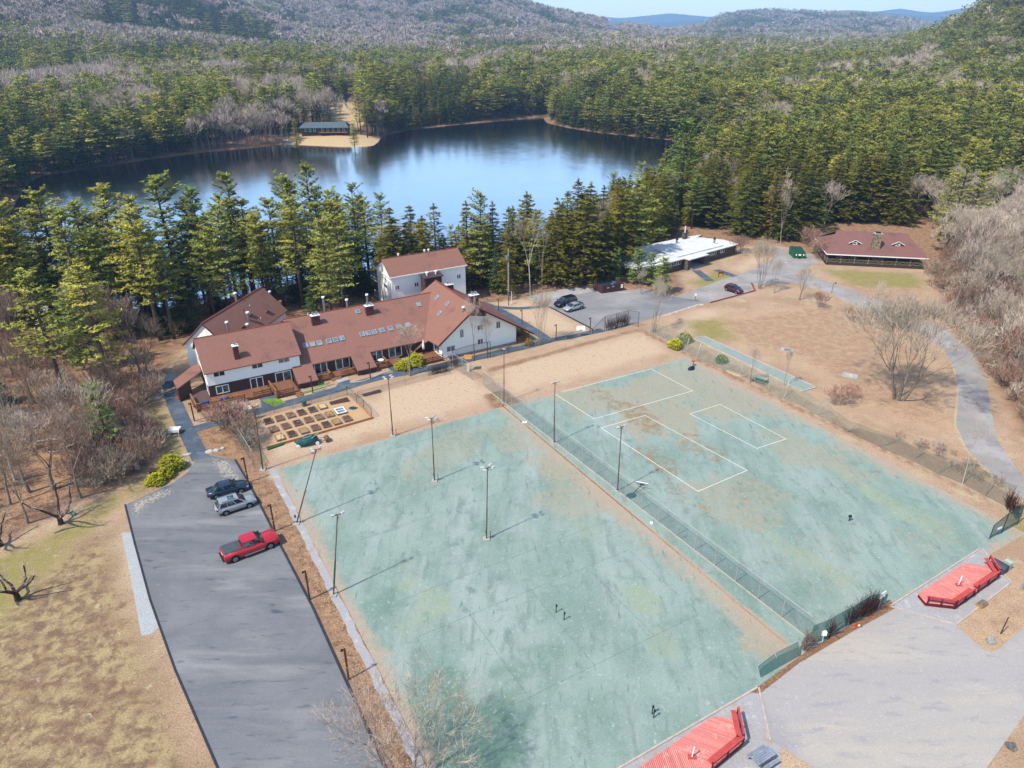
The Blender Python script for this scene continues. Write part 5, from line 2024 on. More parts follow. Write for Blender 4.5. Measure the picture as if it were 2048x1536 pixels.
hw_ = 4.45
slabroof(lodge, [RW(0, 0, 9.2), RW(0, hw_, 5.0), RW(RL, hw_, 5.0), RW(RL, 0, 9.2)], 0.16, roof_mat)
slabroof(lodge, [RW(0, 0, 9.2), RW(RL, 0, 9.2), RW(RL, -hw_, 5.0), RW(0, -hw_, 5.0)], 0.16, roof_mat)
mb = MB()
mb.hexa([RW(.4, -4.15, -3), RW(.4, 4.15, -3), RW(RL - .4, 4.15, -3), RW(RL - .4, -4.15, -3)], [RW(.4, -4.15, 5.1), RW(.4, 4.15, 5.1), RW(RL - .4, 4.15, 5.1), RW(RL - .4, -4.15, 5.1)])
for a in (.4, RL - .6):
    mb.hexa([RW(a, -4.15, 5.1), RW(a, 4.15, 5.1), RW(a, 0, 8.9)], [RW(a + .2, -4.15, 5.1), RW(a + .2, 4.15, 5.1), RW(a + .2, 0, 8.9)])
mb.build("upper_wall", white_wall, lodge)
rr0 = lambda a, b_, z: V(RW(a, b_, z))
strip(lodge, RW(-.05, 0, 9.23), RW(RL + .05, 0, 9.23), 0.22, 0.07, ridge_mat, "ridge_cap")
strip(lodge, RW(-.02, 0, 9.1), RW(-.02, hw_, 4.92), 0.06, 0.22, dkridge_mat, "rake_board")
nrw = (ra * 0 + rb * (9.2 - 5.0) + V((0, 0, hw_))).normalized()
for x, y, ty, r in [(473, 603, 585, .2), (541, 595, 582, .2), (497.5, 640, 623.5, .22), (457, 665, 643, .2), (496, 659, 647, .2), (499.5, 612, 606, .06), (521.5, 637, 631, .06)]:
    if (x, y) == (473, 603):
        flue(lodge, x, y, ty, r, RO - rb * 0.6, rb)
    elif (x, y) == (541, 595):
        flue(lodge, x, y, ty, r, RO - rb * 1.4, rb)
    else:
        flue(lodge, x, y, ty, r, RO, nrw, mat=metal_mat if r > .1 else white_trim, name="flue_pipe" if r > .1 else "vent_pipe")
for x, y in [(534, 623.5), (500.5, 630.5), (485, 654.5)]:
    w_ = meet(x, y, RO, nrw)
    q = lm @ w_
    mm = Matrix.Translation(q) @ Matrix.Rotation(RA - FR, 4, 'Z') @ Matrix.Rotation(-math.atan2(4.2, hw_), 4, 'X')
    mb = MB().box(-.5, .5, -.45, .45, 0, .14, mm)
    o = mb.build("skylight", plain("olive_frame", A(150, 156, 130), 0.6), lodge)
    MB().box(-.38, .38, -.33, .33, .14, .155, mm).build("pane", sky_glass, o)

# ---- porch roof and screen at the wood end
slabroof(lodge, [(-4.05, 1.5, 2.35), (-0.02, 4.6, 3.1), (-0.02, 8.2, 3.2), (-4.2, 4.6, 2.45)], 0.14, roof_mat, "porch_roof")
MB().hexa([(-3.95, 1.7, -.2), (-2.0, 3.1, -.2), (-2.08, 3.2, -.2), (-4.03, 1.8, -.2)], [(-3.95, 1.7, 2.2), (-2.0, 3.1, 2.6), (-2.08, 3.2, 2.6), (-4.03, 1.8, 2.2)]).build("porch_wall", brown_wall, lodge)
MB().hexa([(-4.0, 1.8, -.2), (-3.9, 1.8, -.2), (-4.05, 4.6, -.2), (-4.15, 4.6, -.2)], [(-4.0, 1.8, 2.2), (-3.9, 1.8, 2.2), (-4.05, 4.6, 2.3), (-4.15, 4.6, 2.3)]).build("porch_wall", brown_wall, lodge)
planked(lodge, -2.55, 0.1, -1.5, 3.0, 0.5, plum_deck, "deck", 0.3)
planked(lodge, -2.3, 8.6, -3.1, -0.02, 0.48, redcedar_mat, "deck", 0.3)
railing(lodge, [(-2.5, 0.9), (-2.25, -3.15), (4.6, -3.15)], 0.5)
railing(lodge, [(5.9, -3.1), (8.55, -3.0)], 0.5)
planked(lodge, 8.9, 12.4, -4.7, -0.02, 0.62, redcedar_mat, "deck", 0.3)
railing(lodge, [(8.75, -0.8), (9.0, -4.7), (11.6, -4.7)], 0.62)
for k in range(3):
    MB().box(11.75, 12.75, -5.0 - k * .3, -4.72 - k * .3, 0, 0.45 - k * .15).build("step", cedar_mat, lodge)
planked(lodge, 15.9, 22.2, -2.3, 0.05, 0.42, redcedar_mat, "deck", 0.3)
railing(lodge, [(15.95, -2.35), (18.0, -2.35)], 0.42)
railing(lodge, [(19.8, -2.35), (22.2, -2.35)], 0.42)
for k in range(2):
    MB().box(18.1, 19.7, -2.65 - k * .3, -2.37 - k * .3, 0, 0.28 - k * .14).build("step", cedar_mat, lodge)
railing(lodge, [(18.1, -0.4), (18.1, -2.3)], 0.42)
planked(lodge, 25.6, 30.6, -2.6, 0.05, 0.42, redcedar_mat, "deck", 0.3)
railing(lodge, [(25.65, -2.65), (27.6, -2.65)], 0.42)
railing(lodge, [(27.7, -0.4), (27.7, -2.6)], 0.42)
planked(lodge, 32.9, 36.9, -4.6, -0.3, 0.42, redcedar_mat, "deck", 0.3)
railing(lodge, [(32.6, -0.6), (33.0, -4.7), (36.8, -4.7)], 0.42)
MB().box(40.0, 41.5, 17.3, 17.5, 0, 0.1).build("threshold", concrete_mat, lodge)

# things on the decks
blue_cloth = plain("blue_cloth", A(36, 96, 176), 0.8, 0.2)
for x, y, lab in ((410, 806, "blue rolled mat laid over the deck rail at the lodge corner"), (449.5, 798, "blue rolled mat on the deck rail below the small window")):
    u, v = uv_at(x, y, 1.45)
    w = L2W(u, v, 1.45)
    one("rolled_mat", MB().tube([(-.62, 0, .1), (-.3, 0, .12), (.3, 0, .12), (.62, 0, .1)], [.16, .19, .19, .16], 8), blue_cloth, lab, "mat", loc=w, rz=FR, smooth=True)
umb = empty("parasol", L2W(34.9, -1.0, 0.42), 0, "closed white parasol standing on the deck by the low eave", "parasol")
MB().tube([(0, 0, 0), (0, 0, 2.5)], .03, 6).build("pole", dark_metal, umb)
MB().tube([(0, 0, .8), (0, 0, 1.3), (0, 0, 2.2), (0, 0, 2.55)], [.20, .24, .12, .03], 10).build("canopy", white_trim, umb, True)
MB().tube([(0, 0, 0), (0, 0, .1)], .3, 10).build("base", dark_metal, umb)
tb = empty("round_table", L2W(27.0, -1.3, 0.42), 0, "small round white table on the deck beside the bluish sliding door", "table")
MB().tube([(0, 0, .68), (0, 0, .73)], .5, 14).build("table_top", white_trim, tb)
MB().tube([(0, 0, 0), (0, 0, .68)], .05, 6).build("leg", dark_metal, tb)
pot_mat = plain("terracotta", A(176, 84, 58), 0.8)

# ------------------------------------------------------------------ white three-storey house
wh0 = L2W(37.5, 19.5)
wh = empty("white_house", (wh0.x, wh0.y, -2.0), FR, "white three-storey house with red-brown gable roof behind the lodge", "house")
HE, HR, HWD, HL = 9.95, 12.45, 8.0, 15.9
mb = MB()
mb.box(0, HL, 0, HWD, -1.0, HE)
for u in (0, HL - .15):
    mb.wall([(u, 0, HE), (u, HWD, HE), (u, HWD / 2, HR - .1)], (.15, 0, 0))
mb.build("wall", white_wall, wh)
for s in (0, 1):
    v0, v1 = (-.3, HWD / 2) if s == 0 else (HWD + .3, HWD / 2)
    MB().slab([(-.3, v0, HE - .05), (HL + .3, v0, HE - .05), (HL + .3, v1, HR), (-.3, v1, HR)], .18).build("roof", roof_mat, wh)
MB().bar((-.32, HWD / 2, HR + .03), (HL + .32, HWD / 2, HR + .03), .2, .08).build("ridge_cap", ridge_mat, wh)
MB().box(-.3, HL + .3, -.42, -.3, HE - .24, HE - .02).build("gutter", white_trim, wh)
MB().box(-.32, -.24, -.3, HWD + .3, HE - .35, HE - .2).build("fascia", white_trim, wh)
WP = V((wh0.x, wh0.y, 0))


def wh_front(x, y):
    w = meet(x, y, WP, FV)
    q = w - WP
    return q.dot(FU), w.z + 2.0


def wh_side(x, y):
    w = meet(x, y, WP, FU)
    q = w - WP
    return q.dot(FV), w.z + 2.0


for x, y in ((794, 575.5), (833, 569), (917.5, 553)):
    u, z = wh_front(x, y)
    for du in (-.22, .22):
        window(wh, u + du, 0, z - .42, .36, .85, glass_mat, panes=1, fw=.04)
u, z = wh_front(882, 559)
window(wh, u, 0, z - .42, .4, .85, glass_mat, panes=1, fw=.04)
for x, y, w_, h_ in ((750.5, 558, 1.9, .7), (771.5, 571.5, 1.7, .8), (753, 587, 1.9, 1.2), (766.5, 594.5, .7, 1.0)):
    v, z = wh_side(x, y)
    window(wh, 0, v, z - h_ / 2, w_, h_, glass_mat, axis='v', panes=2 if w_ > 1 else 1, fw=.05)
for x, y, w_, h_ in ((752.5, 523, .5, .6), (749, 543, .35, .6), (770.5, 557, .35, .6)):
    v, z = wh_side(x, y)
    MB().box(-.05, 0, v - w_ / 2, v + w_ / 2, z - h_ / 2, z + h_ / 2).build("vent", blind_mat, wh)
for u in (3.5, 9.1, 10.0):
    MB().tube([(u, HWD / 2 + .5, HR - .5), (u, HWD / 2 + .5, HR + .25), (u, HWD / 2 + .5, HR + .3), (u, HWD / 2 + .5, HR + .42)], [.15, .15, .25, .22], 8).build("flue", white_trim, wh)
# stair tower between lodge and house
t0, t1 = 6.1, 9.7
tw = MB().box(t0, t1, -2.05, -0.02, 0, 9.3)
tw.build("stair_tower", brown_wall, wh)
MB().slab([(t0 - .3, -2.4, 9.3), (t1 + .3, -2.4, 9.3), (t1 + .3, -.02, 9.75), (t0 - .3, -.02, 9.75)], .14).build("tower_roof", plain("dark_tower_roof", A(96, 76, 82), .9), wh)
for u in (t0 + .8, t1 - .9):
    MB().tube([(u, -1.3, 9.4), (u, -1.3, 9.9), (u, -1.3, 9.92), (u, -1.3, 10.15)], [.16, .16, .28, .28], 10).build("flue", white_trim, wh)
dk = MB()
dk.box(-1.6, -.02, 5.2, 7.9, 2.6, 2.75).box(-1.6, -1.5, 5.2, 7.9, 2.75, 3.7).box(-1.6, -1.5, 5.2, 5.3, -1, 2.6).box(-1.6, -1.5, 7.8, 7.9, -1, 2.6)
dk.build("balcony", cedar_mat, wh)

# ------------------------------------------------------------------ flat-roofed stone house
fA, fB = at(1336, 526.5, 2.6), at(1480, 488, 2.6)
fdir = (fB - fA)
fdir.z = 0
FLn = fdir.length
fang = math.atan2(fdir.y, fdir.x)
fu = fdir.normalized()
fv = V((-fu.y, fu.x, 0))
fh = empty("stone_house", (fA.x, fA.y, 0), fang, "low stone house with a wide flat white roof near the hemlocks", "house")
fl = lambda x, y, z=2.6: ((at(x, y, z) - V((fA.x, fA.y, z))).dot(fu), (at(x, y, z) - V((fA.x, fA.y, z))).dot(fv))


def stone_mat(name, c1, c2, c3, scale=2.2):
    t = NT(name)
    p = t.obj((1, 1, 2.2))
    vo = t.n("ShaderNodeTexVoronoi")
    t.l(p, vo.inputs["Vector"])
    vo.inputs["Scale"].default_value = scale
    c = t.mix(t.ramp(vo.outputs["Color"], 0.25, 0.7), c1, c2)
    ve = t.n("ShaderNodeTexVoronoi", feature='DISTANCE_TO_EDGE')
    t.l(p, ve.inputs["Vector"])
    ve.inputs["Scale"].default_value = scale
    c = t.mix(t.ramp(ve.outputs[0], 0.0, 0.08), c3, c)
    t.bsdf(c, 0.9, 0.2, normal=t.bump(ve.outputs[0], 0.5, 0.06))
    return t.m


fieldstone = stone_mat("brown_ashlar", A(140, 128, 112), A(104, 94, 86), A(84, 76, 70))
whiteroof_mat = plain("white_membrane", A(238, 240, 244, 1.6), 0.8, 0.2, vary=0.10, scale=0.6)
mb = MB()
mb.box(-8.6, 6.6, 0.7, 12.0, -.3, 2.35).box(12.4, FLn - .5, 0.7, 9.5, -.3, 2.35).box(6.6, 12.4, 4.0, 12.0, -.3, 2.35)
mb.build("wall", fieldstone, fh)
roofpts = [fl(1336, 526.5), (FLn, 0)]
L1 = fl(1264, 507)
T1 = fl(1422, 466)
T2 = fl(1375, 473)
print("FLAT", FLn, L1, T1, T2)
rp = [(0, 0), (FLn, 0), (FLn - 0.2, 5.0), (FLn - 3.5, 10.5), (T1[0] - 3.2, T1[1] + .4), (T2[0] - 4.0, T2[1] + .2), (4.0, 13.4), (-4.5, 12.6), (-9.2, 12.0), (-9.0, 3.6), (L1[0] * 0 - 8.9, 1.2)]
MB().slab([(a, b_, 2.66) for a, b_ in rp], .22).build("roof", whiteroof_mat, fh)
MB().slab([(a * .995 + .05, b_ * .98 - .06, 2.44) for a, b_ in rp], .10).build("fascia", dark_timber, fh)
MB().slab([(5.0, 1.4, 2.90), (FLn - 5.0, 1.2, 2.90), (FLn - 7, 9.2, 3.1), (5.0, 9.0, 3.1)], .22).build("roof_tier", whiteroof_mat, fh)
MB().box(6.9, 12.1, -1.3, 3.9, 0, .22).build("porch_floor", concrete_mat, fh)
MB().box(5.9, 6.9, -1.0, 0.9, -.1, 2.4).build("porch_pier", fieldstone, fh)
MB().box(12.1, 12.6, -.8, 0.3, -.1, 2.4).build("porch_pier", fieldstone, fh)
MB().slab([(5.7, -1.5, 2.72), (12.8, -1.5, 2.72), (12.8, 1.2, 2.74), (5.7, 1.2, 2.74)], .2).build("porch_roof", whiteroof_mat, fh)
window(fh, 9.3, 4.0, .3, 2.2, 1.9, [glass_mat, white_trim], name="door", fw=.12)
for c0, n_ in ((3.3, 5), (14.0, 2), (17.1, 3), (20.6, 2)):
    for k in range(n_):
        uu = c0 + (k - (n_ - 1) / 2) * .85
        if uu < FLn - .8:
            window(fh, uu, .7, 1.25, .78, .85, glass_mat if k % 3 else blind_mat, panes=1, fw=.08)
for (x, y, ty, r) in ((1353, 489, 473, .25), (1428, 488, 474, .25), (1271, 509, 499, .18)):
    a, b_ = fl(x, y, 2.7)
    o = MB().tube([(a, b_, 2.6), (a, b_, 3.9)], [r, r], 8).build("flue_pipe", metal_mat, fh)
    MB().tube([(a, b_, 3.9), (a, b_, 4.3)], [r * 1.3, r * 1.1], 8).build("pipe_cap", dark_metal, o)
a, b_ = fl(1371, 478, 2.7)
o = MB().box(a - .5, a + .5, b_, b_ + .8, 2.6, 4.3).build("chimney", fieldstone, fh)
MB().tube([(a, b_ + .4, 4.3), (a, b_ + .4, 5.9)], [.14, .12], 8).build("flue", white_trim, o)
MB().tube([(a + 1.0, b_ + .4, 2.6), (a + 1.0, b_ + .4, 3.7)], [.3, .3], 8).build("vent_drum", metal_mat, fh)

# ------------------------------------------------------------------ log cabin with porch
cA, cB = at(1653, 507.5, 2.75), at(1858, 517.0, 2.75)
cd_ = (cB - cA)
cd_.z = 0
CL = cd_.length
cang = math.atan2(cd_.y, cd_.x)
cu = cd_.normalized()
cv = V((-cu.y, cu.x, 0))
cb = empty("log_cabin", (cA.x, cA.y, 0), cang, "log cabin with red shingle roof, two small dormers and a fieldstone chimney", "cabin")
log_mat = plain("grey_log_posts", A(176, 162, 140), 0.85, 0.2, vary=0.25)
dklog = plain("dark_stained_logs", A(92, 78, 72), 0.85, 0.2, vary=0.3)
roundstone = stone_mat("round_fieldstone", A(190, 172, 146), A(120, 104, 96), A(90, 78, 72), 1.7)
cE, cR, cW = 2.75, 6.6, 15.0
e2 = [(0, 0, cE), (CL, 0, cE), (CL - .2, cW, cE), (.2, cW, cE)]
ridL, ridR = (3.2, cW * .5, cR), (CL - 3.6, cW * .5, cR)
MB().slab([e2[0], e2[1], ridR, ridL], .16).build("roof", cabin_roof_mat, cb)
MB().slab([e2[2], e2[3], ridL, ridR], .16).build("roof", cabin_roof_mat, cb)
k_ = .62
gl_ = (2.0 + .0, cW * .5, cE + (cR - cE) * k_)
MB().hexa([(0, 0, cE - .16), (3.1, cW * .5, cR - .9), (3.1, cW * .5 + .1, cR - .9), (.2, cW, cE - .16)], [(0, 0, cE), (2.6, cW * .5, 5.5), (2.6, cW * .5 + .1, 5.5), (.2, cW, cE)]).build("hip_roof", cabin_roof_mat, cb)
MB().hexa([(CL, 0, cE - .16), (CL - .2, cW, cE - .16), (CL - 3.1, cW * .5 + .1, 5.3), (CL - 3.1, cW * .5, 5.3)], [(CL, 0, cE), (CL - .2, cW, cE), (CL - 2.9, cW * .5 + .1, 5.5), (CL - 2.9, cW * .5, 5.5)]).build("hip_roof", cabin_roof_mat, cb)
MB().wall([(3.15, 5.2, 5.3), (3.15, 9.8, 5.3), (3.15, 7.5, 6.5)], (.1, 0, 0)).build("gable_end", dklog, cb)
window(cb, 3.15, 7.0, 5.15, .9, .6, glass_mat, axis='v', panes=2, fw=.1)
MB().box(0, CL, -.10, -.02, cE - .2, cE + .02).build("fascia", white_trim, cb)
MB().bar((-.02, 0, cE - .06), (.12, cW, cE - .06), .08, .2).build("fascia", white_trim, cb)
MB().box(2.6, CL - 2.6, 2.6, cW - 2.0, -.1, 2.7).build("wall", dklog, cb)
planked(cb, .4, CL - .4, .4, 2.6, .55, dklog, "porch_deck", .4)
MB().box(.4, CL - .4, .35, .45, -.1, .5).box(.4, .5, .45, cW - 1, -.1, .5).build("skirt", dklog, cb)
npost = 8
for k in range(npost):
    u = .5 + (CL - 1.0) * k / (npost - 1)
    MB().tube([(u, .5, 0), (u, .5, 2.65)], [.11, .10], 6).build("post", log_mat, cb)
for v in (2.8, 5.4):
    MB().tube([(.5, v, 0), (.5, v, 2.65)], [.11, .10], 6).build("post", log_mat, cb)
rl = MB()
for k in range(npost - 1):
    a = .5 + (CL - 1.0) * k / (npost - 1) + .1
    b_ = .5 + (CL - 1.0) * (k + 1) / (npost - 1) - .1
    rl.bar((a, .5, 1.45), (b_, .5, 1.45), .08).bar((a, .5, .75), (b_, .5, .75), .08)
    m_ = (a + b_) / 2
    rl.bar((a, .5, .8), (m_, .5, 1.4), .06).bar((a, .5, 1.4), (m_, .5, .8), .06).bar((m_, .5, .8), (b_, .5, 1.4), .06).bar((m_, .5, 1.4), (b_, .5, .8), .06)
rl.bar((.5, .5, 1.45), (.5, 5.4, 1.45), .08).bar((.5, .5, .8), (.5, 5.4, 1.4), .06)
rl.build("railing", log_mat, cb)
for u in (4.2, 6.8, 12.2):
    window(cb, u, 2.6, 1.1, 2.1, 1.2, glass_mat, panes=3, fw=.08, frame=plain("pale_blue_trim", A(170, 186, 200), 0.7))
MB().box(9.0, 10.4, 2.5, 2.62, .55, 2.6).build("door", dklog, cb)
sl_ = math.atan2(cR - cE, cW * .5)
for x, y in ((1709, 485.5), (1794.5, 488.5)):
    w = meet(x, y, V((cA.x, cA.y, cE)), (V((0, 0, 1)) * math.cos(sl_) - cv * math.sin(sl_)))
    q = w - V((cA.x, cA.y, 0))
    u, v = q.dot(cu), q.dot(cv)
    zf = cE + v * math.tan(sl_)
    v -= .5
    zf = cE + v * math.tan(sl_)
    d = MB().wall([(u - 1.0, v, zf - .1), (u + 1.0, v, zf - .1), (u + 1.0, v, zf + .35), (u, v, zf + .95), (u - 1.0, v, zf + .35)], (0, .1, 0)).build("dormer", dklog, cb)
    back = (zf + 1.0 - cE) / math.tan(sl_)
    MB().slab([(u - 1.5, v - .25, zf + .25), (u, v - .25, zf + 1.1), (u, back + .3, zf + 1.1), (u - 1.5, v + 1.2, zf + .30)], .1).build("dormer_roof", cabin_roof_mat, d)
    MB().slab([(u, v - .25, zf + 1.1), (u + 1.5, v - .25, zf + .25), (u + 1.5, v + 1.2, zf + .30), (u, back + .3, zf + 1.1)], .1).build("dormer_roof", cabin_roof_mat, d)
    MB().bar((u - 1.5, v - .27, zf + .24), (u, v - .27, zf + 1.06), .05, .14).bar((u, v - .27, zf + 1.06), (u + 1.5, v - .27, zf + .24), .05, .14).build("fascia", white_trim, d)
    window(cb, u, v, zf - .1, 1.0, .62, glass_mat, panes=1, fw=.16, name="dormer_window")
w = meet(1751, 499, V((cA.x, cA.y, cE)), (V((0, 0, 1)) * math.cos(sl_) - cv * math.sin(sl_)))
q = w - V((cA.x, cA.y, 0))
u, v = q.dot(cu), q.dot(cv)
ch = MB().hexa([(u - .95, v, w.z - .8), (u + .95, v, w.z - .8), (u + .95, v + 1.3, w.z - .8), (u - .95, v + 1.3, w.z - .8)],
               [(u - .85, v + .05, w.z + 3.6), (u + .85, v + .05, w.z + 3.6), (u + .85, v + 1.2, w.z + 3.6), (u - .85, v + 1.2, w.z + 3.6)]).build("chimney", roundstone, cb)
MB().box(u - .95, u + .95, v - .02, v + 1.3, w.z + 3.6, w.z + 3.75).build("chimney_cap", concrete_mat, ch)
MB().box(u - .5, u + .5, v + .3, v + .9, w.z + 3.75, w.z + 4.1).build("flue", dark_metal, ch)
for k_ in range(90):      # stones standing proud of the chimney face
    uu, zz = u + rnd.uniform(-.8, .8), w.z + rnd.uniform(-.5, 3.4)
    if k_ == 0:
        st_o = icorock(3, .19, .07, .14, .2, 1, flat=False).build("stone", roundstone, ch)
        st = st_o
    else:
        st = st_o.copy()
        COL.objects.link(st)
        st.parent = ch
    st.location = (uu, v + .02 + (zz - w.z) * .012, zz)
    st.rotation_euler = (0, rnd.uniform(0, 3), 0)
    st.scale = (rnd.uniform(.6, 1.3), 1, rnd.uniform(.6, 1.2))

# ------------------------------------------------------------------ boathouse and white house across the lake
bA, bB = at(604, 275, -6.2), at(697, 274, -6.2)
bd = bB - bA
bang = math.atan2(bd.y, bd.x)
bh = empty("boathouse", (bA.x, bA.y, hz(bA.x, bA.y) - .2), bang, "long dark boathouse with grey-green roof on the point across the lake", "boathouse")
BL_ = bd.length
wood_dk = plain("dark_brown_boards", A(84, 62, 60), 0.85)
teal_trim = plain("teal_trim", A(84, 150, 140), 0.6)
MB().box(0, BL_, 0, 9, -.5, 5.0).build("wall", wood_dk, bh)
MB().slab([(-.8, -1.5, 5.0), (BL_ + .8, -1.5, 5.0), (BL_ - 1.5, 4.5, 7.4), (1.5, 4.5, 7.4)], .2).build("roof", greenroof_mat, bh)
MB().slab([(1.5, 4.5, 7.4), (BL_ - 1.5, 4.5, 7.4), (BL_ + .8, 10.4, 5.0), (-.8, 10.4, 5.0)], .2).build("roof", greenroof_mat, bh)
MB().box(-.85, BL_ + .85, -1.62, -1.5, 4.7, 5.05).build("fascia", teal_trim, bh)
MB().box(10, BL_, -2.2, -.02, 2.2, 2.4).build("balcony_floor", cedar_mat, bh)
MB().bar((10, -2.2, 3.3), (BL_, -2.2, 3.3), .1).bar((10, -2.2, 2.8), (BL_, -2.2, 2.8), .08).build("railing", redcedar_mat, bh)
for k in range(7):
    MB().box(10 + k * (BL_ - 10) / 6 - .08, 10 + k * (BL_ - 10) / 6 + .08, -2.2, -2.05, 0, 4.8).build("post", wood_dk, bh)
for u in (2.5, 5, 7.5, 12, 15, 18, 21, 24):
    if u < BL_ - 1:
        window(bh, u, 0, 2.7, 1.3, 1.5, glass_blue, panes=1, fw=.1)
sA = at(612, 237, -5.0)
far_white = empty("far_white_house", (sA.x, sA.y, hz(sA.x, sA.y)), R(6), "white-roofed house half hidden by trees above the boathouse", "house")
MB().box(0, 15, 0, 9, -.3, 3.6).build("wall", white_wall, far_white)
MB().slab([(-.6, -.8, 3.5), (15.6, -.8, 3.5), (15.6, 4.5, 6.4), (-.6, 4.5, 6.4)], .2).build("roof", whiteroof_mat, far_white)
MB().slab([(-.6, 4.5, 6.4), (15.6, 4.5, 6.4), (15.6, 9.8, 3.5), (-.6, 9.8, 3.5)], .2).build("roof", whiteroof_mat, far_white)
window(far_white, 9, 0, 1, 3, 1.8, glass_blue, panes=2)
# ------------------------------------------------------------------ vehicles
tyre_mat = plain("tyre_rubber", A(36, 36, 40), 0.9, 0.1)
rim_mat = plain("alloy_rim", A(170, 174, 182), 0.35, 0.5, 0.5)
carglass = glass_material("car_glass", A(38, 52, 62), A(96, 124, 134))
lamp_w = plain("headlamp", A(226, 232, 240), 0.15, 0.6)
lamp_r = plain("tail_lamp", A(176, 36, 44), 0.2, 0.6)
black_trim = plain("black_trim", A(34, 34, 38), 0.7, 0.3)


def paint(name, col, metal=0.0):
    t = NT(name)
    n = t.noise(t.obj(), 1.5, 3, 0.6)
    c = t.mix(t.ramp(n, .3, .7), col, tuple(v * .88 for v in col[:3]) + (1,))
    t.bsdf(c, 0.32, 0.5, metal, coat=0.7)
    return t.m


def car(name, label, cat, rear, front, side, wb, L, Wd, Hh, prof, cab, mat, front_px=None, pickup=False, moonroof=False, spoiler=False, rack=False):
    """prof: (x from the rear end, top height) along the body; cab: the four x of the cabin (rear foot, rear top, front top, front foot) and belt height."""
    a, b_ = at(*rear), at(*front)
    d = (b_ - a).normalized()
    m = (a + b_) / 2
    left = V((-d.y, d.x, 0))
    c = m + left * (Wd / 2 - .1) * side          # side = +1 when its right side is seen
    e = empty(name, (c.x, c.y, 0.024), math.atan2(d.y, d.x), label, cat)
    w = Wd / 2
    xr = -L / 2
    rings = []
    for x, z in prof:
        X_ = xr + x
        k = (min(1.0, 0.80 + 0.2 * min(1, x / .5)) * min(1.0, 0.78 + 0.22 * min(1, (L - x) / .7))) if not pickup else min(1.0, .93 + .07 * min(1, min(x, L - x) / .3))
        ww = w * k
        zb = .26 if .3 < x < L - .3 else .36
        rings.append([(X_, -ww * .86, zb), (X_, -ww * .98, zb + .12), (X_, -ww, zb + (z - zb) * .55), (X_, -ww * .95, z - .09), (X_, -ww * .82, z), (X_, 0, z + .025),
                      (X_, ww * .82, z), (X_, ww * .95, z - .09), (X_, ww, zb + (z - zb) * .55), (X_, ww * .98, zb + .12), (X_, ww * .86, zb)])
    mb = MB()
    n = len(rings[0])
    vs = [p_ for r_ in rings for p_ in r_]
    fs = []
    for i in range(len(rings) - 1):
        for k in range(n):
            fs.append((i * n + k, (i + 1) * n + k, (i + 1) * n + (k + 1) % n, i * n + (k + 1) % n))
    fs.append(tuple(range(n)))
    fs.append(tuple(reversed(range(len(vs) - n, len(vs)))))
    mb.add(vs, fs)
    body = mb.build("body", mat, e, True)
    x0, x1, x2, x3, zb = cab
    X0, X1, X2, X3 = [xr + q for q in (x0, x1, x2, x3)]
    wb_, wt = w * .90, w * .72
    cb_ = MB().hexa([(X0, -wb_, zb), (X3, -wb_, zb), (X3, wb_, zb), (X0, wb_, zb)], [(X1, -wt, Hh - .03), (X2, -wt, Hh - .03), (X2, wt, Hh - .03), (X1, wt, Hh - .03)])
    cb_.build("cabin", mat, e)
    MB().slab([(X1 - .06, -wt - .02, Hh - .02), (X2 + .05, -wt - .02, Hh - .02), (X2 + .05, 0, Hh + .02), (X1 - .06, 0, Hh + .02)], .05).slab(
        [(X1 - .06, 0, Hh + .02), (X2 + .05, 0, Hh + .02), (X2 + .05, wt + .02, Hh - .02), (X1 - .06, wt + .02, Hh - .02)], .05).build("roof", mat, e)

    def quad(nm, p4, off, m_):
        off = V(off)
        return MB().hexa([V(q) for q in p4], [V(q) + off for q in p4]).build(nm, m_, e)
    t_ = lambda lo_, hi_, k: lo_ + (hi_ - lo_) * k
    # windscreen and rear window
    for nm, xb, xt, s in (("windscreen", X3, X2, 1), ("rear_window", X0, X1, -1)):
        k0, k1 = .08, .92
        quad(nm, [(t_(xb, xt, k0), -t_(wb_, wt, k0) + .07, t_(zb, Hh, k0)), (t_(xb, xt, k0), t_(wb_, wt, k0) - .07, t_(zb, Hh, k0)),
                  (t_(xb, xt, k1), t_(wb_, wt, k1) - .07, t_(zb, Hh, k1)), (t_(xb, xt, k1), -t_(wb_, wt, k1) + .07, t_(zb, Hh, k1))], (s * .02, 0, .012), carglass)
    # side windows
    nwin = 2 if (pickup or X3 - X0 < 2.4) else (3 if X3 - X0 > 3.2 else 2)
    for s in (-1, 1):
        for j in range(nwin):
            ka, kb = (j + .06) / nwin, (j + .94) / nwin
            lo_x = lambda k, h_: t_(t_(X0, X1, h_), t_(X3, X2, h_), .05 + .9 * k)
            quad("side_window", [(lo_x(ka, .12), s * t_(wb_, wt, .12), t_(zb, Hh, .12)), (lo_x(kb, .12), s * t_(wb_, wt, .12), t_(zb, Hh, .12)),
                                 (lo_x(kb, .86), s * t_(wb_, wt, .86), t_(zb, Hh, .86)), (lo_x(ka, .86), s * t_(wb_, wt, .86), t_(zb, Hh, .86))], (0, s * .02, .006), carglass)
        MB().box(X3 - .35, X3 - .15, min(s * w * .98, s * w * 1.14), max(s * w * .98, s * w * 1.14), zb + .02, zb + .18).build("mirror", mat if not pickup else black_trim, e)
    # wheels
    xc = (0.5 - (0.5 + 0)) * 0
    fo = L * .5 - wb / 2 - (.02 if not pickup else -.05)
    rw_ = .34 if not pickup else .41
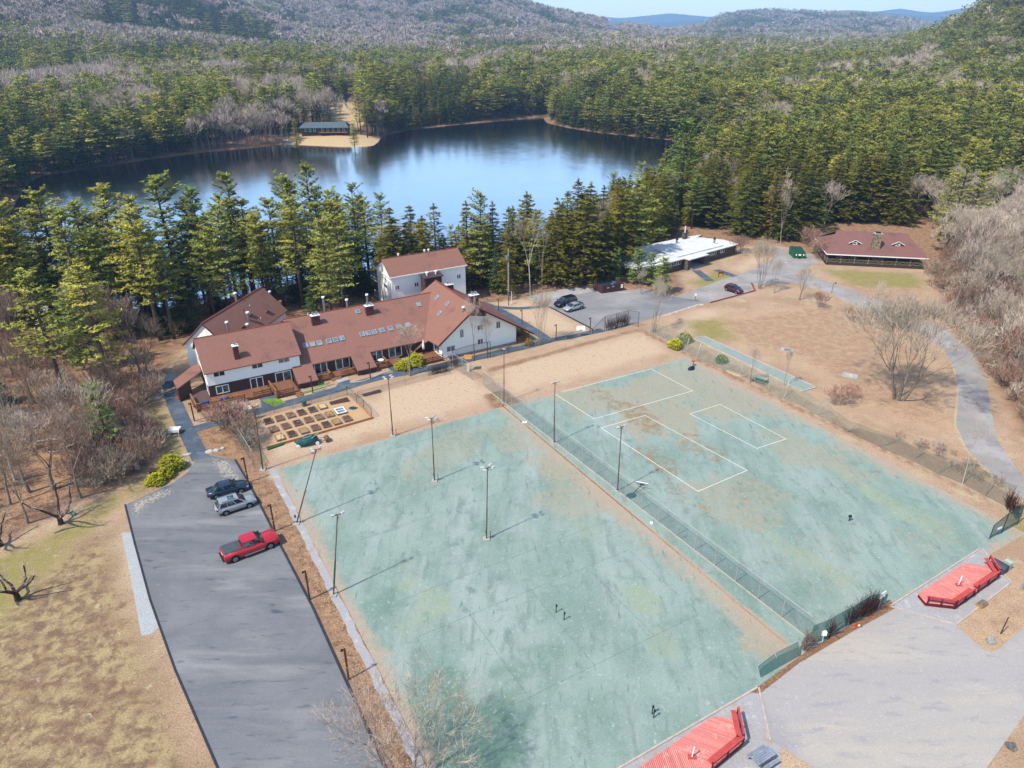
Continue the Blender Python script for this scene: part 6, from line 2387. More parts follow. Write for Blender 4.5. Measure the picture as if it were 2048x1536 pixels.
    for X_ in (-wb / 2 - 0.02, wb / 2 - 0.02):
        for s in (-1, 1):
            arch = MB().tube([(X_, s * (w * .60), rw_ + .02), (X_, s * (w * 1.005), rw_ + .02)], rw_ + .08, 14)
            arch.build("wheel_arch", black_trim, e)
            wh_ = MB().tube([(X_, s * (w - .2), rw_), (X_, s * (w + .012), rw_)], rw_, 16).build("wheel", tyre_mat, e)
            MB().tube([(X_, s * (w + .0), rw_), (X_, s * (w + .024), rw_)], rw_ * .66, 12).build("rim", rim_mat, wh_)
    zf = prof[-2][1]
    zr = prof[1][1]
    for s in (-1, 1):
        MB().box(L / 2 - .42, L / 2 - .12, min(s * w * .45, s * w * .86), max(s * w * .45, s * w * .86), zf - .16, zf - .03).build("headlight", lamp_w, e)
        MB().box(-L / 2 - .015, -L / 2 + .22, min(s * w * .55, s * w * .84), max(s * w * .55, s * w * .84), zr - .3, zr - .1).build("taillight", lamp_r, e)
    MB().box(L / 2 - .08, L / 2 + .005, -w * .42, w * .42, .42, zf - .18).build("grille", black_trim, e)
    MB().box(-L / 2 - .01, -L / 2 + .03, -.26, .26, zr - .42, zr - .28).build("number_plate", white_trim, e)
    MB().box(-L / 2 + .5, L / 2 - .6, -w * .99, w * .99, .2, .34).build("sill_trim", black_trim, e)
    if moonroof:
        MB().box(X2 - 1.05, X2 - .35, -.38, .38, Hh + .012, Hh + .03).build("sunroof", carglass, e)
    if spoiler:
        MB().box(-L / 2 + .12, -L / 2 + .34, -w * .8, w * .8, zr + .14, zr + .19).box(-L / 2 + .2, -L / 2 + .26, -w * .5, -w * .45, zr - .02, zr + .14).box(-L / 2 + .2, -L / 2 + .26, w * .45, w * .5, zr - .02, zr + .14).build("spoiler", black_trim, e)
    if rack:
        for s in (-1, 1):
            MB().bar((X1 + .2, s * wt * .92, Hh + .07), (X2 - .2, s * wt * .92, Hh + .07), .05, .06).build("roof_rail", rim_mat, e)
    if pickup:
        MB().box(-L / 2 + .10, X0 - .10, -w * .84, w * .84, prof[1][1] + .03, prof[1][1] + .07).build("bed_cover", plain("bed_cover_vinyl", A(92, 98, 112), 0.8), e)
        MB().box(-L / 2 - .16, -L / 2 + .04, -w * .8, w * .8, .44, .62).build("bumper", black_trim, e)
        for s in (-1, 1):
            MB().box(-.9, 1.2, min(s * w * .96, s * w * 1.1), max(s * w * .96, s * w * 1.1), .36, .42).build("running_board", rim_mat, e)
    return e


sedan_prof = [(0, .75), (.12, .98), (.9, 1.0), (1.6, .96), (3.0, .94), (3.6, .93), (4.4, .82), (4.72, .70), (4.86, .55)]
car("dark_sedan", "dark teal-blue sedan parked nose to the leafy strip, topmost of the three in the lot", "car", (434, 998.5), (484, 985.5), 1, 2.85, 4.86, 1.86, 1.47,
    sedan_prof, (.75, 1.55, 2.75, 3.62, .93), paint("dark_teal_paint", A(42, 66, 88), .3))
suv_prof = [(0, .85), (.08, 1.08), (.9, 1.08), (2.0, 1.06), (3.2, 1.05), (4.1, .98), (4.45, .86), (4.6, .62)]
car("silver_crossover", "silver crossover with glass sunroof parked between the dark sedan and red pickup", "car", (453.6, 1031), (500.4, 1015.5), 1, 2.66, 4.6, 1.86, 1.68,
    suv_prof, (.12, .55, 2.55, 3.42, 1.04), paint("silver_paint", A(196, 202, 214), .25), moonroof=True, rack=True)
tr_prof = [(0, 1.12), (.06, 1.30), (1.95, 1.30), (3.0, 1.22), (4.3, 1.24), (5.4, 1.24), (5.8, 1.18), (5.88, 1.0)]
car("red_pickup", "red crew-cab pickup truck with grey bed cover parked in the lot", "pickup truck", (472.4, 1124), (542, 1097.3), 1, 3.75, 5.88, 2.03, 1.92,
    tr_prof, (1.95, 2.12, 3.55, 4.42, 1.20), paint("red_paint", A(222, 22, 44)), pickup=True)
van_prof = [(0, .95), (.08, 1.10), (1.2, 1.10), (2.6, 1.08), (3.6, 1.06), (4.4, .98), (4.95, .84), (5.1, .62)]
d_ = (at(1141.2, 624.4) - at(1162.7, 618.5)).normalized()
f_ = at(1125, 615.6)
r_ = f_ - d_ * 3.0
car("dark_minivan", "black-blue minivan parked beside the silver hatchback in the far lot", "minivan", pix(r_), pix(f_), -1, 3.0, 5.1, 1.98, 1.76,
    van_prof, (.12, .5, 3.0, 4.1, 1.06), paint("midnight_paint", A(34, 44, 66), .3))
f_ = at(1141.2, 624.8)
r_ = f_ - d_ * 2.7
car("silver_hatchback", "silver hatchback with black rear spoiler in the far lot", "car", pix(r_), pix(f_), -1, 2.7, 4.5, 1.8, 1.42,
    [(0, .80), (.1, 1.0), (.8, 1.02), (1.6, .96), (2.9, .93), (3.5, .90), (4.1, .80), (4.38, .68), (4.5, .5)], (.25, 1.35, 2.55, 3.45, .92), paint("bright_silver_paint", A(206, 212, 224), .2), spoiler=True)
r_, f_ = at(1452.5, 581.6), at(1472.8, 588.2)
dd_ = (f_ - r_).normalized()
m_ = (r_ + f_) / 2
car("maroon_hatchback", "maroon hatchback parked against the red timber edging of the drive", "car", pix(m_ - dd_ * 1.27), pix(m_ + dd_ * 1.27), 1, 2.54, 4.1, 1.72, 1.5,
    [(0, .85), (.08, 1.02), (.8, 1.02), (1.6, .98), (2.7, .96), (3.2, .93), (3.75, .84), (4.0, .7), (4.1, .5)], (.1, .6, 2.1, 3.15, .95), paint("maroon_paint", A(98, 30, 58), .2))

# ------------------------------------------------------------------ court lights and path posts
rust_pole = plain("rusty_steel_pole", A(138, 92, 80), 0.7, 0.3, vary=0.25)
green_pole = plain("green_painted_steel", A(62, 116, 80), 0.7, 0.3)
brown_post = plain("brown_lamp_post", A(92, 58, 54), 0.7, 0.2)
yellow_band = plain("yellow_band", A(232, 186, 40), 0.7)
lamp_grey = plain("grey_white_lamp_housing", A(216, 220, 226, 1.7), .6, .3)
POLES = [((593, 1047), (633, 897), 8.6, "rusty court light pole leaning steeply over the gravel edging", 3),
         ((667, 1190), (675, 1027), 9.3, "rusty court light pole with green sleeve standing on the leafy strip", 2),
         ((526, 940), (508, 812), 9.3, "slender court light pole by the garden fence above the parking lot", 3),
         ((786, 872), (776, 754), 9.2, "court light pole standing in the straw grass by the end of the garden", 4),
         ((869, 962), (863, 835), 9.1, "court light pole in the far half of the first clay court", 4),
         ((973, 1078), (975, 934), 9.5, "court light pole in the middle of the first clay court, its foot on pale rubble", 4),
         ((1108, 886), (1110, 764), 9.2, "rusty court light pole at the long fence near the paved gap", 2),
         ((1235, 982), (1243, 852), 9.1, "rusty court light pole at the long fence beside the basketball hoop", 2),
         ((1008, 805), (1008, 698), 8.8, "thin dark court light pole where the long fence meets the straw grass", 1)]
for (bx, by), (tx_, ty_), h, lab, heads in POLES:
    b0 = at(bx, by)
    tp = at(tx_, ty_, h)
    off = tp - b0
    e = empty("court_light", b0, 0, lab, "light pole", "light poles of the clay courts")
    q = lambda k: V((off.x * k, off.y * k, h * k))
    MB().tube([q(0), q(.45)], [.085, .08], 6).build("pole", rust_pole, e)
    MB().tube([q(.45), q(.985)], [.06, .055], 6).build("pole", rust_pole, e)
    if "green" in lab or "slender" in lab:
        MB().tube([q(.14), q(.42)], [.10, .095], 6).build("sleeve", green_pole, e)
    arm = MB().bar(q(.985) - FU * .55, q(.985) + FU * .55, .07).bar(q(.975) - FV * .35, q(.975) + FV * .35, .06).build("crossarm", rust_pole, e)
    for k in range(heads if heads > 1 else 1):
        s = (-1, 1, -1, 1)[k]
        dv = (0.28 if k < 2 else -0.28) if heads > 2 else 0
        c = q(1.0) + FU * .5 * s + FV * dv if heads > 1 else q(1.0)
        mm = Matrix.Translation(c) @ Matrix.Rotation(FR + (.4 * s), 4, 'Z') @ Matrix.Rotation(.45 * (1 if k % 2 else -1), 4, 'X')
        hd = MB().hexa([mm @ V((x, y, -.07)) for x, y in ((-.20, -.13), (.20, -.13), (.20, .13), (-.20, .13))], [mm @ V((x, y, .07)) for x, y in ((-.17, -.10), (.17, -.10), (.17, .10), (-.17, .10))])
        hd.build("lamp_head", lamp_grey, e)
    MB().box(-.35, .35, -.35, .35, -.1, .12).build("footing", concrete_mat, e)
    if heads >= 3 and "court" in lab:
        MB().tube([(0.45, .1, 0), (.45, .1, 1.05)], .04, 5).build("stub_post", green_pole, e)
        MB().box(-.1, .1, -.14, -.02, .9, 1.25).build("switch_box", green_pole, e)

LAMPS = [((496.8, 965), "brown post lamp with yellow band behind the dark sedan"), ((550, 1062), "brown post lamp with yellow band at the nose of the red pickup"),
         ((619.7, 1199), "brown post lamp beside the green-sleeved court light pole"), ((697.5, 1359), "brown post lamp with yellow band by the wide bare tree at the lower edge"),
         ((389, 842), "dark post lamp below the corner of the plum-coloured deck"), ((626, 786), "slim post lamp in front of the long mat of green grass by the lodge"),
         ((741, 758), "slim post lamp in front of the second roof bay of the lodge"), ((1044, 649), "post lamp between the two footpaths beyond the gable"),
         ((997, 626), "post lamp beside the footpath closest to the big chimney"), ((1112, 679.5), "post lamp at the footpath junction by the white hoop backboard"),
         ((1180, 665), "taller dark post at the corner of the far parking lot"), ((1017, 611), "short brown post at the foot of the utility pole"),
         ((1191, 583), "brown post at the corner of the dumpster enclosure")]
for (x, y), lab in LAMPS:
    b0 = at(x, y)
    h = 3.7 if y > 900 else 3.0
    e = empty("post_lamp", b0, 0, lab, "post lamp", "brown post lamps")
    MB().box(-.07, .07, -.07, .07, -.1, h).build("post", brown_post, e)
    MB().box(-.30, .07, -.04, .04, h - .18, h - .10).build("arm", brown_post, e)
    MB().tube([(-.25, 0, h - .30), (-.25, 0, h - .1)], [.11, .08], 8).build("lamp_head", dark_metal, e)
    if "yellow" in lab:
        MB().box(-.078, .078, -.078, .078, 1.45, 1.53).build("band", yellow_band, e)

# ------------------------------------------------------------------ fences
galv = plain("pale_galvanised_pipe", A(214, 210, 214), 0.5, 0.4, 0.2, vary=0.12)
greenpost = plain("grey_green_post", A(150, 166, 162), 0.7, 0.3)
blackpost = plain("black_pipe", A(56, 58, 66), 0.6, 0.3)
orange_timber = plain("orange_new_timber", A(224, 158, 96), 0.8, 0.2, vary=0.15)
vine_mat = plain("dark_vine", A(92, 62, 58), 0.95, 0.1, vary=0.3)


def mesh_cloth(name, col, alpha):
    t = NT(name)
    p = t.obj((1, 1, 1))
    n = t.noise(p, 0.9, 4, 0.7)
    a = t.math('ADD', alpha - 0.09, t.math('MULTIPLY', n, 0.18), clamp=True)
    t.bsdf(t.mix(n, col, tuple(v * .75 for v in col[:3]) + (1,)), 0.95, 0.1, alpha=a)
    return t.m


chain_mesh = mesh_cloth("chain_link", A(150, 172, 172), 0.26)
grey_mesh = mesh_cloth("grey_chain_link", A(132, 134, 140), 0.22)
teal_cloth = mesh_cloth("teal_windscreen", A(96, 142, 138), 0.66)
sag_mesh = mesh_cloth("sagging_green_net", A(130, 160, 148), 0.28)


def fence(label, posts, h, post_mat, mesh, name="chain_link_fence", r=.045, tops=None, rail=True, bottom=None, rail_mat=None, skip=(), sag=0.0, panel_name="mesh_panel"):
    """posts: feet (world); tops: matching tops; one post part per post, one mesh part per bay."""
    o0 = posts[0]
    e = empty(name, o0, 0, label, "fence")
    L_ = [p_ - o0 for p_ in posts]
    T_ = [(t_ - o0) if t_ is not None else (p_ - o0 + V((0, 0, h))) for p_, t_ in zip(posts, tops or [None] * len(posts))]
    for i, (a, b_) in enumerate(zip(L_, T_)):
        MB().tube([a - V((0, 0, .2)), b_], r, 6).build("post", post_mat, e)
    for i in range(len(L_) - 1):
        if rail:
            MB().tube([T_[i], T_[i + 1]], r * .75, 5, cap=False).build("top_rail", rail_mat or post_mat, e)
        if bottom:
            MB().bar(L_[i] + V((0, 0, .06)), L_[i + 1] + V((0, 0, .06)), .10, .12).build("bottom_board", bottom, e)
        if i in skip or mesh is None:
            continue
        mb = MB()
        N = 3
        vs, fs = [], []
        for k in range(N + 1):
            a = L_[i].lerp(L_[i + 1], k / N)
            b_ = T_[i].lerp(T_[i + 1], k / N)
            s = sag * math.sin(math.pi * k / N)
            vs += [a + V((0, 0, .03)), a.lerp(b_, .5) + V((FU.x, FU.y, 0)) * s * .3, b_ - V((0, 0, .02 + s * .5))]
        for k in range(N):
            for q in (0, 1):
                fs.append((3 * k + q, 3 * k + 3 + q, 3 * k + 4 + q, 3 * k + 1 + q))
        mb.add(vs, fs)
        mb.build(panel_name, mesh, e)
    return e


def along(a, b_, step):
    n = max(1, int(round((b_ - a).length / step)))
    return [a.lerp(b_, k / n) for k in range(n + 1)]


hF = top_of(1070.6, 852.1, 819.2)
fence("long pale chain-link fence dividing the two clay courts", along(at(966, 773), at(1613, 1275), 2.9), hF, galv, chain_mesh, bottom=pale_timber)
fence("pale gate section of fence between the long court fence and the lodge path", along(at(966, 773), at(906, 736), 2.6)[1:], hF, galv, grey_mesh)
fence("dark fence with tall corner posts in front of the white gable wall", [at(906, 735), at(949, 722), at(975, 717), at(981, 715.5)], 3.1, blackpost, grey_mesh)
fence("low green fence running from the gable wall to the path junction", along(at(984, 715), at(1098, 686), 3.2), 1.3, greenpost, chain_mesh)
fence("low wire fence between the straw field and the footpath junction", [at(1104, 684), at(1131, 680), at(1156, 674), at(1183, 668)], 1.2, greenpost, None)
fence("dark vine-covered fence at the corner of the straw field by the far parking lot", [at(1184, 668), at(1209, 663), at(1231, 657.5), at(1255, 650), at(1276, 654)], 3.0, blackpost, grey_mesh,
      tops=[at(1184, 668) + V((0, 0, 1.0)), None, None, None, None])
RF = [((1300, 664), (1303, 640)), ((1325, 676), (1330, 652)), ((1352, 690), (1359, 664)), ((1372, 704), (1378, 676)), ((1391.9, 714.3), (1403.8, 683.6)), ((1420.9, 728), (1439.7, 703.2)), ((1448.3, 740.8), (1466.2, 712.6)), ((1480, 752), (1485.9, 722)),
      ((1509, 765), (1511.5, 737.4)), ((1537, 782.7), (1539.7, 752.8)), ((1566.7, 798.1), (1579, 760.5)), ((1600.4, 810.9), (1620.9, 787.8)), ((1632, 829.7), (1656.8, 802.4)),
      ((1664, 846), (1680, 826)), ((1692, 862), (1716, 846))]
fence("sagging green net fence with leaning pale posts along the meadow side of the far court", [at(*a) for a, b_ in RF], 2.4, galv, sag_mesh, tops=[at(*b_, 2.2) for a, b_ in RF], rail=False, sag=.8, name="sagging_fence", panel_name="net_panel")
RF2 = [((1692, 862), (1716, 846)), ((1760, 895), (1800, 874)), ((1824, 922), (1850, 900)), ((1875, 948), (1906, 916)), ((1921, 966), (1950, 928)), ((1970.7, 992.5), (1987.3, 948.2)), ((2014, 1015), (2034, 971))]
fence("half-collapsed dark net fence at the driveway bend of the far court", [at(*a) for a, b_ in RF2], 2.4, greenpost, mesh_cloth("dark_net", A(120, 128, 116), 0.34), tops=[at(*b_, (1.2, .6, .5, 1.4, 2.0, 2.4, 2.5)[i]) for i, (a, b_) in enumerate(RF2)], rail=False, sag=.4, name="sagging_fence", panel_name="net_panel")
fence("short teal windscreen panel standing at the far court corner by the driveway", [at(1978.5, 1077.7), at(2003, 1066), at(2034, 1049)], 2.7, blackpost, teal_cloth, tops=[at(1978.5, 1077.7) + V((0, 0, 1.9)), None, None], name="windscreen_fence", panel_name="windscreen")
BF = [(1617, 1292), (1640.6, 1283), (1656, 1275), (1694.8, 1252), (1733, 1228.6), (1769.5, 1208.6)]
fence("teal windscreen fence overgrown by dark vines above the entrance lot", [at(*p_) for p_ in BF], 2.55, greenpost, teal_cloth,
      tops=[None, None, None, None, None, at(1769.5, 1208.6) + V((0, 0, 1.3))], name="windscreen_fence", panel_name="windscreen")
fence("low leaning teal fence at the corner between the first court and the entrance lot", [at(1522, 1356), at(1560, 1334), at(1602, 1311)], 1.1, galv, teal_cloth, tops=[at(1522, 1356) + V((-.3, .5, .9)), at(1560, 1334) + V((-.4, .7, 1.0)), at(1602, 1311) + V((-.3, .5, 1.3))], name="windscreen_fence", panel_name="windscreen")
fence("overgrown chain-link fence between the parking lot and the garden", along(at(468, 866), at(509, 936), 2.6), 2.6, greenpost, grey_mesh, rail_mat=galv)
fence("grey pipe fence between the garden and the timber deck", [at(474, 858), at(508, 840), at(549, 826), at(586, 817), at(623.6, 807), at(660, 800), at(695, 791)], 1.9, greenpost, grey_mesh, r=.035,
      tops=[None, None, None, at(586, 817) + V((0, 0, .7)), at(623.6, 807) + V((0, 0, 1.3)), at(660, 800) + V((0, 0, 1.2)), at(695, 791) + V((0, 0, 1.5))])
fence("short dark wire fence at the straw end of the garden", [at(695, 791), at(714, 807), at(728, 818), at(744, 836.6)], 1.6, blackpost, grey_mesh, r=.035)
fence("low grey wire fence along the footpath in front of the lodge", along(at(716, 796), at(900, 748), 4.0), 1.1, greenpost, grey_mesh, r=.03)
fence("thin vine-grown fence on the deck corner behind the golden shrubs", [at(858, 752), at(893, 744), at(903, 738)], 1.8, blackpost, grey_mesh, r=.04)


def vine(label, a, b_, h, n, seed, w=.5, mat=None):
    """Leafless creeper: a tangle of thin stems hanging on a fence."""
    r_ = random.Random(seed)
    d = b_ - a
    mb = MB()
    for k in range(n):
        s = r_.random()
        p_ = a + d * s - a
        z0, z1 = r_.uniform(0, h * .4), r_.uniform(h * .5, h * 1.04)
        q = [V((p_.x, p_.y, 0)) + V((r_.uniform(-w, w) * .3, r_.uniform(-w, w) * .3, z0))]
        for j in range(3):
            q.append(q[-1] + V((r_.uniform(-.4, .4), r_.uniform(-.4, .4) * w, (z1 - z0) / 3 + r_.uniform(-.1, .1))))
        mb.tube(q, [.03, .022, .016, .01], 3, cap=False)
    o = mb.build("vine", mat or vine_mat)
    o.location = a
    return tag(o, label, "vine")


vine("dark leafless vine heaped on the teal fence by its paved end", at(1722, 1234), at(1750, 1218), 2.5, 190, 1, .8)
vine("dark column of leafless vine hanging in the middle of the teal fence", at(1690, 1254), at(1700, 1248), 2.6, 60, 2, .4)
vine("dark column of leafless vine on the teal fence next to the corner", at(1655, 1276), at(1659, 1273), 2.6, 40, 3, .3)
vine("thin leafless vine along the top of the teal fence", at(1700, 1248), at(1730, 1230), 2.7, 90, 4, .4)
vine("tangled vine at the fence corner between the two clay courts and the entrance lot", at(1606, 1304), at(1622, 1290), 2.2, 80, 5, .7, plain("grey_vine", A(150, 128, 122), .95))
vine("leafless vine covering the black fence corner by the far parking lot", at(1212, 662), at(1256, 650), 2.8, 220, 6, .8)
vine("vine drooping over the last fence post at the far court corner", at(2010, 1012), at(2032, 1040), 2.8, 120, 7, .7)
vine("leafless creeper on the deck-corner fence behind the golden shrubs", at(862, 750), at(893, 742), 1.6, 150, 8, .5)
vine("creeper at the junction of the court fence and the lodge path", at(905, 736), at(915, 733), 2.6, 70, 9, .4)

# split rail fence by the utility pole
e = empty("split_rail_fence", at(1000, 603), 0, "grey split rail fence behind the utility pole at the wood edge", "fence")
pp = [at(975, 604), at(1000, 603), at(1032, 599), at(1062, 596), at(1085, 590), at(1110, 584)]
for i, p_ in enumerate(pp):
    MB().tube([p_ - pp[1], p_ - pp[1] + V((0, 0, 1.15))], .08, 5).build("post", log_mat, e)
    if i:
        for z in (.5, .95):
            MB().tube([pp[i - 1] - pp[1] + V((0, 0, z)), p_ - pp[1] + V((0, .05, z + .03))], .05, 5).build("rail", log_mat, e)

# ------------------------------------------------------------------ utility pole
up = at(1017, 601)
e = empty("utility_pole", up, 0, "tall pale utility pole with a grey transformer beside the split rail fence", "utility pole")
hp = top_of(1017, 601, 497)
MB().tube([(0, 0, -.3), (0, 0, hp)], [.17, .12], 8).build("pole", plain("pale_pole", A(196, 190, 190), .85, vary=.2), e)
MB().tube([(-.32, -.1, hp - 2.3), (-.32, -.1, hp - 1.35)], [.28, .28], 10).build("transformer", metal_mat, e)
MB().bar((-.3, 0, hp - 1.5), (.1, 0, hp - 1.5), .08).bar((0, 0, hp - .7), (1.4, .3, hp - .9), .05).build("bracket", dark_metal, e)
one("guy_marker", MB().tube([(0, 0, 0), (0, 0, 2.6)], .06, 6), white_trim, "slim white pipe standing beside the utility pole", "marker", loc=at(1023, 607))

# ------------------------------------------------------------------ garden
GZ = lambda x, y: ((x / 6.4) + 440, (y / 6.4) + 760)
gpoly = P([(517, 838), (700, 790), (716, 806), (745, 838), (533, 899), (505, 892), (500, 850)])
sheet("garden_gravel", gpoly, 0.014, ground_mat("garden_chips", A(224, 184, 152), [(A(232, 190, 138), .35, .45, .6), (A(214, 196, 190), .25, .55, .7), (A(186, 150, 130), 2.5, .55, .7)], grain=(.75, 1.2, 14)))
soil_dark = ground_mat("dark_soil", A(98, 72, 66), [(A(70, 54, 50), 2.5, .5, .65)], grain=(.7, 1.3, 16))
soil_brown = ground_mat("brown_soil", A(134, 98, 80), [(A(100, 76, 66), 2.5, .5, .65)], grain=(.7, 1.3, 16))
soil_straw = ground_mat("straw_mulch", A(196, 158, 106), [(A(130, 100, 76), 2.2, .5, .65)], grain=(.6, 1.3, 14))
soil_leaf = ground_mat("dry_leaf_mulch", A(168, 132, 100), [(A(112, 86, 70), 2.2, .45, .6), (A(214, 196, 160), 3.0, .6, .7)], grain=(.6, 1.3, 14))
soil_sand = ground_mat("pale_sand", A(238, 206, 150), [(A(216, 180, 130), 1.2, .5, .7)], grain=(.9, 1.1, 14))
bed_board = plain("weathered_bed_board", A(170, 150, 138), .85, .2, vary=.2)
BEDS = [
    ("footpath row", [((615, 515), 'd', "dark bare soil"), ((760, 480), 'b', "brown soil and old stalks"), ((900, 440), 'l', "dry leafy mulch"), ((1040, 405), 'd', "dark raked soil"), ((1180, 370), 'd', "dark even soil"), ((1310, 330), 's', "pale sand")]),
    ("middle row", [((685, 620), 'l', "brown leafy mulch"), ((840, 580), 'b', "brown soil"), ((990, 540), 'd', "dark soil and a stone"), ((1130, 500), 'b', "brown crumbly soil"), ((1270, 465), 'l', "speckled leaf mulch"), ((1400, 430), 't', "straw mulch")]),
    ("orange board row", [((765, 725), 's', "pale sandy fill"), ((915, 680), 'd', "dark soil"), ((1070, 640), 't', "straw"), ((1220, 600), 'b', "brown damp soil"), ((1355, 560), 'd', "dark smooth soil"), ((1490, 525), 't', "straw and brown leaves"), ((1625, 485), 'b', "grey-brown soil")]),
]
fills = {'d': soil_dark, 'b': soil_brown, 't': soil_straw, 'l': soil_leaf, 's': soil_sand}
ordn = ["first", "second", "third", "fourth", "fifth", "sixth", "seventh"]
frame_parts = None
for row, lst in BEDS:
    for j, ((zx, zy), f, desc) in enumerate(lst):
        px_, py_ = GZ(zx, zy)
        c = at(px_, py_, .3)
        e = empty("raised_bed", (c.x, c.y, .01), FR + rnd.uniform(-.04, .04), "raised bed with %s, %s from the overgrown fence, %s" % (desc, ordn[j], row), "garden bed", "raised garden beds")
        w, d, h = .55, .78, .30
        if frame_parts is None:
            frame_parts = [MB().box(-w, w, -d, -d + .07, 0, h), MB().box(-w, w, d - .07, d, 0, h), MB().box(-w, -w + .07, -d + .07, d - .07, 0, h), MB().box(w - .07, w, -d + .07, d - .07, 0, h)]
            frame_parts = [m_.build("board", bed_board, e) for m_ in frame_parts]
            sm = MB().box(-w + .07, w - .07, -d + .07, d - .07, 0, h - .05)
            so = sm.build("soil", fills[f], e)
            soil_me = {f: so.data}
        else:
            for b_ in frame_parts:
                c2 = b_.copy()
                COL.objects.link(c2)
                c2.parent = e
            if f in soil_me:
                c2 = bpy.data.objects.new("soil", soil_me[f])
                COL.objects.link(c2)
                c2.parent = e
            else:
                so = MB().box(-w + .07, w - .07, -d + .07, d - .07, 0, h - .05).build("soil", fills[f], e)
                soil_me[f] = so.data
        if "stone" in desc:
            icorock(4, .16, .12, .12).build("stone", bark_mat, e).location = (.1, .1, .26)
px_, py_ = GZ(1540, 390)
c = at(px_, py_, .3)
e = empty("cold_frame", (c.x, c.y, .01), FR, "white-framed cold frame with two glass panes among the raised beds", "cold frame")
MB().box(-.7, .7, -.9, .9, 0, .3).build("box", bed_board, e)
mb = MB().box(-.72, .72, -.92, -.76, .3, .36).box(-.72, .72, .76, .92, .3, .36).box(-.72, -.58, -.76, .76, .3, .36).box(.58, .72, -.76, .76, .3, .36).box(-.58, .58, -.06, .06, .3, .36)
mb.build("frame", white_trim, e)
for s in (-1, 1):
    MB().box(-.58, .58, min(s * .06, s * .76), max(s * .06, s * .76), .3, .33).build("pane", sky_glass, e)
for pts, lab in (([GZ(1395, 285), GZ(1625, 220), GZ(1670, 275), GZ(1420, 325)], "long dark soil patch inside the garden fence"), ([GZ(1810, 185), GZ(2050, 120), GZ(2070, 160), GZ(1850, 215)], "reddish-brown soil patch in the straw outside the garden fence")):
    o = sheet("soil_patch", P(pts), 0.045, soil_dark, kind=None)
    tag(o, lab, "soil patch")
px_, py_ = GZ(1705, 362)
one("folded_tarp", icorock(9, .75, .5, .12, .5), plain("green_black_tarp", A(40, 84, 70), .7), "small heap of dark green netting on the garden gravel", "netting", loc=at(px_, py_))
e = empty("garden_border", at(533, 898), 0, "orange timber border board around the lower side of the garden", "border")
o0 = at(533, 898)
for (a, b_) in (((533, 898), (640, 868)), ((640, 868), (745, 838)), ((745, 838), (716, 808)), ((508, 838), (503, 803))):
    A0, B0 = at(*a) - o0, at(*b_) - o0
    if b_ == (503, 803):
        MB().box(A0.x - .12, A0.x + .12, A0.y - .12, A0.y + .12, 0, 2.2).build("corner_post", orange_timber, e)
    else:
        MB().bar(A0 + V((0, 0, .17)), B0 + V((0, 0, .17)), .08, .36).build("board", orange_timber, e)

# garden things
tarp_mat = plain("teal_tarp", A(24, 104, 104), .6, .3, vary=.25, scale=1.5)
cart = empty("covered_cart", at(616, 889), FR - .1, "garden cart wrapped in a teal tarp tied with pale straps", "cart")
bodym = icorock(12, 1.65, .72, .62, .30, 3)
bodym.v = [(x, y * (1.0 if x < .6 else .9), z + .62 + .12 * math.sin(x * 2.2)) for x, y, z in bodym.v]
bodym.build("tarp", tarp_mat, cart, True)
for x, y in ((-1.3, -.5), (1.2, -.6), (1.2, .55)):
    MB().tube([(x, y - .08, .25), (x, y + .08, .25)], .25, 12).build("wheel", white_trim, cart)
MB().bar((.5, -.75, 1.25), (1.7, .35, 1.35), .08).bar((-.6, -.3, 1.28), (.6, -.2, 1.34), .07).build("strap", galv, cart)
rol = empty("lawn_roller", at(655, 882), FR, "rusty drum roller with handle lying beside the covered cart", "roller")
MB().tube([(0, -.5, .36), (0, .5, .36)], .36, 16).build("drum", plain("rusty_drum", A(150, 120, 104), .7, vary=.25), rol)
MB().bar((-.1, -.55, .36), (-1.3, -.1, .75), .05).bar((-.1, .55, .36), (-1.3, .1, .75), .05).build("handle", brown_post, rol)
one("drag_broom", MB().box(-1.1, 1.1, -.14, .14, 0, .22).bar((.8, 0, .2), (1.2, .3, 1.9), .05), plain("green_broom", A(30, 116, 76), .8), "green court drag broom with upright handle by the orange border board", "broom", loc=at(551, 895), rz=FR + .15)
one("metal_pipe", MB().tube([(-1.0, 0, .05), (1.0, 0, .05)], .045, 6), galv, "straight grey pipe lying in the grass beside the cart", "pipe", loc=at(594, 898), rz=R(-38))
tub = empty("water_tubs", at(506, 877), 0, "white and blue plastic tubs at the corner of the garden by the fence", "tub")
MB().tube([(0, 0, 0), (0, 0, .5)], [.3, .36], 12).build("tub", plain("blue_plastic", A(40, 62, 160), .5), tub)
MB().tube([(-.2, .5, 0), (-.2, .5, .6)], [.34, .40], 12).build("tub", white_trim, tub)
MB().tube([(-.55, -.1, .2), (-.1, -.2, .2)], [.22, .22], 12).build("tub", plain("blue_plastic_dark", A(50, 90, 170), .5), tub)
one("compost_heap", icorock(21, 1.0, .85, .75, .35, 3), plain("dark_compost", A(70, 58, 56), .9, vary=.3), "dark heap of compost and pots behind the overgrown garden fence", "heap", loc=at(495, 858))
one("rubbish_bin", MB().tube([(0, 0, 0), (0, 0, .95)], [.32, .36], 10), plain("grey_teal_bin", A(86, 112, 120), .6), "grey-green round bin on the footpath side of the garden fence", "bin", loc=at(609, 812))
kiosk = empty("post_box_stand", at(936.5, 742), R(10), "white post with an orange plywood lid in the straw field by the pale fence", "stand")
MB().box(-.16, .16, -.16, .16, 0, 2.1).build("post", white_trim, kiosk)
MB().slab([(-.6, -.5, 2.4), (.6, -.5, 2.4), (.6, .5, 2.75), (-.6, .5, 2.75)], .08).build("lid", orange_timber, kiosk)
MB().box(-.2, .2, -.24, .2, 1.6, 2.3).build("box", metal_mat, kiosk)

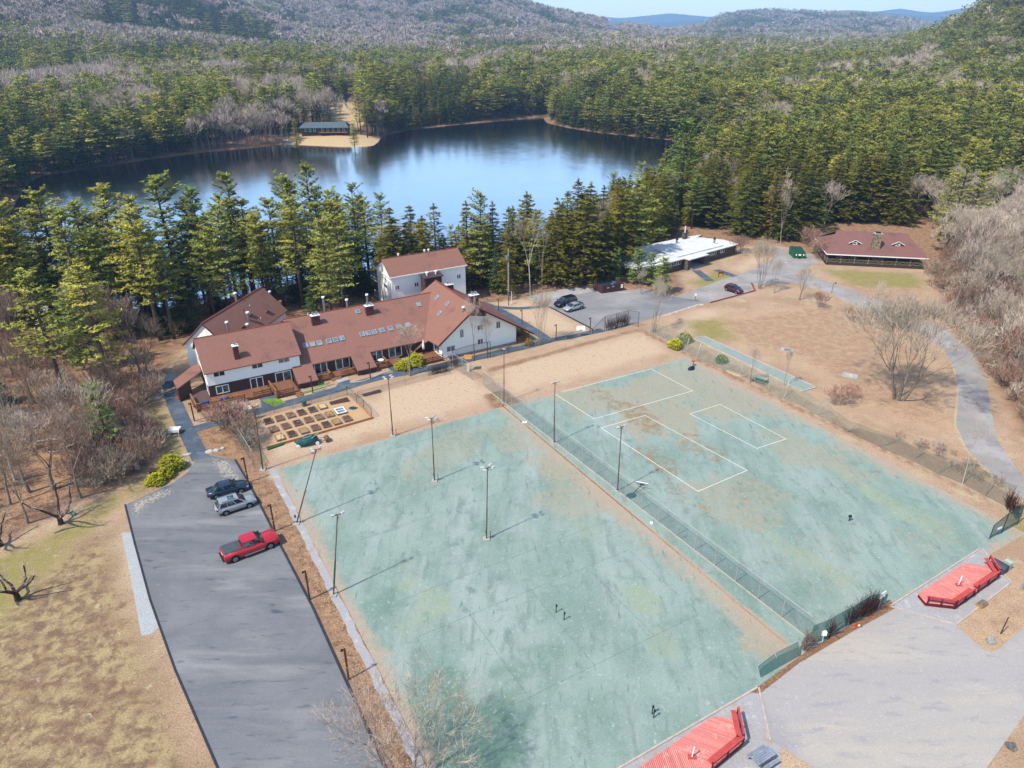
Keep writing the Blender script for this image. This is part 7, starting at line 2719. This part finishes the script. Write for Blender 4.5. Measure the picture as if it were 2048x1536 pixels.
# ------------------------------------------------------------------ stones, shrubs, bits around the lot
pale_rock = plain("white_boulder", A(232, 224, 218), .9, .2, vary=.18)
for (x, y, sx, sy, sz, lab) in ((420, 904, .62, .42, .34, "largest of the three white boulders by the path mouth"), (433, 901.5, .48, .36, .32, "middle one of the three white boulders by the path mouth"), (445, 897, .34, .28, .24, "smallest of the three white boulders by the path mouth"),
                                (372, 910, .72, .28, .22, "long flat white stone beside the yellow-green shrubs, upper one"), (370, 923, .62, .26, .20, "long flat white stone touching the yellow-green shrubs, lower one"), (296, 792, .5, .3, .25, "white stone at the gravel bank by the wood edge")):
    one("boulder", icorock(int(x), sx, sy, sz, .22, 3), pale_rock, lab, "boulder", "white boulders", loc=at(x, y), rz=.4, smooth=True)


def shrub(name, label, loc, r, h, mat, seed, n=420, size=.26):
    r_ = random.Random(seed)
    tc = TriCloud()
    for _ in range(n):
        a, el = r_.uniform(0, 6.283), math.asin(r_.uniform(-.1, 1))
        k = r_.uniform(.72, 1.0) * (1 + .16 * math.sin(3 * a + seed) * math.cos(2 * el))
        c = V((math.cos(a) * math.cos(el) * r * k, math.sin(a) * math.cos(el) * r * k, h * .18 + math.sin(el) * h * .8 * k))
        tuft(tc, c, size, 5, r_.uniform(.2, .8), r_, .6)
    e = empty(name, loc, 0, label, "shrub")
    o = bpy.data.objects.new("foliage", tc.mesh("shrub_foliage", mat))
    COL.objects.link(o)
    o.parent = e
    MB().tube([(0, 0, -.1), (0, 0, h * .6)], [.10, .04], 5).build("stem", bark_mat, e)
    return e


shrub("golden_shrub", "larger rounded yellow-green shrub beside the white stones", at(343, 938), 1.55, 2.0, gold_leaf, 1, 520)
shrub("golden_shrub", "middle yellow-green shrub joining the two rounded ones by the lawn", at(331, 954), 1.05, 1.3, gold_leaf, 2, 320)
shrub("golden_shrub", "small rounded yellow-green shrub in front of the red-brown bench", at(313, 966), 1.15, 1.35, gold_leaf, 3, 360)
shrub("golden_shrub", "bright yellow-green shrub under the bare tree before the lodge", at(806, 738), 1.35, 1.6, gold_leaf, 4, 420)
shrub("golden_shrub", "taller yellow-green shrub against the low eave of the lodge", at(832, 730), 1.6, 2.0, gold_leaf, 5, 500)
shrub("golden_shrub", "yellow-green shrub growing at the sagging fence beside the straw field", at(1350, 696), 1.25, 1.7, gold_leaf, 6, 380)
shrub("green_shrub", "thin green shrub tangled in the sagging fence above the golden one", at(1368, 684), 1.4, 2.0, pine_green, 7, 200)
shrub("green_shrub", "small green pine sapling behind the leaning yellow-topped post", at(1442, 724), 1.1, 1.4, pine_green, 8, 200)
shrub("green_shrub", "low green bush at the end of the long footpath by the gable porch", at(1058, 690), .9, 1.1, rust_leaf, 9, 160)

e = empty("garden_bench", at(312, 944), R(20), "red-brown bench half behind the small rounded yellow-green shrub", "bench")
for k in range(3):
    MB().box(-.9, .9, -.28 + k * .2, -.11 + k * .2, .42, .47).build("plank", redcedar_mat, e)
for s in (-1, 1):
    MB().box(s * .7 - .05, s * .7 + .05, -.25, .25, 0, .42).build("leg", redcedar_mat, e)
tb = empty("white_table", at(351, 866), R(4), "white folding table standing in the grass beside the path", "table")
MB().box(-.75, .75, -.5, .5, .70, .76).build("table_top", white_trim, tb)
MB().box(-.75, .75, -.52, -.48, .35, .70).build("apron", white_trim, tb)
for sx in (-1, 1):
    for sy in (-1, 1):
        MB().box(sx * .6 - .04, sx * .6 + .04, sy * .42 - .04, sy * .42 + .04, 0, .70).build("leg", white_trim, tb)
sg = empty("small_sign", at(277.5, 946), 0, "small pale blue-grey sign on a stake at the lawn edge", "sign")
MB().box(-.3, .3, -.03, .02, .55, 1.25).build("panel", plain("pale_sign", A(196, 208, 216), .7), sg)
MB().box(-.04, .04, .02, .08, 0, 1.1).build("stake", greenpost, sg)
one("feeder_box", MB().box(-.28, .28, -.2, .2, .1, .35), plain("mint_plastic", A(170, 214, 196), .6), "small mint-green box lying under the larger pruned apple tree", "box", loc=at(146, 1030))
one("fallen_log", MB().tube([(-2.1, 0, .2), (0, .1, .25), (2.2, -.1, .2)], [.13, .17, .14], 7), birch_mat, "white birch log stack lying in the wood above the leaf litter", "log", loc=at(108, 882), rz=R(14))
one("fallen_log", MB().tube([(-1.4, 0, .15), (1.4, .1, .15)], [.10, .12], 7), birch_mat, "short white log in the wood below the longer birch log", "log", loc=at(122, 903), rz=R(18))
one("fallen_log", MB().tube([(-6, 0, .2), (0, .1, .5), (6.5, -.1, 1.0)], [.09, .13, .16], 7), plain("bleached_trunk", A(206, 176, 150), .85), "long bleached fallen trunk on the bank beside the path start", "log", loc=at(300, 805), rz=R(52))
sheet("stone_bank", P([(300, 800), (322, 752), (352, 745), (350, 762), (326, 800)]), .02, gravel_mat)
one("clay_pots", icorock(31, .9, .45, .42, .3, 2), pot_mat, "heap of terracotta-coloured pots against the porch wall by the path", "pots", loc=at(360, 796), rz=1.2)


def apple(label, loc, seed, h, rz, spread_=1.0):
    """Heavily pruned apple tree: short thick trunk, crooked limbs."""
    r_ = random.Random(seed)
    e = empty("pruned_apple_tree", loc, rz, label, "apple tree")
    wood = MB()
    tc = TriCloud()
    wood.tube([(0, 0, -.2), (.05, 0, .5), (.0, .05, 1.0)], [.34, .28, .24], 8, cap=False)
    for k in range(5):
        a = k * 1.26 + r_.uniform(-.3, .3)
        p_ = V((0, .03, .85))
        d = V((math.cos(a), math.sin(a), .45))
        pts, rad = [p_], [.17]
        for j in range(4):
            d = (d + V((r_.uniform(-.5, .5), r_.uniform(-.5, .5), r_.uniform(.0, .6)))).normalized()
            pts.append(pts[-1] + d * h * .26 * spread_)
            rad.append(rad[-1] * .78)
        wood.tube(pts, rad, 6, cap=True)
        for j in range(26):
            s = pts[r_.randint(2, 4)]
            dd = V((r_.uniform(-1, 1), r_.uniform(-1, 1), r_.uniform(-.2, 1.2))).normalized()
            m1 = s + dd * r_.uniform(.5, 1.2)
            ribbon_tri(tc, s, m1, .022, r_.random(), r_)
            for _ in range(2):
                ribbon_tri(tc, m1.lerp(s, .4), m1 + V((r_.uniform(-.5, .5), r_.uniform(-.5, .5), r_.uniform(-.3, .4))), .014, r_.random(), r_)
    wood.build("trunk", plain("dark_apple_bark", A(98, 76, 74), .95, .1, vary=.3), e)
    o = bpy.data.objects.new("crown", tc.mesh("apple_twigs", twig_mat))
    COL.objects.link(o)
    o.parent = e
    return e


apple("larger pruned apple tree with crooked bare limbs on the lawn above the lot corner", at(122, 1048), 3, 4.2, 0)
apple("pruned apple tree with a haze of grey twigs, lower on the lawn", at(36, 1200), 8, 4.0, 1.2, .9)
apple("pruned apple tree trunk cut by the picture edge beside the leaf litter", at(2, 1092), 5, 3.6, 2.0, .8)
one("dead_branch", MB().tube([(-1.1, 0, .08), (0, .1, .14), (1.2, -.1, .1)], [.06, .1, .07], 6), bark_mat, "dead branch lying below the larger pruned apple tree", "branch", loc=at(130, 1060), rz=R(35))

# ------------------------------------------------------------------ net posts, hoops, things on the courts
for (x, y), lab in (((1112, 1225), "green net post beside a second one in the middle of the first clay court"), ((1128, 1240), "green net post, lower one of the pair in the middle of the first clay court"), ((1307, 1436), "green net post with pale rubble at its foot near the lower red deck"),
                    ((1304, 1428), "short green winch post next to the one by the lower red deck")):
    e = empty("net_post", at(x, y), 0, lab, "net post", "green net posts")
    MB().tube([(0, 0, 0), (0, 0, 1.07)], .05, 8).build("post", plain("dark_green_post", A(36, 84, 74), .6), e)
    MB().box(-.05, .12, -.05, .05, .75, .95).build("winch", dark_metal, e)
one("valve_box", MB().tube([(0, 0, 0), (0, 0, .55)], .06, 8).box(-.15, .15, -.12, .12, .55, .8), plain("navy_teal", A(30, 70, 96), .6), "small dark blue-green court marker standing alone on the far clay court", "marker", loc=at(1698, 1042))
hoop = empty("basketball_hoop", at(1262, 992), FR, "portable basketball hoop with teal base tipped over behind the long fence", "basketball hoop")
bs_ = icorock(41, .75, .5, .28, .12, 3)
bs_.build("base", plain("teal_plastic", A(24, 96, 112), .5), hoop, True)
MB().tube([(.4, .1, .2), (1.9, .4, .75)], .06, 6).build("pole", dark_metal, hoop)
bbm = Matrix.Translation(V((2.0, .45, .8))) @ Matrix.Rotation(R(-50), 4, 'Z') @ Matrix.Rotation(R(35), 4, 'X')
MB().box(-.75, .75, -.03, .03, -.5, .5, bbm).build("backboard", white_trim, hoop)
MB().box(-.28, .28, -.05, -.035, -.3, .1, bbm).build("target_square", plain("red_print", A(220, 90, 84), .6), hoop)
hoop2 = empty("basketball_hoop", at(1161, 672), 0, "low white basketball backboard standing at the straw field fence", "basketball hoop")
MB().tube([(0, 0, 0), (0, 0, 1.2)], .05, 6).build("pole", greenpost, hoop2)
MB().hexa([(-.9, -.05, 1.1), (.9, -.05, 1.1), (.9, .02, 1.1), (-.9, .02, 1.1)], [(-.75, -.05, 2.0), (.75, -.05, 2.0), (.75, .02, 2.0), (-.75, .02, 2.0)]).build("backboard", white_trim, hoop2)
MB().tube([(0, -.1, 1.3), (0, -.6, 1.3)], .04, 5).build("bracket", dark_metal, hoop2)
bag = empty("equipment_bag", at(1383, 738), R(50), "dark blue bag slumped on the far court with something red behind it", "bag")
icorock(51, .85, .45, .5, .25, 3).build("bag", plain("navy_cloth", A(30, 42, 70), .7), bag, True)
MB().tube([(.5, .1, .3), (1.2, .3, .9)], .06, 6).build("handle", dark_metal, bag)
MB().box(1.0, 1.5, .2, .7, .8, .92).build("flag", plain("coral_cloth", A(236, 96, 84), .7), bag)
for (x, y), lab in (((1047, 845), "pair of white caps lying at the fence foot near the paved gap"), ((1303, 1046), "single white cap lying at the foot of the long fence")):
    one("lamp_cap", MB().tube([(0, 0, 0), (0, 0, .14)], [.2, .14], 10).tube([(.38, .1, 0), (.38, .1, .14)], [.2, .14], 10) if "pair" in lab else MB().tube([(0, 0, 0), (0, 0, .16)], [.22, .14], 10), white_trim, lab, "cap", loc=at(x, y))
one("cone_marker", MB().tube([(0, 0, 0), (0, 0, .16)], [.3, .12], 8), plain("bright_green", A(60, 190, 110), .6), "small bright green disc lying in the straw by the thin dark light pole", "marker", loc=at(998, 800))

cone = empty("traffic_cone", at(1713, 1253), 0, "orange and white traffic cone tipped against the leafy verge under the teal fence", "traffic cone")
cone.rotation_euler = (R(35), 0, R(40))
MB().box(-.2, .2, -.2, .2, 0, .04).build("base", plain("cone_orange", A(236, 74, 34), .6), cone)
MB().tube([(0, 0, .04), (0, 0, .3)], [.15, .10], 10).build("body", plain("cone_orange_b", A(236, 74, 34), .6), cone)
MB().tube([(0, 0, .3), (0, 0, .52)], [.10, .07], 10).build("band", white_trim, cone)
MB().tube([(0, 0, .52), (0, 0, .7)], [.07, .03], 10).build("tip", plain("cone_orange_c", A(236, 74, 34), .6), cone)
one("meter_box", MB().box(-.2, .2, -.12, .12, .9, 1.35).tube([(0, 0, 0), (0, 0, .9)], .03, 5), white_trim, "small white meter box hanging on the teal fence next to the corner", "meter", loc=at(1644, 1284.5))
one("notice_board", MB().box(-.35, .35, -.03, .03, 1.4, 2.1).box(-.03, .03, .03, .08, 0, 1.4), white_trim, "white notice panel at the vine-covered end of the teal fence", "notice", loc=at(1758, 1217), rz=FR)
one("notice_board", MB().box(-.35, .35, -.02, .02, 1.1, 1.35), white_trim, "white plate fixed on the teal windscreen by the driveway", "notice", loc=at(1993, 1074), rz=R(24))

# ------------------------------------------------------------------ red decks
red_paint = plain("faded_red_deck_paint", A(242, 132, 128, 1.6), .8, .15, vary=.14, scale=1.2)
def worn_plank():
    t = NT("worn_red_plank")
    oi = t.n("ShaderNodeObjectInfo")
    n = t.noise(t.pos((1, 1, 1)), 1.1, 5, .7)
    n2 = t.noise(t.pos((1, 1, 1)), 9.0, 3, .7)
    c = t.mix(oi.outputs["Random"], A(230, 134, 130, 1.6), A(246, 160, 152, 1.6))
    c = t.mix(t.ramp(n, .52, .72), c, A(246, 188, 178, 1.6))
    c = t.mix(t.ramp(n2, .58, .72), c, A(214, 98, 100, 1.6))
    t.bsdf(c, .85, .12)
    return t.m


red_paint = worn_plank()
deep_red = plain("deep_red_boards", A(216, 86, 84, 1.6), .75, .25, vary=.15)
dark_red = plain("dark_red_skirt", A(128, 40, 52), .8, .2, vary=.15)


def clip(poly, n, c, keep=1):
    """Part of a polygon on one side of the line n.x = c."""
    out = []
    for i in range(len(poly)):
        a, b_ = poly[i], poly[(i + 1) % len(poly)]
        da, db = (a.x * n.x + a.y * n.y - c) * keep, (b_.x * n.x + b_.y * n.y - c) * keep
        if da >= 0:
            out.append(a)
        if da * db < 0:
            out.append(a.lerp(b_, da / (da - db)))
    return out


def plank_area(parent, poly, ang, z, w, mat):
    n = V((-math.sin(ang), math.cos(ang), 0))
    ds = [p_.x * n.x + p_.y * n.y for p_ in poly]
    c = min(ds)
    k = 0
    while c < max(ds):
        q = clip(clip(poly, n, c + .018, 1), n, c + w - .018, -1)
        if len(q) > 2:
            zz = z + rnd.uniform(-.004, .004)
            MB().slab([(p_.x, p_.y, zz) for p_ in q], .045).build("plank", mat, parent)
        c += w
        k += 1


def red_deck(label, outline, z, split, a1, a2, rails, pole, w):
    o0 = at(*outline[0], z)
    o0.z = 0
    e = empty("red_deck", o0, 0, label, "deck")
    poly = [at(x, y, z) - o0 for x, y in outline]
    poly = [V((p_.x, p_.y, 0)) for p_ in poly]
    s0, s1 = [at(x, y, z) - o0 for x, y in split]
    dn = (s1 - s0)
    n = V((-dn.y, dn.x, 0)).normalized()
    c = s0.x * n.x + s0.y * n.y
    plank_area(e, clip(poly, n, c, 1), a1, z, w, red_paint)
    plank_area(e, clip(poly, n, c, -1), a2, z, w, red_paint)
    q = ccw([(p_.x, p_.y, z - .05) for p_ in poly])
    cx = sum(p_[0] for p_ in q) / len(q)
    cy = sum(p_[1] for p_ in q) / len(q)
    MB().slab([(cx + (p_[0] - cx) * .985, cy + (p_[1] - cy) * .985, z - .05) for p_ in q], z - .03).build("skirt", dark_red, e)
    for (a, b_) in rails:
        A0, B0 = at(*a, z) - o0, at(*b_, z) - o0
        A0.z = B0.z = 0
        d = (B0 - A0).normalized()
        side = V((-d.y, d.x, 0))
        if side.y < 0:
            side = -side
        bn = MB().bar(A0 + side * .35 + V((0, 0, z + .42)), B0 + side * .35 + V((0, 0, z + .42)), .42, .05)
        o = bn.build("bench_seat", deep_red, e)
        MB().bar(A0 + V((0, 0, z + .82)), B0 + V((0, 0, z + .82)), .16, .06).bar(A0 + V((0, 0, z + .60)), B0 + V((0, 0, z + .60)), .05, .14).build("bench_back", deep_red, o)
        nn = max(2, int((B0 - A0).length / 1.3))
        for k in range(nn + 1):
            p_ = A0.lerp(B0, k / nn)
            MB().box(p_.x - .05, p_.x + .05, p_.y - .05, p_.y + .05, z - .05, z + .8).build("bench_post", dark_red, o)
    p0 = at(*pole, z) - o0
    MB().tube([(p0.x, p0.y, z), (p0.x + .05, p0.y, z + 1.15)], .05, 8).build("flag_sleeve", white_trim, e)
    MB().box(p0.x - .3, p0.x + .3, p0.y - .2, p0.y + .2, z + .005, z + .07).build("sleeve_base", deep_red, e)
    return e


red_deck("red hexagonal deck with red benches beside the far clay court", [(1836, 1187), (1929, 1126.5), (1935, 1126.5), (1968, 1132), (1976, 1123), (1996, 1152), (1952, 1184), (1912, 1212), (1851, 1205)], .5,
         ((1900, 1142), (1950, 1188)), R(-20), R(-62), [((1855, 1206), (1908, 1214)), ((1912, 1213), (1947, 1189)), ((1955, 1182), (1996, 1154)), ((1996, 1150), (1977, 1123))], (1917, 1170), .15)
red_deck("red deck with faded boards at the lower edge beside the first clay court", [(1240, 1562), (1270, 1540), (1421, 1435.5), (1433, 1432.5), (1462, 1438), (1474, 1426), (1486, 1485), (1425, 1537), (1370, 1580), (1290, 1600)], .5,
         ((1340, 1490), (1440, 1560)), R(-24), R(-82), [((1485, 1488), (1424, 1538)), ((1486, 1482), (1474, 1428))], (1384, 1514), .15)
one("grill_box", MB().box(-.75, .75, -.5, .5, .1, .75).hexa([(-.78, -.53, .75), (.78, -.53, .75), (.78, .53, .75), (-.78, .53, .75)], [(-.7, -.3, 1.0), (.7, -.3, 1.0), (.7, .3, 1.0), (-.7, .3, 1.0)]), plain("slate_cover", A(84, 90, 108), .7),
    "dark slate covered box behind the benches of the red hexagonal deck", "box", loc=at(1995, 1140), rz=R(-58))
one("utility_box", MB().box(-.3, .3, -.25, .25, 0, 1.05).box(-.34, .34, -.29, .29, 1.05, 1.12), plain("mint_metal", A(206, 224, 212), .6), "pale green utility box on the grass above the red hexagonal deck", "utility box", loc=at(2012, 1139), rz=R(-60))
fb = empty("fire_pit_box", at(1963, 1211), FR, "small open box of orange boards and grey sticks on the deck gravel", "fire pit")
MB().box(-.55, .55, -.32, .32, 0, .3).build("box", orange_timber, fb)
for k in range(5):
    MB().tube([(-.5, -.25 + k * .12, .33), (.5, -.24 + k * .12, .34)], .06, 5).build("stick", bark_mat, fb)
one("grey_boulder", icorock(61, .45, .34, .62, .3, 3), plain("light_grey_rock", A(190, 190, 186), .9, vary=.2), "upright light grey rock in the grass tongue between two lots", "boulder", loc=at(1981, 1284))
one("grey_boulder", icorock(62, .42, .38, .4, .3, 3), plain("mid_grey_rock", A(136, 132, 130), .9, vary=.3), "rounded grey rock on the brown grass at the lower corner", "boulder", loc=at(2023, 1494))
one("lone_post", MB().tube([(0, 0, 0), (.1, 0, 2.1)], .05, 6), brown_post, "thin brown stake next to the upright grey rock", "stake", loc=at(2001, 1268))
one("leaning_board", MB().box(-.1, .1, -.04, .04, 0, 2.3), galv, "grey post at the very edge of the picture above the red deck", "post", loc=at(2042, 1180))

pt = empty("picnic_table", at(1524, 1524), FR, "weathered grey picnic table on the sandy corner beside the entrance lot", "picnic table")
grey_wood = plain("weathered_grey_wood", A(168, 176, 196), .85, .2, vary=.18, streak=True)
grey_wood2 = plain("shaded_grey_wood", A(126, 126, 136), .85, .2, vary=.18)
for k in range(5):
    MB().box(-.95, .95, -.40 + k * .165, -.40 + k * .165 + .15, .72, .76).build("plank", grey_wood, pt)
for s in (-1, 1):
    for j in range(2):
        y0 = s * (.62 + j * .15)
        MB().box(-.95, .95, y0 - .068, y0 + .068, .43, .47).build("bench_plank", grey_wood, pt)
for s in (-1, 1):
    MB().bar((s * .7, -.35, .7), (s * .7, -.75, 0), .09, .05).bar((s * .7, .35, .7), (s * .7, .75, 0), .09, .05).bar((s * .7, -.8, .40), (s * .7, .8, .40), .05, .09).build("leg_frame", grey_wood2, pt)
pb = empty("picnic_table", at(1519, 763), R(-40), "green and white picnic bench between the sagging fence and the green lane", "picnic table")
for k in range(4):
    MB().box(-1.2, 1.2, -.4 + k * .2, -.4 + k * .2 + .18, .70, .75).build("plank", plain("mint_wood", A(196, 214, 214), .7), pb)
for s in (-1, 1):
    MB().box(-1.2, 1.2, s * .8 - .14, s * .8 + .14, .42, .47).build("bench_plank", plain("teal_wood", A(84, 136, 136), .7), pb)
    MB().bar((s * .8, -.75, 0), (s * .8, -.2, .7), .08).bar((s * .8, .75, 0), (s * .8, .2, .7), .08).build("leg_frame", plain("teal_leg", A(70, 120, 120), .7), pb)
one("sand_heap", icorock(71, 1.9, 1.0, .22, .25, 3), plain("pink_sand", A(214, 182, 150), .95), "low heap of pinkish sand at the foot of the sagging fence", "heap", loc=at(1471, 746), rz=R(-40), smooth=True)

# concrete well pads in the meadow
for (x, y), lab in (((1574.5, 701), "square pale concrete pad in the meadow, the one closer to the driveway junction"), ((1700, 752), "square pale concrete pad in the meadow, the one closer to the big maple")):
    e = empty("concrete_pad", at(x, y), R(-28), lab, "concrete pad", "concrete pads in the meadow")
    MB().box(-1.15, 1.15, -.9, .9, 0, .12).build("slab", concrete_mat, e)
    MB().box(-.5, .5, -.4, .4, .12, .2).build("hatch", pale_rock if "maple" in lab else bed_board, e)

# ------------------------------------------------------------------ dumpsters
en0 = at(1205, 588)
en1 = at(1247, 582)
eang = math.atan2(en1.y - en0.y, en1.x - en0.x)
en = empty("dumpster_enclosure", en0, eang, "brown board enclosure around bins beside the far parking lot", "enclosure")
EL = (en1 - en0).length
dark_plum = boards_mat("plum_brown_boards", A(104, 64, 66), A(74, 46, 50), .25)
for i, (a, b_) in enumerate((((0, 0), (EL, 0)), ((EL, 0), (EL, 3.6)), ((0, 0), (-.2, 3.6)))):
    d = V((b_[0] - a[0], b_[1] - a[1], 0))
    nb = int(d.length / .32)
    for k in range(nb):
        p0, p1 = V((*a, 0)) + d * (k + .04) / nb, V((*a, 0)) + d * (k + .96) / nb
        nrm = V((-d.y, d.x, 0)).normalized() * .05
        MB().hexa([p0, p1, p1 + nrm, p0 + nrm], [q + V((0, 0, 1.8)) for q in (p0, p1, p1 + nrm, p0 + nrm)]).build("board", dark_plum, en)
MB().box(-.4, EL + .4, -.35, -.05, 0, .12).build("kerb", concrete_mat, en)
blue_tank = plain("dark_blue_steel", A(40, 62, 84), .6)
MB().box(.6, 2.8, 1.0, 2.6, 0, 1.4).build("bin", blue_tank, en)
MB().box(3.4, 4.0, 1.4, 2.1, 0, 1.7).build("bin", plain("bright_blue_bin", A(70, 140, 200), .5), en)
for (u, w_, z) in ((1.0, .55, 1.1), (2.2, .55, 1.25)):
    MB().box(u, u + w_, -.06, -.02, z, z + .22).build("sign_plate", plain("pale_blue_sign", A(170, 206, 226), .6), en)
MB().box(EL - .75, EL - .25, -.07, -.02, .8, 1.6).build("sign_plate", white_trim, en)
one("brush_pile", icorock(81, 1.1, .6, .45, .5, 3), plain("grey_brush", A(150, 130, 122), .95, vary=.3), "grey heap of brush beside the brown dumpster enclosure", "brush pile", loc=at(1190, 571))

dp0 = at(1587, 517)
dp = empty("green_dumpster", dp0, R(-3), "green steel dumpster with white labels at the end of the drive", "dumpster")
gsteel = plain("green_steel", A(36, 118, 76), .6, .4, vary=.18)
Wdp = (at(1609, 517) - dp0).length
MB().hexa([(0, 0, .1), (Wdp, 0, .1), (Wdp, 4.2, .1), (0, 4.2, .1)], [(-.05, -.05, 1.45), (Wdp + .05, -.05, 1.45), (Wdp + .05, 4.2, 1.9), (-.05, 4.2, 1.9)]).build("body", gsteel, dp)
MB().slab([(.1, .1, 1.52), (Wdp - .1, .1, 1.52), (Wdp - .1, 4.0, 1.98), (.1, 4.0, 1.98)], .04).build("lid", plain("dark_green_lid", A(38, 92, 72), .6), dp)
for x in (.05, Wdp * .5, Wdp - .05):
    MB().box(x - .05, x + .05, -.12, -.04, .1, 1.45).build("rib", gsteel, dp)
for x, w_ in ((.35, .3), (Wdp * .5 - .3, .6), (Wdp - .6, .3)):
    MB().box(x, x + w_, -.14, -.12, .75, 1.15).build("label_plate", white_trim, dp)
MB().box(Wdp * .5 - .3, Wdp * .5 + .3, -.3, -.12, .05, .35).build("pocket", dark_metal, dp)

# signs and small items by the stone house
rs1 = empty("wooden_sign", at(1441, 553), R(25), "small reddish wooden sign beside the stone house walk", "sign")
MB().box(-.7, .7, -.04, .04, .7, 1.1).build("panel", plain("orange_brown_sign", A(176, 84, 54), .8), rs1)
for s in (-1, 1):
    MB().box(s * .62 - .05, s * .62 + .05, -.05, .05, 0, 1.15).build("post", plain("sign_post", A(150, 78, 56), .8), rs1)
hy = empty("marker_post", at(1390, 602), 0, "white-topped marker post between the far lot and the drive", "marker")
MB().box(-.08, .08, -.08, .08, 0, 1.2).build("post", greenpost, hy)
MB().box(-.2, .2, -.05, .05, 1.0, 1.6).build("plate", white_trim, hy)
ls = empty("path_light", at(1663, 586), 0, "thin lantern post beside the driveway on the meadow side", "lantern")
MB().tube([(0, 0, 0), (.05, 0, 2.3)], .04, 6).build("post", dark_metal, ls)
MB().tube([(0, 0, 2.2), (.5, 0, 2.35)], .035, 5).build("arm", dark_metal, ls)
MB().tube([(.5, 0, 2.05), (.5, 0, 2.32)], [.14, .1], 8).build("lamp_head", dark_metal, ls)
one("black_kettle", icorock(91, .35, .3, .3, .1, 2), black_trim, "small black bin at the corner of the stone house", "bin", loc=at(1370, 539))
one("snow_stones", icorock(92, .6, .3, .2, .3, 2), pale_rock, "pale stones heaped at the end of the red timber edging", "stones", loc=at(1402, 610))
# stone edging between far lot and straw field
for k in range(16):
    s = k / 15
    x, y = 1330 + (1395 - 1330) * s, 631 + (610 - 631) * s
    o = one("edging_stone", icorock(100 + k % 4, .34 + .1 * (k % 3), .26, .16, .3, 1), pale_rock, "one of the pale stones lined up along the far parking lot", "stone", "pale stones lined up along the far parking lot", loc=at(x, y), rz=k)
# power line pylons across the valley
for x, y, h, lab in ((375, 112, 17, "white wooden power pylon on the cleared line below the dark hill"), (565, 117, 15, "twin-legged power pylon in front of the pale birches"), (805, 100, 14, "grey power pylon standing beyond the big lake belt of trees")):
    b0 = at(x, y, 2)
    z = hz(b0.x, b0.y)
    e = empty("power_pylon", (b0.x, b0.y, z + 6), 0, lab, "pylon")
    MB().tube([(-2.2, 0, 0), (-1.8, 0, h)], .35, 5).build("leg", white_trim, e)
    MB().tube([(2.2, 0, 0), (1.8, 0, h)], .35, 5).build("leg", white_trim, e)
    MB().bar((-5, 0, h - 2), (5, 0, h - 2), .5).build("crossarm", white_trim, e)
# on the point across the lake
for x, y, lab, m_ in ((573, 284, "white canoe drawn up on the shore by the far trees", white_trim), (579, 285, "pale blue canoe beside the white one on the far shore", plain("pale_blue_hull", A(150, 206, 220), .5)), (608, 290, "small white boat on the lawn edge before the boathouse", white_trim)):
    b0 = at(x, y, LAKE_Z + .5)
    one("canoe", MB().tube([(-2.2, 0, .35), (-1.2, 0, .25), (1.2, 0, .25), (2.2, 0, .35)], [.05, .42, .42, .05], 8), m_, lab, "canoe", loc=(b0.x, b0.y, hz(b0.x, b0.y)), rz=.2)
for (x, y, h, kd, lab) in ((650, 262, 24, 'dark', "dark pine rising directly behind the boathouse roof"), (636, 262, 22, 'pine', "tall pine between the far white house and the boathouse"), (661, 268, 15, 'hem', "short conifer behind the boathouse roof"), (709, 290, 15, 'pine', "broad yellow-green conifer at the corner of the boathouse"),
                        (594, 291, 17, 'pine', "pine standing before the dark end of the boathouse"), (735, 272, 26, 'pine', "tall pine at the tip of the point beyond the boathouse"), (745, 266, 27, 'pine', "tallest pine of the group on the point beyond the boathouse"), (686, 262, 15, 'bare', "bare forked tree leaning behind the boathouse"), (722, 268, 24, 'pine', "pine next to the conifer at the boathouse corner")):
    b0 = at(x, y, -6)
    tree(kd, (b0.x, b0.y, hz(b0.x, b0.y)), h, rnd.uniform(0, 6), 1.0, lab)
# reeds of green grass near the lodge walk
for pts in ([(522, 800), (556, 796), (572, 806), (548, 814)], [(600, 784), (622, 778), (660, 764), (650, 775), (612, 787)]):
    sheet("green_grass", P(pts), 0.05, ground_mat("fresh_grass", A(138, 176, 62), [(A(190, 190, 80), 1.5, .5, .7), (A(110, 140, 60), 3, .5, .65)], grain=(.6, 1.3, 14), bump=.1), kind='stuff')
# ------------------------------------------------------------------ air
hm = bpy.data.materials.new("haze")
hm.use_nodes = True
hm.node_tree.nodes.clear()
pv = hm.node_tree.nodes.new("ShaderNodeVolumePrincipled")
pv.inputs["Color"].default_value = (0.40, 0.66, 1.0, 1)
pv.inputs["Density"].default_value = 1.2e-4
pv.inputs["Anisotropy"].default_value = 0.0
ho = hm.node_tree.nodes.new("ShaderNodeOutputMaterial")
hm.node_tree.links.new(pv.outputs[0], ho.inputs["Volume"])
hb = MB()
hb.box(-13200, 13200, -260, 12600, -16, 420)
haze = tag(hb.build("haze", hm), kind='stuff')
